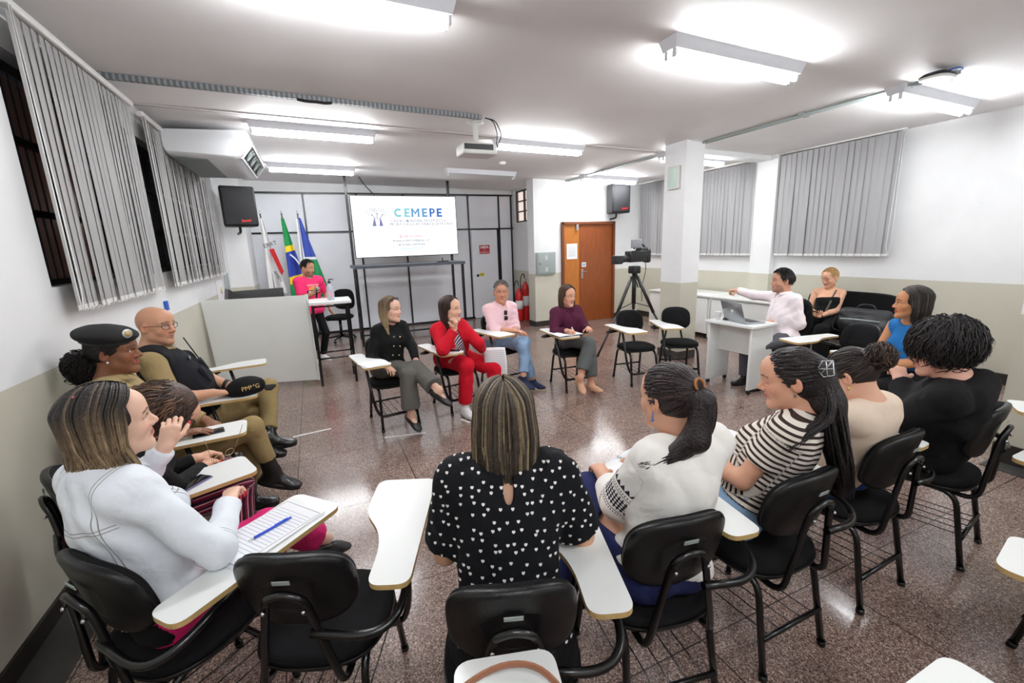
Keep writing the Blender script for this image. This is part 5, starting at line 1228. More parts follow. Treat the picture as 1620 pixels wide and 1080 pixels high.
            d = np.maximum(np.abs(lat-fx)-hw, np.maximum(-(fw-.03), np.maximum(z0-hgt, hgt-z1)*L)).astype(np.float32); f.F = np.maximum(f.F, -d)
        if keyhole:
            c = J['neck']-s.u*.055*sc-s.f*.10; f.sub(EL(c, V3(.017, .06, .052)*sc, np.stack([s.a, s.f, s.u], 1)), .002)
        V, Q = f.mesh(); at = None
        if attrs: at = s.attr(V)
        return s.put(name, (V, Q), m, None, at, label=label)
    def surf(s, o, lat, sv, front=True, lift=.0):
        V = np.array([v.co[:] for v in o.data.vertices])+s.base; q = V-s.J['hip']; a_, u_, f_ = q @ s.a, q @ s.u, q @ s.f
        c = (a_-lat)**2+(u_-sv)**2+(0 if not front else 1)*np.where(f_ > 0, 0, 9.); k = np.argsort(c)[:6]; k = k[np.argmax(f_[k])] if front else k[0]
        return s.J['hip']+s.a*lat+s.u*sv+s.f*(f_[k]+lift)
    def placket(s, o, m, top, bot, lat=0., name='button_placket', buttons=5, bm=None):
        pts = [s.surf(o, lat, top+(bot-top)*k/14, lift=-.0005) for k in range(15)]; b = MB(); b.tube(pts, .0028, 5, mi=0)
        for k in range(buttons): b.sphere(s.surf(o, lat-.008, top+(bot-top)*(k+.5)/buttons, lift=.0), .0055, 8, 6, 1)
        s.mb(name, b, [m, bm or m])
    def patch(s, o, lat, sv, w, h, m, name, thick=.006):
        b = MB(); c = s.surf(o, lat, sv); e = s.surf(o, lat+.02, sv)-s.surf(o, lat-.02, sv); g = s.surf(o, lat, sv+.03)-s.surf(o, lat, sv-.03); x = unit(e); n = unit(np.cross(x, g)); z = np.cross(n, x)
        b.rbox(c, (w, thick, h), .002, M=Matrix(np.stack([x, -n, z], 1).tolist())); return s.mb(name, b, m)
    def attr(s, V):
        J = s.J; o = J['hip']; sv = (V-o) @ s.u; su = np.arctan2((V-o) @ s.a, -((V-o) @ s.f)); arm = np.zeros(len(V)); best = np.full(len(V), 1.)
        for sd in 'RL':
            sh, el, wrr = J['sh'+sd], J['el'+sd], J['wr'+sd]; L0 = 0.
            for a, b in ((sh, el), (el, wrr)):
                ab = b-a; L = np.linalg.norm(ab); t = (V-a) @ ab/L; tc_ = np.clip(t, 0, L); q = V-a-np.outer(tc_, ab/L); dd = np.linalg.norm(q, axis=1)
                ok = (dd < .085*s.sc) & (t > (.02 if a is sh else -.01)) & (dd < best) & (np.abs((V-o) @ s.a) > .10*s.sc if a is sh else True)
                e1 = unit(np.cross(ab, UP+V3(.1, .05, 0))); e2 = np.cross(unit(ab), e1)
                sv = np.where(ok, L0+tc_, sv); su = np.where(ok, np.arctan2(q @ e1, q @ e2), su); arm = np.where(ok, 1., arm); best = np.where(ok, dd, best); L0 += L
        return dict(sv=sv, su=su, arm=arm, lat=(V-o) @ s.a, fwd=(V-o) @ s.f)
    def trousers(s, m, r=(.088, .066, .056, .050), hem=.02, off=.010, top=.07, wr=.003, freq=36, res=None, name='trousers', attrs=False, label=None, flare=None):
        J, sc = s.J, s.sc; P = s.torso(off, 0)
        P = [P[0], P[8], P[9]]+([P[1]] if top > .05 else [])
        for sd in 'RL':
            k = J['kn'+sd]; h = J['hip'+sd]; a = J['an'+sd]; e = a+(k-a)*hem/np.linalg.norm(k-a)
            P += [(RC(h, k, r[0]*sc*s.w, r[1]*sc*s.w), .04), (RC(k, e, r[2]*sc*s.w, r[3]*sc*s.w, True), .025)]
        f = prims_field(P, res or (.008 if s.fine else .0095), .03)
        if wr: f.wrinkle(wr, freq, (hsh(s.key)+5) % 89)
        X, Y, Z = f.xyz(); c = J['hip']+s.u*top; d = np.maximum(-((X-c[0])*s.u[0]+(Y-c[1])*s.u[1]+(Z-c[2])*s.u[2]), np.sqrt((X-c[0])**2+(Y-c[1])**2+(Z-c[2])**2)-.26*sc).astype(np.float32); f.F = np.maximum(f.F, -d)
        V, Q = f.mesh(); at = None
        if attrs:
            su = np.zeros(len(V)); best = np.full(len(V), 9.)
            for sd in 'RL':
                for a, b in ((J['hip'+sd], J['kn'+sd]), (J['kn'+sd], J['an'+sd])):
                    ab = unit(b-a); t = np.clip((V-a) @ ab, 0, np.linalg.norm(b-a)); q = V-a-np.outer(t, ab); dd = np.linalg.norm(q, axis=1); e1 = s.ph; e2 = np.cross(ab, e1); e2 = unit(e2); ok = dd < best
                    su = np.where(ok, np.arctan2(q @ e1, q @ e2), su); best = np.where(ok, dd, best)
            at = dict(su=su)
        return s.put(name, (V, Q), m, None, at, label=label)
    def foot_axes(s, sd):
        J = s.J; sh = unit(J['kn'+sd]-J['an'+sd]); d = s.footdir.get(sd) if getattr(s, 'footdir', None) else None
        if d is None:
            d = np.cross(UP, s.ph); d = d-UP*(d@UP)
            if J['an'+sd][2] > .14: d = unit(d)-UP*.45
        d = unit(d); r = unit(np.cross(d, UP)); u = np.cross(r, d); return d, r, u
    def foot(s, sd, skin=False, fat=1.):
        J, sc = s.J, s.sc; d, r, u = s.foot_axes(sd); A = J['an'+sd]; R = np.stack([r, d, u], 1)
        P = lambda y, z: A+(d*y+u*z)*sc
        k = .9 if skin else 1.*fat
        return [(RC(P(0, .01), P(-.012, -.045), .036*sc*k, .036*sc*k), .02), (EL(P(-.03, -.052), V3(.034, .045, .034)*sc*k, R), .02), (RC(P(.0, -.03), P(.10, -.058), .040*sc*k, .030*sc*k), .03), (EL(P(.125, -.062), V3(.044, .062, .024)*sc*k, R), .025), (EL(P(.05, -.068), V3(.036, .09, .02)*sc*k, R), .02)]
    def shoes(s, m, kind='sneaker', sole=None, label=None, which='RL'):
        for sd in which:
            J, sc = s.J, s.sc; d, r, u = s.foot_axes(sd); A = J['an'+sd]; P = s.foot(sd, fat=1.08 if kind != 'pump' else 1.04); R = np.stack([r, d, u], 1)
            if kind == 'boot':
                sh = unit(J['kn'+sd]-A); P.append((RC(A-u*.02*sc, A+sh*.13*sc, .050*sc, .050*sc), .03))
            f = prims_field(P, .006 if s.fine else .007, .02)
            c = A-u*.088*sc; f.cut(c, -u)
            if kind == 'sneaker': f.cut(A+u*.008*sc-d*.02, unit(u-d*.25))
            elif kind == 'pump':
                f.sub(EL(A+(d*.035+u*.02)*sc, V3(.034, .082, .078)*sc, R), .004); f.cut(A-u*.018*sc, u)
            elif kind == 'boot': f.cut(A+unit(J['kn'+sd]-A)*.12*sc, unit(J['kn'+sd]-A))
            o = s.put('shoe', f.mesh(), m, label=label)
            if sole is not None:
                b = MB(); pts = sup(.046*sc, .138*sc, 2.6, 24)
                C = A+(d*.048-u*.088)*sc
                loft(b, [[C+r*x*q+d*y*q+u*z*sc for x, y in pts] for q, z in ((.95, -.004), (1, .0), (1, .024), (.96, .026))]); s.mb('sole', b, sole, o)
    def collar(s, m, r=.060, h=.035, spread=.035, stand=.012, open_=.5, lab=None):
        """folded shirt collar with two points"""
        J, sc = s.J, s.sc; c = J['neck']+s.u*.018*sc+s.f*.004; b = MB(); n = 36; rows = 5
        def P(i, j):
            t = i/(n-1); th = math.radians(180+(t-.5)*2*(180-open_*38)); dirn = s.f*math.cos(th)*1.08+s.a*math.sin(th)
            fr = abs(t-.5)*2; drop = (h+spread*max(0, (fr-.72)/.28)**1.5)*sc
            rr = r*sc; base = c+dirn*rr+s.u*(stand-.012*fr)*sc
            if j == 0: return base-s.u*.03*sc
            if j == 1: return base+s.u*.010*sc
            q = (j-1)/(rows-2); out = dirn*(.004+.020*q)*sc
            return base+s.u*(.012-drop*q/sc*1.0)*sc+out+s.f*(.016*sc*q*max(0, (fr-.6)/.4))
        vs = [P(i, j) for i in range(n) for j in range(rows)]
        b._add(vs, [(i*rows+j, i*rows+j+1, (i+1)*rows+j+1, (i+1)*rows+j) for i in range(n-1) for j in range(rows-1)], 0, True)
        o = s.mb('collar', b, m, label=lab); md = o.modifiers.new('t', 'SOLIDIFY'); md.thickness = .0035; return o
    # ---------------------------------------------------------------- hair
    def hair(s, base, locks, cap=None, name='hair', m=None, res=None, cut=None, wig=.0, parent=None):
        """cap: prims in head space (c, r) ellipsoids; locks: list of (pts local, width, thick, rgb)"""
        parts = []; cols = []
        if cap:
            P = []
            for q in cap.get('add', []):
                if len(q) == 2: P.append((EL(s.W(q[0]), V3(*q[1])*s.hs, s.Rh), .03))
                else: P.append((RC(s.W(q[0]), s.W(q[1]), q[2]*s.hs, q[3]*s.hs), .03))
            f = prims_field(P, res or (.006 if s.fine else .007), .02)
            if wig: f.wrinkle(wig, 120, 3)
            for q in cap.get('sub', []):
                if len(q) == 2: f.sub(EL(s.W(q[0]), V3(*q[1])*s.hs, s.Rh), .006)
                else: f.sub(RC(s.W(q[0]), s.W(q[1]), q[2]*s.hs, q[3]*s.hs), .006)
            for pt, nn in cap.get('cut', []): f.cut(s.W(pt), s.Rh @ V3(*nn), .006)
            V, Q = f.mesh(); parts.append((V, Q)); cols.append(np.tile(srgb(*base), (len(V), 1)))
        rr = random.Random(hsh(s.key) % 1000)
        for pts, wd, th, rgb in locks:
            pts = np.asarray(pts, float); n = len(pts)
            # Catmull-Rom resample
            M = max(8, 4*(n-1)+1); out = []
            pp = np.vstack([2*pts[0]-pts[1], pts, 2*pts[-1]-pts[-2]])
            for k in range(M):
                t = k/(M-1)*(n-1); i = min(int(t), n-2); t -= i; a, b_, c, d = pp[i], pp[i+1], pp[i+2], pp[i+3]
                out.append(.5*((2*b_)+(-a+c)*t+(2*a-5*b_+4*c-d)*t*t+(-a+3*b_-3*c+d)*t**3))
            C = np.array([s.W(q) for q in out]); T = np.gradient(C, axis=0); T /= np.linalg.norm(T, axis=1)[:, None]+1e-9
            O = C-(s.J['head']-s.Rh @ V3(0, .02, .0)); O /= np.linalg.norm(O, axis=1)[:, None]+1e-9
            B = np.cross(T, O); B /= np.linalg.norm(B, axis=1)[:, None]+1e-9; Nn = np.cross(B, T)
            tt = np.linspace(0, 1, M); ww = wd*np.minimum(1, np.minimum(.35+tt*5, (1-tt)*3.2+.12)); hh = th*np.minimum(1, (1-tt)*3+.2)
            ns = 5; V = []
            for k in range(ns):
                a = 2*math.pi*k/ns; V.append(C+B*(np.cos(a)*ww)[:, None]+Nn*(np.sin(a)*hh)[:, None])
            V = np.stack(V, 1).reshape(-1, 3); i = np.arange(M-1)[:, None]*ns; k = np.arange(ns)[None]; k2 = (k+1) % ns
            Q = np.stack([i+k, i+k2, i+ns+k2, i+ns+k], -1).reshape(-1, 4)
            parts.append((V, Q))
            if isinstance(rgb, tuple) and len(rgb) == 2 and hasattr(rgb[0], '__len__'):
                c0, c1 = np.array(srgb(*rgb[0])), np.array(srgb(*rgb[1])); g = np.clip((tt-.40)/.5, 0, 1)[:, None]; cc = c0*(1-g)+c1*g
            else: cc = np.tile(srgb(*rgb), (M, 1))
            cols.append(np.repeat(cc, ns, 0))
        VQ = joinq(parts); return s.put(name, VQ, m or hairmat(), np.concatenate(cols), parent=parent)

def jit(rr, c, a=18):
    k = rr.uniform(-a, a); return tuple(max(4, min(255, int(v+k))) for v in c)
CAP = [((0, -.016, .030), (.0805, .101, .093))]
FACE_SUB = [((0, .095, -.030), (.073, .075, .103))]
HAIRLINE = [((0, .072, .073), (0, .82, -.57))]
def long_hair(p, zend, base, hi=None, n=150, w=1.0, phmax=112, ydrift=0., wave=.006, part=.0, hi_frac=.35, tip=None, vol=1., wd=.011, cap_sub=None, front_sweep=0., asym=0.):
    rr = random.Random(hsh(p.key) % 991+1); L = []; n = int(n*3.6); wd *= .36
    for i in range(n):
        ph = math.radians(rr.uniform(-phmax, phmax)); s_, c_ = math.sin(ph), math.cos(ph); fr = abs(ph)/math.radians(phmax)
        y0 = -.065+.125*fr**1.3; lay = rr.uniform(.94, 1.06)*vol; sd = 1 if s_ > 0 else -1
        ze = zend*rr.uniform(.78, 1.08); ze = ze*(1-.10*fr)
        zt = .100*math.sqrt(max(.1, 1-((y0+.010)/.108)**2)); v0 = unit(V3(part/.09+.02*s_, (y0+.012)/.105, zt/.1)); v1 = unit(V3(s_, -c_*.97, .05)); pts = []
        for q_ in (.03, .28, .54, .80):
            vq = unit(v0*math.cos(q_*1.5708)+v1*math.sin(q_*1.5708)); pts.append(tuple(V3(0, -.012, .030)+vq*V3(.0885, .1045, .1005)*lay))
        pts = pts+[(s_*.089*lay, -c_*.100*lay-.010+y0*.2*fr, .01), (s_*.093*w*lay, -c_*.102*lay-.008, -.045)]
        m = max(1, int((-.05-ze)/.07))
        for k in range(1, m+1):
            t = k/m; zz = -.045+(ze+.045)*t; wv = wave*math.sin(k*2.1+i)*(1 if k < m else 1.6)
            pts.append((s_*(.094*w*lay*(1-.10*t)+wv)+front_sweep*t*sd*fr, -c_*.102*lay*(1-.15*t)-.008+ydrift*t*max(0, c_+.3)+wv, zz))
        c = jit(rr, base, 8)
        mixc = lambda a_, b_, t_: tuple(int(u_*(1-t_)+v_*t_) for u_, v_ in zip(a_, b_))
        band_ = .5+.5*math.sin(ph*11+hsh(p.key)*.7+1.3*math.sin(ph*23))
        if tip:
            e_ = mixc(tip, hi or tip, rr.random()*band_); c = (jit(rr, mixc(base, e_, .55*(rr.random() < hi_frac*.35)*band_), 6), jit(rr, e_, 10))
        elif hi and rr.random() < hi_frac*2*band_: c = jit(rr, mixc(base, hi, rr.uniform(.12, .85)), 7)
        L.append((pts, wd*rr.uniform(.5, 1.35), .0020, c))
    zc = min(zend, -.10)
    cap = dict(add=CAP+[((0, -.034, zc*.5), (.082*w, .072, abs(zc)*.55+.03))], sub=(cap_sub or FACE_SUB)+[((0, .045, -.09), (0, .035, -.32), .066, .075)])
    return dict(base=base, locks=L, cap=cap)
def short_hair(p, base, ln=.022, n=220, up=.4, vol=1.0, side=.6, front=.075, cutn=HAIRLINE):
    rr = random.Random(hsh(p.key) % 977+2); L = []; n = int(n*4.5)
    r = np.array((.079, .099, .091))*vol; c = V3(0, -.016, .030)
    while len(L) < n:
        v = unit(V3(rr.gauss(0, 1), rr.gauss(0, 1), rr.gauss(.35, 1))); q = c+v*r
        if .82*(q[1]-.072)-.57*(q[2]-.073) > -.004 or q[2] < -.055: continue
        d = unit(V3(v[0]*.3, .75, .25+up*v[2]) if q[2] > .05 else V3(0, -.35, -.9)); k = ln*(1. if q[2] > .05 else side)*rr.uniform(.7, 1.2)
        L.append(([q-v*.002, q+d*k*.5+v*k*.13, q+d*k+v*k*.02], .0026, .0015, jit(rr, base, 10)))
    return dict(base=base, locks=L, cap=dict(add=[((0, -.016, .030), tuple(r))], cut=cutn, sub=[((0.078, -.008, -.012), (.022, .024, .034)), ((-.078, -.008, -.012), (.022, .024, .034))]))
def pulled_hair(p, base, tie, n=110, vol=1.0, alt_tone=None):
    rr = random.Random(hsh(p.key) % 953+3); L = []; n = int(n*2.2); r = np.array((.080, .100, .092))*vol; c = V3(0, -.016, .030); tie = V3(*tie)
    k = 0
    while len(L) < n and k < 20000:
        k += 1; v = unit(V3(rr.gauss(0, 1), rr.gauss(0, 1), rr.gauss(.1, 1))); q = c+v*r
        e = .82*(q[1]-.072)-.57*(q[2]-.073)
        if not (-.045 < e < -.001) and not (q[2] < -.03 and q[1] < -.02): continue
        if q[2] < -.075: continue
        pts = []
        for t in (0, .25, .5, .75, 1):
            x = q*(1-t)+tie*t; dv = unit(x-c); pts.append(c+dv*(r*1.015)*(1/np.sqrt(((dv)**2).sum())) if t < 1 else tie)
        L.append((pts, .0055*rr.uniform(.6, 1.3), .0016, jit(rr, alt_tone if alt_tone and rr.random() < .3 else base, 7)))  # some locks at random take a second hair tone
    return dict(base=base, locks=L, cap=dict(add=[((0, -.016, .030), tuple(r))], cut=HAIRLINE, sub=[((0.080, -.002, -.014), (.024, .028, .036)), ((-.080, -.002, -.014), (.024, .028, .036))]))
def tail(p, path, base, n=70, r0=.014, r1=.040, wave=.006, hi=None, wd=.0075, seed=5):
    rr = random.Random(seed); L = []; n = int(n*2.2); wd *= .5; path = [V3(*q) for q in path]
    for i in range(n):
        a = rr.uniform(0, 6.28); q = math.sqrt(rr.random()); o1, o2 = math.cos(a)*q, math.sin(a)*q; pts = []; e = rr.uniform(.85, 1.03); m = len(path)
        for k, c in enumerate(path):
            t = k/(m-1); R = r0+(r1-r0)*math.sin(min(t*1.6, 1)*math.pi/2)*(1-.35*max(0, t-.6)/.4)
            wv = wave*math.sin(k*1.9+i*1.3)*t
            pts.append(c+V3(o1*R+wv, o2*R*.55+wv*.5, rr.uniform(-.012, .012)*t))
        if e < 1: pts[-1] = pts[-2]*(1-e)*1.+pts[-1]*e
        L.append((pts, wd*rr.uniform(.6, 1.3), .003, jit(rr, hi if hi and rr.random() < .3 else base, 8)))
    return L
def curly(p, base, c, r, n=240, amp=.014, ln=.10, hi=None, face=True, seed=9, sub=None):
    rr = random.Random(seed); L = []; n = int(n*3.4); c = V3(*c); r = V3(*r)
    while len(L) < n:
        v = unit(V3(rr.gauss(0, 1), rr.gauss(-.15, 1), rr.gauss(.15, 1))); q = c+v*r*rr.uniform(.93, 1.04)
        if face and q[1] > .035 and q[2] < .055 and abs(q[0]) < .075: continue
        if q[2] < -.11 and q[1] > -.02: continue
        d = unit(V3(v[0]*.5+rr.gauss(0, .22), v[1]*.5+rr.gauss(0, .22), -.9)); d = unit(d-v*(d@v)*.9); b_ = np.cross(d, v); ph = rr.uniform(0, 6.3); pts = []
        for k in range(6):
            t = k/5; pts.append(q+d*ln*t*rr.uniform(.9, 1.1)+b_*amp*math.sin(ph+t*7)+v*(amp*.7*math.cos(ph+t*7)-.040*t*t))
        L.append((pts, .0034*rr.uniform(.7, 1.4), .0020, jit(rr, hi if hi and rr.random() < .25 else base, 7)))
    return dict(base=base, locks=L, cap=dict(add=[(tuple(c), tuple(r*.97))]+CAP, sub=sub or [((0, .105, -.045), (.078, .080, .098)), ((0, .05, -.09), (0, .04, -.32), .062, .07)]))
def earring(p, side, col, r=.005, drop=.0):
    b = MB(); b.sphere(p.W((side*.079, -.004, -.040-drop)), r*p.hs, 8, 6)
    if drop: b.tube([p.W((side*.079, -.004, -.036)), p.W((side*.079, -.004, -.040-drop))], .0025, 5)
    p.mb('earring', b, mat('earring_%d_%d_%d' % col, srgb(*col), .25, metal=.4))
def glasses(p, m, z=.002, y=.094, lens=None, w=.026, h=.017, tilt=0., name='glasses'):
    b = MB(); R = p.Rh
    for sx in (-1, 1):
        pts = [p.W((sx*.033+w*math.cos(a), y-.010*abs(math.cos(a))*(1 if sx*math.cos(a) > 0 else 0), z+h*math.sin(a))) for a in np.linspace(0, 2*math.pi, 17)]
        b.tube(pts, .0016*p.hs, 5, cap=False); b.tube([p.W((sx*(.033+w), y-.012, z+.004)), p.W((sx*.079, .03, z+.006)), p.W((sx*.080, -.02, z+.002)), p.W((sx*.078, -.035, z-.02))], .0014*p.hs, 5)
    b.tube([p.W((-.008, y, z+.003)), p.W((.008, y, z+.003))], .0016*p.hs, 5)
    o = p.mb(name, b, m)
    if lens is not None:
        b = MB()
        for sx in (-1, 1):
            pts = [p.W((sx*.033+w*math.cos(a), y-.002, z+h*math.sin(a))) for a in np.linspace(0, 2*math.pi, 17)[:-1]]; b._add(pts, [list(range(16))])
        p.mb('lens', b, lens, o)
    return o
# ------------------------------------------------------------------ the people
K = dict(brown=(48, 36, 30), black=(20, 17, 18))
khaki = cloth_mat('khaki_cloth', srgb(158, 138, 98)); khaki2 = cloth_mat('khaki_trousers', srgb(146, 126, 86))
blackcloth = cloth_mat('black_cloth', srgb(14, 14, 16)); greycloth = cloth_mat('grey_trouser_cloth', srgb(98, 96, 92))
jeans = cloth_mat('light_blue_denim', srgb(142, 172, 204), var=.10); navy = cloth_mat('navy_cloth', srgb(34, 40, 82)); bluejean = cloth_mat('blue_denim', srgb(46, 74, 128), var=.1)
M_boot = mat('black_leather', srgb(20, 19, 19), .3, bump=.2, bscale=60); M_solew = mat('white_sole', srgb(236, 236, 236), .5)

# -- denim jacket
p = Person('P1', 'woman in a pale denim jacket with streaked brown hair, hand raised to her face', (-66, 4, -4), (232, 190, 166), .95, True, 1.0)
denim = cloth_mat('bleached_denim', srgb(232, 237, 244), var=.07)
for at_, per, du, ph in (('sv', 3., .0009, 1.655), ('sv', 3., .0009, 1.643), ('lat', 3., .0009, 1.90), ('lat', 3., .0009, 2.10), ('lat', 3., .0009, 1.888), ('lat', 3., .0009, 2.112)): add_stripes(denim, at_, per, du, srgb(150, 146, 146), ph)
p.build_body(hands=dict(L=dict(d=(.35, .1, .9), n=(-.2, .9, .1), curl=48, curls=[46, 55, 62, 68], thumb=(.8, .55, .2)), R=dict(n=(.3, .5, -.8), curl=42)), nails=(190, 20, 50), lips=(190, 110, 104))
p.top(denim, .020, 1.93, neck=(.072, .052), hem=.015, slack=.017, wr=.0085, freq=48, name='denim_jacket', attrs=True, res=.0065)
p.collar(denim, .066, .046, .03, .016)
p.top(blackcloth, .010, 0, neck=(.08, .03), hem=-.11, name='undershirt', wr=.002)
p.trousers(cloth_mat('magenta_cloth', srgb(214, 40, 112)), (.088, .072, .070, .085), hem=.10)
p.shoes(M_gun, 'pump')
# frayed hem
b = MB(); rr = random.Random(2); J = p.J
for k in range(90):
    a = k/90*2*math.pi; r1, r2 = .168*p.sc, .135*p.sc; q = J['hip']+p.u*.018+p.a*math.cos(a)*r1+p.f*math.sin(a)*r2
    b.tube([q, q-UP*.012+V3(rr.uniform(-.008, .008), rr.uniform(-.008, .008), 0), q-UP*rr.uniform(.018, .032)], .0022, 4)
p.mb('frayed_hem', b, mat('white_thread', srgb(228, 230, 232), .8))
h = long_hair(p, -.22, (36, 29, 26), (176, 152, 116), n=190, w=1.04, wave=.016, hi_frac=.42, vol=1.03, phmax=104, cap_sub=[((0, .100, -.030), (.074, .080, .105))], tip=(122, 100, 76)); p.hair(**h)
b = MB(); b.rbox(p.W((.035, -.055, .118)), (.012, .008, .010), .003); p.mb('hair_clip', b, mat('pink_plastic', srgb(226, 110, 130), .3))
b = MB(); 
for c in (p.tips[6],): pass
# -- hunched woman with curly hair
p = Person('P2', 'hunched woman with brown curly hair and striped trousers beside the wall', (-78, -50, 0), (214, 164, 138), .95, True, 1.0)
p.build_body(hands=dict(R=dict(curl=45), L=dict(curl=40)), nails=(190, 20, 50), lips=(186, 80, 90))
p.top(blackcloth, .014, 1.95, neck=(.072, .045))
sp_ = cloth_mat('striped_trouser_cloth', srgb(118, 26, 52)); add_stripes(sp_, 'su', .42, .34, srgb(24, 24, 40)); add_stripes(sp_, 'su', .42, .07, srgb(232, 228, 226), .1)
p.trousers(sp_, (.094, .085, .085, .095), attrs=True); p.shoes(M_gun, 'pump')
p.hair(**curly(p, (62, 44, 36), (0, -.03, .02), (.092, .112, .100), n=330, ln=.12, amp=.009, hi=(110, 82, 62), seed=4))
# -- officer in the beret
p = Person('P3', 'seated officer in khaki uniform and black beret, legs crossed, hair tied back', (-92, 0, 0), (128, 84, 60), 1.0, True, 1.02)
p.build_body(hands=dict(R=dict(n=(0, 0, -1), curl=12, d=(.95, .2, -.1)), L=dict(curl=30)), lips=(150, 66, 70), brow=(26, 18, 16))
o = p.top(khaki, .016, 1.9, neck=(.074, .05), hem=.0, slack=.016, wr=.008, freq=42, belly=.005); p.placket(o, khaki, .40, .05, bm=M_gold); [p.patch(o, x_, .30, .085, .028, khaki, 'pocket_flap') for x_ in (.075, -.075)]; p.patch(o, -.075, .335, .055, .016, mat('badge_ribbon', srgb(214, 120, 110), .5), 'chest_ribbon'); p.patch(o, .075, .335, .055, .012, M_whitetxt, 'name_tag'); p.collar(khaki, .064, .042, .04, .012, .62)
b = MB(); b.sphere(p.J['neck']-p.u*.02+p.f*.055, (.03, .012, .03), 10, 8); p.mb('undershirt', b, mat('white_cotton', srgb(236, 236, 238), .8))
p.trousers(khaki2, (.094, .074, .070, .060), hem=.10, wr=.008); p.footdir = dict(R=V3(.85, -.25, -.25), L=V3(1, -.1, 0)); p.shoes(M_boot, 'boot', M_rub)
h = pulled_hair(p, (24, 19, 18), (0, -.105, -.01)); h['locks'] += curly(p, (22, 17, 17), (0, -.150, -.055), (.060, .058, .075), n=150, ln=.07, amp=.013, face=False, seed=3)['locks']; h['cap']['add'].append(((0, -.145, -.05), (.05, .05, .065))); p.hair(**h)
def beret(p):
    R = p.Rh @ np.array(Matrix.Rotation(math.radians(-8), 3, 'X') @ Matrix.Rotation(math.radians(6), 3, 'Y'))
    f = prims_field([(EL(p.W((0, -.012, .088)), V3(.105, .128, .042)*p.hs, R), .02), (EL(p.W((.028, -.02, .100)), V3(.092, .11, .036)*p.hs, R), .03), (EL(p.W((0, -.014, .070)), V3(.086, .107, .028)*p.hs, R), .012)], .005)
    f.wrinkle(.0025, 50, 3); f.cut(p.W((0, .0, .058)), R @ V3(0, .0, -1)); return f.mesh(), R
vq, R = beret(p); br_ = p.put('beret', vq, mat('beret_felt', srgb(16, 16, 18), .9, bump=.3, bscale=300))
ts_ = np.linspace(0, 2*math.pi, 30); b = MB(); b.tube([p.W(V3(0, -.014, .060)+ (np.linalg.inv(p.Rh) @ R) @ V3(.0855*math.cos(t), .1065*math.sin(t), 0)) for t in ts_], .0055*p.hs, 6, cap=False); p.mb('leather_band', b, M_boot, br_)
Mb = Matrix((p.Rh @ unit(V3(.75, -.66, 0)), p.Rh @ unit(V3(0, 0, 1)), p.Rh @ unit(V3(.66, .75, 0)))).transposed()
bc = p.W((.062, .092, .094)); b = MB(); b.lathe([(0, .008), (.013, .008), (.015, 0)], bc, 14, M=Mb); p.mb('gold_badge', b, M_gold, br_)
b = MB(); b.lathe([(.016, .004), (.024, .004), (.025, 0)], bc, 12, M=Mb); p.mb('silver_wreath', b, mat('silver_thread', srgb(200, 202, 206), .4, metal=.6), br_)
earring(p, 1, (236, 236, 240), .006)
# -- bald officer
p = Person('P4', 'bald officer in khaki shirt and black tactical vest wearing glasses', (-116, -2, 0), (204, 152, 122), 1.04, True, 1.12, False)
p.build_body(hands=dict(R=dict(n=(0, 0, -1), curl=16, d=(.95, .12, -.12)), L=dict(curl=35)), lips=(170, 104, 96), brow=(70, 52, 44), beard=(110, 86, 76, .16), bare_arms=True, heavy=.8)
p.top(khaki, .016, .95, neck=(.076, .05), hem=-.02, slack=.018, wr=.008, freq=42, belly=.02); p.collar(khaki, .072, .042, .03, .012, .5)
vest = cloth_mat('black_vest_nylon', srgb(25, 26, 31))
p.top(vest, .040, 0, neck=(.082, .035), hem=.03, belly=.02, wr=.002, name='tactical_vest', neck_f=.03)
b = MB(); Mv = Matrix(np.stack([p.f, p.a, p.u], 1).tolist()); ch_ = p.J['hip']*.42+p.J['neck']*.58+p.f*.17
for dx, dz, w_, h_ in ((.07, -.05, .09, .12), (-.07, -.05, .09, .12), (0, -.16, .16, .06)): b.rbox(ch_+p.a*dx+p.u*dz, (.03, w_, h_), .008, M=Mv)
p.mb('vest_pouch', b, vest)
b = MB(); rc_ = ch_-p.a*.02+p.u*.02+p.f*.02; b.rbox(rc_-p.u*.03, (.03, .05, .10), .006, M=Mv); b.tube([rc_, rc_+p.u*.20-p.a*.02], .005, 6); p.mb('radio', b, M_gun)
b = MB(); b.rbox(ch_+p.u*.10+p.a*.06+p.f*-.012, (.004, .05, .014), .001, M=Mv); p.mb('name_tape', b, M_grey)
p.trousers(khaki2, (.092, .074, .070, .058), hem=.06, wr=.008); p.footdir = dict(R=V3(.9, -.35, -.15), L=V3(1, -.2, 0)); p.shoes(M_boot, 'boot', M_rub)
glasses(p, M_gun, lens=mat('spectacle_lens', srgb(170, 170, 225), .03, alpha=.10))
b = MB(); wv_ = p.J['wrL']; d_ = unit(p.J['wrL']-p.J['elL']); b.tube([wv_-d_*.03, wv_-d_*.005], .036*p.sc, 14); p.mb('watch', b, M_gun)
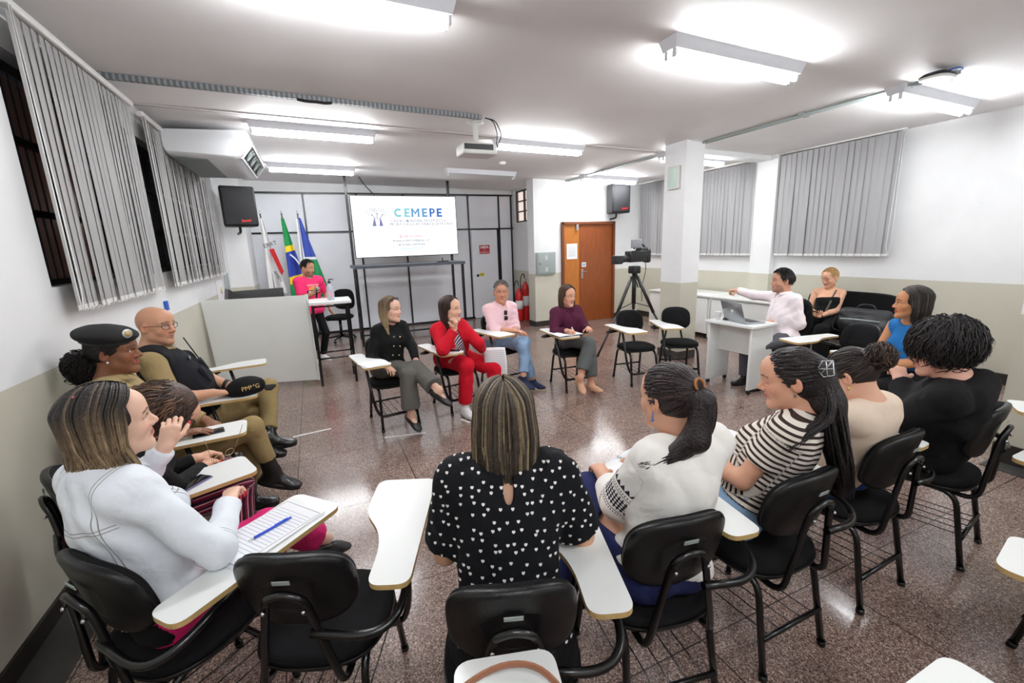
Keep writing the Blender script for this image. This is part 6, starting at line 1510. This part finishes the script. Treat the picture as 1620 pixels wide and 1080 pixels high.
# -- standing man
p = Person('P5', 'standing bearded man in a bright pink printed t-shirt behind the counter holding a microphone', (-128, -8, 0), (198, 148, 118), .95, False, 1.0, False)
pinkm = cloth_mat('pink_jersey', srgb(246, 58, 118))
p.build_body(hands=dict(R=dict(curl=75, d=(.4, -.5, .5), n=(.5, .5, 0)), L=dict(curl=25, n=(.9, .3, 0))), bare_arms=True, beard=(44, 30, 24, .6), brow=(24, 18, 16))
TS = p.top(pinkm, .020, .85, neck=(.070, .045), hem=-.13, slack=.022, wr=.008, freq=42, name='tshirt', hem_up=True)
ts0 = p.surf(TS, 0, .30, lift=.006)
TM = lambda dz, sh=0.: face_matrix(tuple(ts0+p.u*dz+p.a*sh-p.base*1.0), tuple(-p.a), tuple(p.u))
text_mesh('VEREADORA', .032, TM(.06), 'print_small', M_whitetxt, p.root); text_mesh('LIZA', .062, TM(.012), 'print_name', mat('print_yellow', srgb(245, 222, 70), .6), p.root, bold=.003); 
bb = MB(); bb.box(ts0-p.u*.045-p.f*.001-p.base, (.004, .19, .05), M=Matrix(np.stack([p.f, p.a, p.u], 1).tolist())); bb.build('print_block', M_blacktxt, p.root); text_mesh('PRADO', .046, face_matrix(tuple(ts0-p.u*.045+p.f*.003-p.base), tuple(-p.a), tuple(p.u)), 'print_name', M_whitetxt, p.root, bold=.002)
p.trousers(blackcloth, (.082, .066, .062, .058), hem=.03); p.shoes(mat('white_trainer', srgb(238, 238, 238), .5), 'sneaker', M_solew)
p.hair(**short_hair(p, (26, 22, 22), .024, 200, side=.3))
b = MB(); d_ = unit(p.J['wrL']-p.J['elL']); b.tube([p.J['wrL']-d_*.035, p.J['wrL']-d_*.01], .032, 12); p.mb('watch', b, M_whitetxt)
mk = thing('microphone', 'handheld microphone with grey head held by the man in pink', 'microphone', tuple(p.J['wrR']+V3(.04, -.06, .03)))
MB().tube([(-.02, .06, -.10), (.0, .0, .02)], .013, 10, rs=[.010, .015]).build('handle', M_gun, mk); MB().sphere((.006, -.018, .05), .026, 12, 10).build('head', M_grey, mk)
# -- black jacket
p = Person('P6', 'seated woman in a black buttoned jacket and wide grey trousers with long fair hair', (-134, 2, 3), (226, 182, 158), .95, False, .96)
p.footdir = dict(R=V3(.72, -.45, -.55)); p.build_body(hands=dict(R=dict(curl=30), L=dict(curl=25)), bare_legs=True, lips=(196, 96, 96))
o = p.top(blackcloth, .018, 1.95, neck=(.060, .055), hem=.0, slack=.014, name='jacket', wr=.0025); PJ = o; p.collar(blackcloth, .056, .012, .0, .022, .15)
b = MB()
for k in range(3):
    for sx in (-1, 1): b.sphere(p.surf(PJ, sx*.035, .30-k*.09), .010, 8, 6)
p.mb('button_row', b, mat('gold_button', srgb(210, 196, 150), .25, metal=.8))
p.trousers(greycloth, (.086, .076, .086, .105), hem=.07, wr=.007); p.shoes(M_gun, 'pump')
p.hair(**long_hair(p, -.34, (104, 84, 64), (178, 154, 116), n=130, hi_frac=.4, tip=(170, 146, 110), wave=.012, phmax=108, ydrift=.05))
glasses(p, M_gun, z=.098, y=.062, lens=mat('tinted_lens', srgb(60, 56, 58), .05, alpha=.6), name='sunglasses'); earring(p, -1, (240, 236, 226), .006)
# -- red suit
p = Person('P7', 'seated woman in a red suit over a striped top with long dark hair, holding papers', (-138, 2, 0), (226, 178, 152), .97, False, 1.16)
redc = cloth_mat('red_suit_cloth', srgb(196, 20, 40))
p.build_body(hands=dict(R=dict(d=(.1, -.3, .6), n=(-.6, .6, .1), curl=55), L=dict(curl=40)), lips=(190, 70, 76), heavy=.6)
inner = cloth_mat('striped_blouse', srgb(26, 30, 62)); add_stripes(inner, 'sd', .030, .5, srgb(228, 226, 230))
o = p.top(inner, .010, 0, neck=(.085, .03), hem=-.06, belly=.02, name='striped_top')
V = np.array([v.co[:] for v in o.data.vertices])+p.base; sd_ = (V-p.J['hip']) @ p.u+.5*((V-p.J['hip']) @ p.a); a_ = o.data.attributes.new('sd', 'FLOAT', 'POINT'); a_.data.foreach_set('value', sd_.astype(np.float32))
p.top(redc, .026, 1.9, neck=(.074, .05), hem=-.06, slack=.016, belly=.025, name='blazer', open_front=(.03, .10, -.1, .96, .0))
p.trousers(redc, (.100, .080, .074, .068), hem=.04, top=.11, wr=.007); p.shoes(mat('white_trainer', srgb(238, 238, 238), .5), 'sneaker', M_solew)
p.hair(**long_hair(p, -.36, (52, 34, 30), (84, 54, 46), n=140, hi_frac=.3, wave=.006, phmax=104, ydrift=.03)); earring(p, 1, (240, 236, 230), .005)
b = MB(); q = p.J['wrL']+V3(.06, -.07, -.02)
nx = unit(V3(.9, -.4, 0)); b.grid(lambda u, v: tuple(q+nx*(.21*(u-.35))+V3(0, 0, .05)-UP*(.30*v)+V3(.03*math.sin(u*2.5), -.04*math.sin(v*2.2)-.02*u, 0)), 10, 12); o = b.build('held_papers', M_paper); md = o.modifiers.new('t', 'SOLIDIFY'); md.thickness = .003; tag(o, 'printed sheets hanging from the hand of the woman in the red suit', 'papers')
b = MB()
for k in range(12):
    v = .12+k*.065; pts = [tuple(q+nx*(.21*(u-.35))+V3(0, 0, .05)-UP*(.30*v)+V3(.03*math.sin(u*2.5), -.04*math.sin(v*2.2)-.02*u-.004, 0)) for u in (.1, .3, .5, .7, .88)]; b.tube(pts, .0018, 4)
b.build('print_lines', MATS['grey_print'], o)
# -- pink shirt
p = Person('P8', 'seated grey-haired man in a pale pink shirt and light jeans, legs crossed', (160, 0, 0), (206, 150, 122), 1.02, False, 1.06, False)
pinks = cloth_mat('pale_pink_shirt', srgb(246, 208, 214), var=.03)
p.build_body(hands=dict(R=dict(curl=22), L=dict(curl=18, d=(-.3, -.3, -.9))), bare_arms=True, lips=(176, 104, 96), brow=(80, 70, 64), beard=(150, 120, 104, .15))
o = p.top(pinks, .018, 1.35, neck=(.068, .05), hem=-.02, slack=.018, wr=.008, freq=42); p.placket(o, pinks, .40, .0, bm=mat('shirt_button', srgb(170, 130, 134), .4)); PK = o; p.collar(pinks, .066, .038, .035, .012, .6)
p.trousers(jeans, (.088, .070, .066, .060), hem=.05, wr=.007); p.footdir = dict(R=V3(.35, -.85, -.30), L=V3(.4, -.9, 0)); p.shoes(cloth_mat('navy_suede', srgb(38, 46, 72)), 'sneaker', mat('gum_sole', srgb(206, 190, 160), .6))
p.hair(**short_hair(p, (158, 156, 154), .024, 260, vol=1.02)); 
b = MB(); Mx = Matrix(np.stack([p.f, p.a, p.u], 1).tolist()); c = p.surf(PK, 0, .33, lift=.012); b.rbox(c, (.016, .045, .055), .007, M=Mx); b.rbox(p.surf(PK, 0, .265, lift=.012), (.016, .05, .05), .012, M=Mx); p.mb('hanging_sunglasses', b, M_gun)
# -- burgundy blouse
p = Person('P9', 'seated woman in a burgundy blouse and grey trousers writing in a notebook, legs crossed', (-172, -4, 0), (216, 164, 136), .95, False, .95)
p.footdir = dict(R=V3(-.1, -.75, -.65), L=V3(.2, -.95, 0)); p.build_body(hands=dict(R=dict(curl=50, thumb=(.9, .3, .5)), L=dict(curl=20)), bare_legs=True, lips=(190, 100, 96))
burg = cloth_mat('burgundy_blouse', srgb(74, 22, 48))
o = p.top(burg, .018, 1.95, neck=(.070, .05), hem=.02, slack=.020, puff=.006, wr=.007, name='blouse'); p.placket(o, burg, .36, .08); p.collar(burg, .062, .036, .035, .010, .62)
p.trousers(cloth_mat('grey_checked_trousers', srgb(92, 96, 96)), (.086, .076, .080, .090), hem=.10, top=.10, wr=.005); p.shoes(mat('beige_leather', srgb(206, 158, 128), .4), 'pump')
p.hair(**long_hair(p, -.17, (74, 52, 40), (120, 90, 66), n=120, hi_frac=.35, wave=.006, phmax=108))
b = MB(); t_ = p.tips[0]; b.tube([t_+V3(.01, -.02, -.03), t_+V3(-.02, .02, .09)], .005, 6); o = b.build('ballpoint_pen', M_whitetxt); tag(o, 'white pen in the hand of the woman in burgundy', 'pen')
# -- pointing man
p = Person('P10', 'seated dark-haired man in a pale pink shirt pointing with an outstretched arm over a laptop', (54, 0, 0), (206, 154, 128), 1.0, False, 1.08, False)
p.build_body(hands=dict(R=dict(curl=60, curls=[4, 70, 78, 80], n=(0, 0, -1), d=(-.92, .25, .06), thumb=(.8, .5, .4)), L=dict(curl=18, n=(0, 0, -1), d=(-.95, .2, -.15))), beard=(90, 66, 56, .4), brow=(26, 20, 18))
shirt10 = cloth_mat('white_pink_shirt', srgb(250, 238, 242), var=.03)
o = p.top(shirt10, .018, 1.93, neck=(.068, .05), hem=-.02, slack=.016, wr=.008, freq=42, belly=.015); p.placket(o, shirt10, .42, .0, bm=M_whitetxt); p.collar(shirt10, .066, .038, .035, .012, .55)
p.trousers(cloth_mat('dark_grey_trousers', srgb(84, 84, 90)), (.088, .072, .066, .06)); p.shoes(M_boot, 'sneaker', M_rub)
p.hair(**short_hair(p, (26, 22, 22), .026, 240, vol=1.02))
# -- blonde woman
p = Person('P11', 'seated blonde woman with cropped hair in a black strapless top looking at a phone', (80, -18, 0), (224, 172, 142), .98, False, 1.0)
p.build_body(hands=dict(R=dict(curl=35, n=(0, 0, 1)), L=dict(curl=35, n=(0, 0, 1))), bare_arms=True, bare_chest=True, closed=True, lips=(198, 96, 96), brow=(120, 90, 62), tattoo=True)
o = p.top(blackcloth, .008, 0, neck=(.01, .01), hem=.0, name='strapless_top', wr=.001)
bmx = bmesh.new(); bmx.from_mesh(o.data); pl = p.J['hip']*.30+p.J['neck']*.70+p.f*.0; bmesh.ops.bisect_plane(bmx, geom=bmx.verts[:]+bmx.edges[:]+bmx.faces[:], plane_co=Vector(pl-p.base), plane_no=Vector(p.u), clear_outer=True); bmx.to_mesh(o.data); bmx.free()
p.trousers(blackcloth, (.092, .085, .09, .10), hem=.03); p.shoes(M_gun, 'pump')
p.hair(**short_hair(p, (186, 150, 100), .012, 240, vol=.99)); earring(p, -1, (236, 220, 180), .008)
phone('dark phone in the hands of the blonde woman on the bench', tuple((p.J['wrL']+p.J['wrR'])/2+V3(-.10, .0, .045)), math.radians(80), M_gun, .3)
b = MB(); b.tube([p.J['neck']+p.a*.07*(-1)-p.f*.05+p.u*.02]+[p.surf(p.body, -.085+.015*k, .40-.055*k, lift=.006) for k in range(3)]+[p.surf(o, -.04+.02*k, .22-.05*k, lift=.008) for k in range(4)], .011, 6, ell=(.25, tuple(p.a)))
o = b.build('crossbody_strap', mat('grey_strap', srgb(88, 80, 76), .6)); tag(o, 'grey shoulder bag strap across the chest of the blonde woman', 'bag strap')
# -- blue top
p = Person('P12', 'seated woman in a sleeveless blue top with shoulder-length dark hair by the wall', (38, 2, 0), (196, 138, 98), .96, True, 1.08)
p.build_body(hands=dict(R=dict(curl=30), L=dict(curl=30)), bare_arms=True, bare_chest=True, lips=(180, 50, 56), brow=(30, 22, 20))
p.top(cloth_mat('blue_jersey', srgb(34, 106, 170)), .010, 0, neck=(.085, .02), hem=.0, wr=.005, belly=.015, name='blue_top')
p.trousers(blackcloth, (.09, .072, .066, .06)); p.shoes(M_gun, 'pump')
p.hair(**long_hair(p, -.15, (36, 31, 28), (84, 74, 62), n=160, w=1.02, hi_frac=.40, wave=.006, phmax=104, vol=1.03)); earring(p, 1, (236, 226, 200), .007)
# -- black hoodie
p = Person('P13', 'person in a black hoodie with a thick mop of black curly hair, seen from behind', (46, -10, 0), (216, 164, 142), 1.0, True, 1.16, False)
p.build_body(hands=dict(L=dict(curl=45), R=dict(curl=40)), lips=(196, 120, 112), heavy=1.)
hood = [(RC(p.J['neck']-p.f*.070+p.a*.055+p.u*.035, p.J['neck']-p.f*.070-p.a*.055+p.u*.035, .046, .046), .03), (RC(p.J['neck']-p.f*.09+p.a*.07-p.u*.01, p.J['neck']-p.f*.09-p.a*.07-p.u*.01, .050, .050), .04), (RC(p.J['neck']-p.f*.085+p.a*.03-p.u*.06, p.J['neck']-p.f*.085-p.a*.03-p.u*.06, .05, .05), .04), (RC(p.J['neck']+p.a*.085-p.f*.02+p.u*.01, p.J['neck']+p.a*.05+p.f*.08-p.u*.02, .030, .028), .03), (RC(p.J['neck']-p.a*.085-p.f*.02+p.u*.01, p.J['neck']-p.a*.05+p.f*.08-p.u*.02, .030, .028), .03)]
p.top(blackcloth, .026, 1.9, neck=(.066, .06), hem=-.05, slack=.022, wr=.009, freq=36, name='hoodie', extra=hood, belly=.02)
p.trousers(blackcloth); p.shoes(M_gun, 'sneaker', M_rub)
p.hair(**curly(p, (22, 18, 19), (0, -.022, .040), (.116, .132, .112), n=460, ln=.11, amp=.010, hi=(36, 28, 28), seed=8))
b = MB(); d_ = unit(p.J['wrL']-p.J['elL']); b.tube([p.J['wrL']-d_*.03, p.J['wrL']-d_*.012], .031, 14); p.mb('watch', b, M_gold)
# -- cream top
p = Person('P14', 'woman in a cream top with a dark hair bun bending over her board', (10, -30, -4), (222, 172, 146), .95, True, 1.12)
cream = cloth_mat('cream_jersey', srgb(228, 208, 188), var=.03)
p.build_body(hands=dict(L=dict(curl=30), R=dict(curl=40)), closed=True, bare_arms=True)
p.top(cream, .016, .75, neck=(.066, .056), hem=.035, slack=.016, wr=.007, freq=42, belly=.02)
b = MB(); Rt = np.stack([p.a, p.f, p.u], 1); b.tube([p.J['neck']+p.u*.012-p.f*.082*math.cos(t)*p.sc+p.a*.082*math.sin(t)*p.sc-p.u*.0 for t in np.linspace(-.2, 1.5, 10)], .004, 6); p.mb('red_piping', b, mat('red_trim', srgb(196, 60, 66), .7))
b = MB(); b.tube([p.J['hip']+p.u*.042+p.a*.158*math.sin(t)-p.f*.132*math.cos(t) for t in np.linspace(-1.6, 1.6, 16)], .004, 6); p.mb('red_piping', b, MATS['red_trim'])
p.trousers(bluejean, (.094, .074, .066, .06), top=.09); p.shoes(M_gun, 'sneaker', M_rub)
h = pulled_hair(p, (34, 26, 25), (0, -.108, .045), n=130, alt_tone=(58, 44, 40)); h['locks'] += curly(p, (42, 30, 27), (0, -.135, .055), (.050, .045, .050), n=120, ln=.06, amp=.010, face=False, hi=(86, 62, 48), seed=6)['locks']; h['cap']['add'].append(((0, -.132, .055), (.046, .040, .046))); p.hair(**h); earring(p, -1, (214, 180, 110), .007, .01)
# -- striped top
p = Person('P15', 'woman in a brown and white striped top with very long dark hair in profile', (40, -10, 0), (216, 162, 134), .95, True, 1.06)
strm = cloth_mat('striped_jersey', srgb(232, 224, 214)); add_stripes(strm, 'sv', .023, .44, srgb(56, 40, 36))
p.build_body(hands=dict(L=dict(curl=30), R=dict(curl=40)), closed=True, bare_arms=True, lips=(186, 112, 108), brow=(44, 30, 26))
p.top(strm, .014, .62, neck=(.074, .045), hem=.055, slack=.016, wr=.007, freq=42, attrs=True, name='striped_top', belly=.012, res=.0062)
p.trousers(jeans, (.094, .074, .066, .06), top=.10, wr=.007); p.shoes(M_gun, 'sneaker', M_solew)
h = pulled_hair(p, (27, 20, 21), (0, -.112, .030), n=150, alt_tone=(44, 34, 34))
h['locks'] += tail(p, [(0, -.108, .04), (-.005, -.118, -.03), (-.012, -.112, -.12), (-.012, -.118, -.24), (-.005, -.128, -.36), (0, -.132, -.47)], (24, 18, 19), 170, .022, .080, .010, (40, 29, 30), .010)
h['locks'] += tail(p, [(-.02, -.10, .0), (-.055, -.11, -.07), (-.085, -.09, -.13), (-.13, -.02, -.165), (-.17, .05, -.21)], (24, 18, 19), 70, .02, .040, .006, (40, 29, 30), .009, seed=8)
h['cap']['add'] += [((0, -.095, .02), (-.01, -.105, -.10), .05, .058), ((-.01, -.105, -.10), (-.005, -.122, -.36), .060, .050), ((0, -.02, -.03), (.066, .075, .06))]; p.hair(**h)
M_sil = mat('silver_clip', srgb(214, 216, 220), .25, metal=.7)
b = MB(); c = V3(-.045, -.110, .045)
for pts in ([(0, -.02, .03), (0, -.02, -.025), (-.0, .012, -.03), (-.0, .028, 0), (0, .01, .03), (0, -.02, .03)], [(0, -.02, .0), (0, .026, .0)], [(0, .0, .03), (0, .0, -.028)], [(0, -.02, .03), (0, .02, -.02)]): b.tube([p.W(c+V3(-.018+q[1]*.2, q[1], q[2])) for q in pts], .0022, 5)
p.mb('hair_claw', b, M_sil); earring(p, -1, (120, 116, 112), .005, .008)
# -- embroidered blouse
p = Person('P16', 'woman in a white blouse with black embroidered sleeves and a dark ponytail, from behind', (6, -4, -3), (216, 164, 136), .95, True, 1.04)
whiteb = cloth_mat('white_gauze', srgb(244, 241, 236), var=.03); nt = whiteb.node_tree; N = nt.nodes; L = nt.links; b_ = N['Principled BSDF']; old = b_.inputs['Base Color'].links[0].from_socket
def MTH(op, a, b=None, c=None):
    n = N.new('ShaderNodeMath'); n.operation = op
    for i, v in enumerate((a, b, c)):
        if v is None: continue
        if isinstance(v, (int, float)): n.inputs[i].default_value = v
        else: L.new(v, n.inputs[i])
    return n.outputs[0]
AT = lambda n_: (lambda a: (setattr(a, 'attribute_name', n_), a.outputs['Fac'])[1])(N.new('ShaderNodeAttribute'))
sv, su, arm = AT('sv'), AT('su'), AT('arm')
su_ = MTH('MULTIPLY', su, .060)
def band(a, b): return MTH('MULTIPLY', MTH('GREATER_THAN', sv, a), MTH('LESS_THAN', sv, b))
pat = MTH('GREATER_THAN', MTH('MULTIPLY', MTH('SINE', MTH('MULTIPLY', MTH('ADD', sv, su_), 240.)), MTH('SINE', MTH('MULTIPLY', MTH('SUBTRACT', sv, su_), 240.))), -.12)
dots = MTH('GREATER_THAN', MTH('SINE', MTH('MULTIPLY', su_, 700.)), .3)
tri_ = MTH('LESS_THAN', MTH('ABSOLUTE', MTH('SUBTRACT', MTH('MODULO', MTH('ADD', su_, 5.), .02), .01)), MTH('MULTIPLY', MTH('SUBTRACT', sv, .112), .5))
emb = MTH('MULTIPLY', band(.165, .225), pat)
for a, b, q in ((.155, .158, None), (.232, .235, None), (.240, .246, dots), (.144, .150, dots), (.112, .130, tri_), (.130, .133, None), (.262, .265, None), (.268, .274, dots)):
    emb = MTH('MAXIMUM', emb, band(a, b) if q is None else MTH('MULTIPLY', band(a, b), q))
emb = MTH('MULTIPLY', emb, arm); mx = N.new('ShaderNodeMixRGB'); L.new(emb, mx.inputs[0]); L.new(old, mx.inputs[1]); mx.inputs[2].default_value = (*srgb(28, 30, 46), 1); L.new(mx.outputs[0], b_.inputs['Base Color'])
p.build_body(hands=dict(L=dict(curl=30), R=dict(curl=40)), lips=(190, 110, 104))
p.top(whiteb, .018, 1.6, neck=(.094, .018), hem=.0, slack=.028, puff=.003, wr=.008, freq=42, attrs=True, name='blouse', res=.006)
b = MB(); pts = [p.J['neck']+p.u*.0+p.a*.093*p.sc*math.sin(t)-p.f*.098*p.sc*math.cos(t)+p.f*.02*p.sc-p.u*(.012+.010*math.cos(t)) for t in np.linspace(-2.2, 2.2, 34)]
for q in pts: b.tube([q+p.u*.002, q-p.u*.010-p.f*.002], .0022, 4)
b.tube(pts, .0026, 5); p.mb('neckline_stitching', b, mat('dark_thread', srgb(60, 44, 40), .7))
p.trousers(navy, (.094, .076, .066, .06), top=.04); p.shoes(M_gun, 'sneaker', M_rub)
h = pulled_hair(p, (34, 25, 26), (0, -.118, .060), n=170, vol=1.03, alt_tone=(56, 42, 42)); h['locks'] += tail(p, [(0, -.116, .062), (-.005, -.155, .03), (-.012, -.150, -.06), (-.045, -.125, -.13), (-.10, -.085, -.165), (-.15, -.05, -.185)], (30, 22, 24), 140, .014, .048, .005, (52, 38, 38), .009)
h['cap']['add'] += [((-.004, -.145, .02), (-.03, -.135, -.10), .034, .040), ((-.03, -.135, -.10), (-.09, -.09, -.15), .038, .022)]; p.hair(**h)
b = MB(); b.tube([p.W(V3(0, -.122, .066)+V3(.020*math.cos(t), .008*math.sin(t), .020*math.sin(t))) for t in np.linspace(0, 6.28, 14)], .005, 6, cap=False); p.mb('hair_tie', b, mat('brown_band', srgb(150, 92, 40), .5)); earring(p, -1, (92, 112, 168), .006, .024)
# -- polka dots
p = Person('P17', 'woman in a black blouse with white heart dots and streaked blonde hair, from behind', (-16, -6, 0), (222, 172, 140), .95, True, 1.10)
dot = cloth_mat('heart_print', srgb(12, 13, 18), var=.02); nt = dot.node_tree; N = nt.nodes; L = nt.links; b_ = N['Principled BSDF']; old = b_.inputs['Base Color'].links[0].from_socket
at1, at2 = AT('lat'), AT('sv'); arm = AT('arm'); fw = AT('fwd')
cx_ = N.new('ShaderNodeCombineXYZ'); L.new(at1, cx_.inputs[0]); L.new(at2, cx_.inputs[1]); 
vo = N.new('ShaderNodeTexVoronoi'); vo.voronoi_dimensions = '2D'; vo.inputs['Scale'].default_value = 31.; vo.inputs['Randomness'].default_value = .8; L.new(cx_.outputs[0], vo.inputs['Vector'])
sb = N.new('ShaderNodeVectorMath'); sb.operation = 'SUBTRACT'; L.new(cx_.outputs[0], sb.inputs[0])
L.new(vo.outputs['Position'], sb.inputs[1])
sx_ = N.new('ShaderNodeSeparateXYZ'); L.new(sb.outputs[0], sx_.inputs[0])
X_ = MTH('MULTIPLY', sx_.outputs[0], 1/.0044); Y_ = MTH('MULTIPLY', sx_.outputs[1], 1/.0044)
e1 = MTH('SUBTRACT', MTH('ADD', MTH('MULTIPLY', X_, X_), MTH('MULTIPLY', Y_, Y_)), 1.)
hv = MTH('SUBTRACT', MTH('MULTIPLY', MTH('MULTIPLY', e1, e1), e1), MTH('MULTIPLY', MTH('MULTIPLY', X_, X_), MTH('MULTIPLY', MTH('MULTIPLY', Y_, Y_), Y_)))
ht_ = MTH('LESS_THAN', hv, 0.)
mx = N.new('ShaderNodeMixRGB'); L.new(ht_, mx.inputs[0]); L.new(old, mx.inputs[1]); mx.inputs[2].default_value = (*srgb(236, 234, 230), 1); L.new(mx.outputs[0], b_.inputs['Base Color'])
p.build_body(hands=dict(L=dict(curl=30), R=dict(curl=40)), bare_arms=True)
o = p.top(dot, .016, .86, neck=(.056, .068), hem=-.02, slack=.030, puff=.016, wr=.007, freq=42, attrs=True, name='blouse', keyhole=True, res=.006, neck_f=.0)
p.trousers(blackcloth, (.096, .076, .066, .06), top=.05); p.shoes(M_gun, 'pump')
p.hair(**long_hair(p, -.27, (58, 48, 41), (166, 148, 110), n=230, w=1.02, hi_frac=.34, wave=.006, phmax=110, vol=1.05, wd=.010, tip=None))
# eyeglasses held by the hunched woman
q = V3(*POSE['P2']['wrR'])+V3(.10, -.02, .05); gl = MB()
for sx in (-1, 1):
    c = q+V3(.02*sx, .03*sx, .0)
    gl.tube([c+V3(.016*math.cos(t), .02*math.cos(t), .016*math.sin(t)) for t in np.linspace(0, 6.28, 14)], .0016, 5, cap=False); gl.tube([c+V3(.02*sx, .02*sx, .0), c+V3(.05*sx+.02, .04*sx, .12)], .0016, 5)
o = gl.build('eyeglasses', mat('thin_gold_frame', srgb(190, 164, 120), .3, metal=.8)); tag(o, 'thin-framed eyeglasses in the hand of the hunched woman', 'glasses')

# ================================================================== LIGHT AND CAMERA
w = bpy.data.worlds.new('World'); bpy.context.scene.world = w; w.use_nodes = True
w.node_tree.nodes['Background'].inputs[0].default_value = (.10, .13, .20, 1); w.node_tree.nodes['Background'].inputs[1].default_value = .08
cam = bpy.data.cameras.new('Camera'); co = bpy.data.objects.new('Camera', cam); COL.objects.link(co); bpy.context.scene.camera = co
cam.sensor_width = 36; cam.lens = 697/1620*36; cam.clip_start = .02
ya, pi_, ro = math.radians(23.7), math.radians(12.29), math.radians(2.05)
f = Vector((math.sin(ya)*math.cos(pi_), math.cos(ya)*math.cos(pi_), -math.sin(pi_))); r = Vector((math.cos(ya), -math.sin(ya), 0)); d = f.cross(r)
r2 = math.cos(ro)*r+math.sin(ro)*d; d2 = -math.sin(ro)*r+math.cos(ro)*d
M = Matrix.Identity(4)
for i in range(3): M[i][0] = r2[i]; M[i][1] = -d2[i]; M[i][2] = -f[i]
M.translation = (0, 0, 1.7); co.matrix_world = M
sc = bpy.context.scene
sc.view_settings.view_transform = 'Standard'; sc.view_settings.look = 'None'; sc.view_settings.gamma = 1.0; sc.view_settings.exposure = EXPO
try: sc.view_settings.use_curve_mapping = False
except Exception: pass
cy = sc.cycles; cy.use_denoising = True; cy.max_bounces = 8; cy.diffuse_bounces = 5; cy.glossy_bounces = 3; cy.transmission_bounces = 4; cy.transparent_max_bounces = 6
cy.use_adaptive_sampling = True; cy.adaptive_threshold = .02; cy.sample_clamp_indirect = 6.
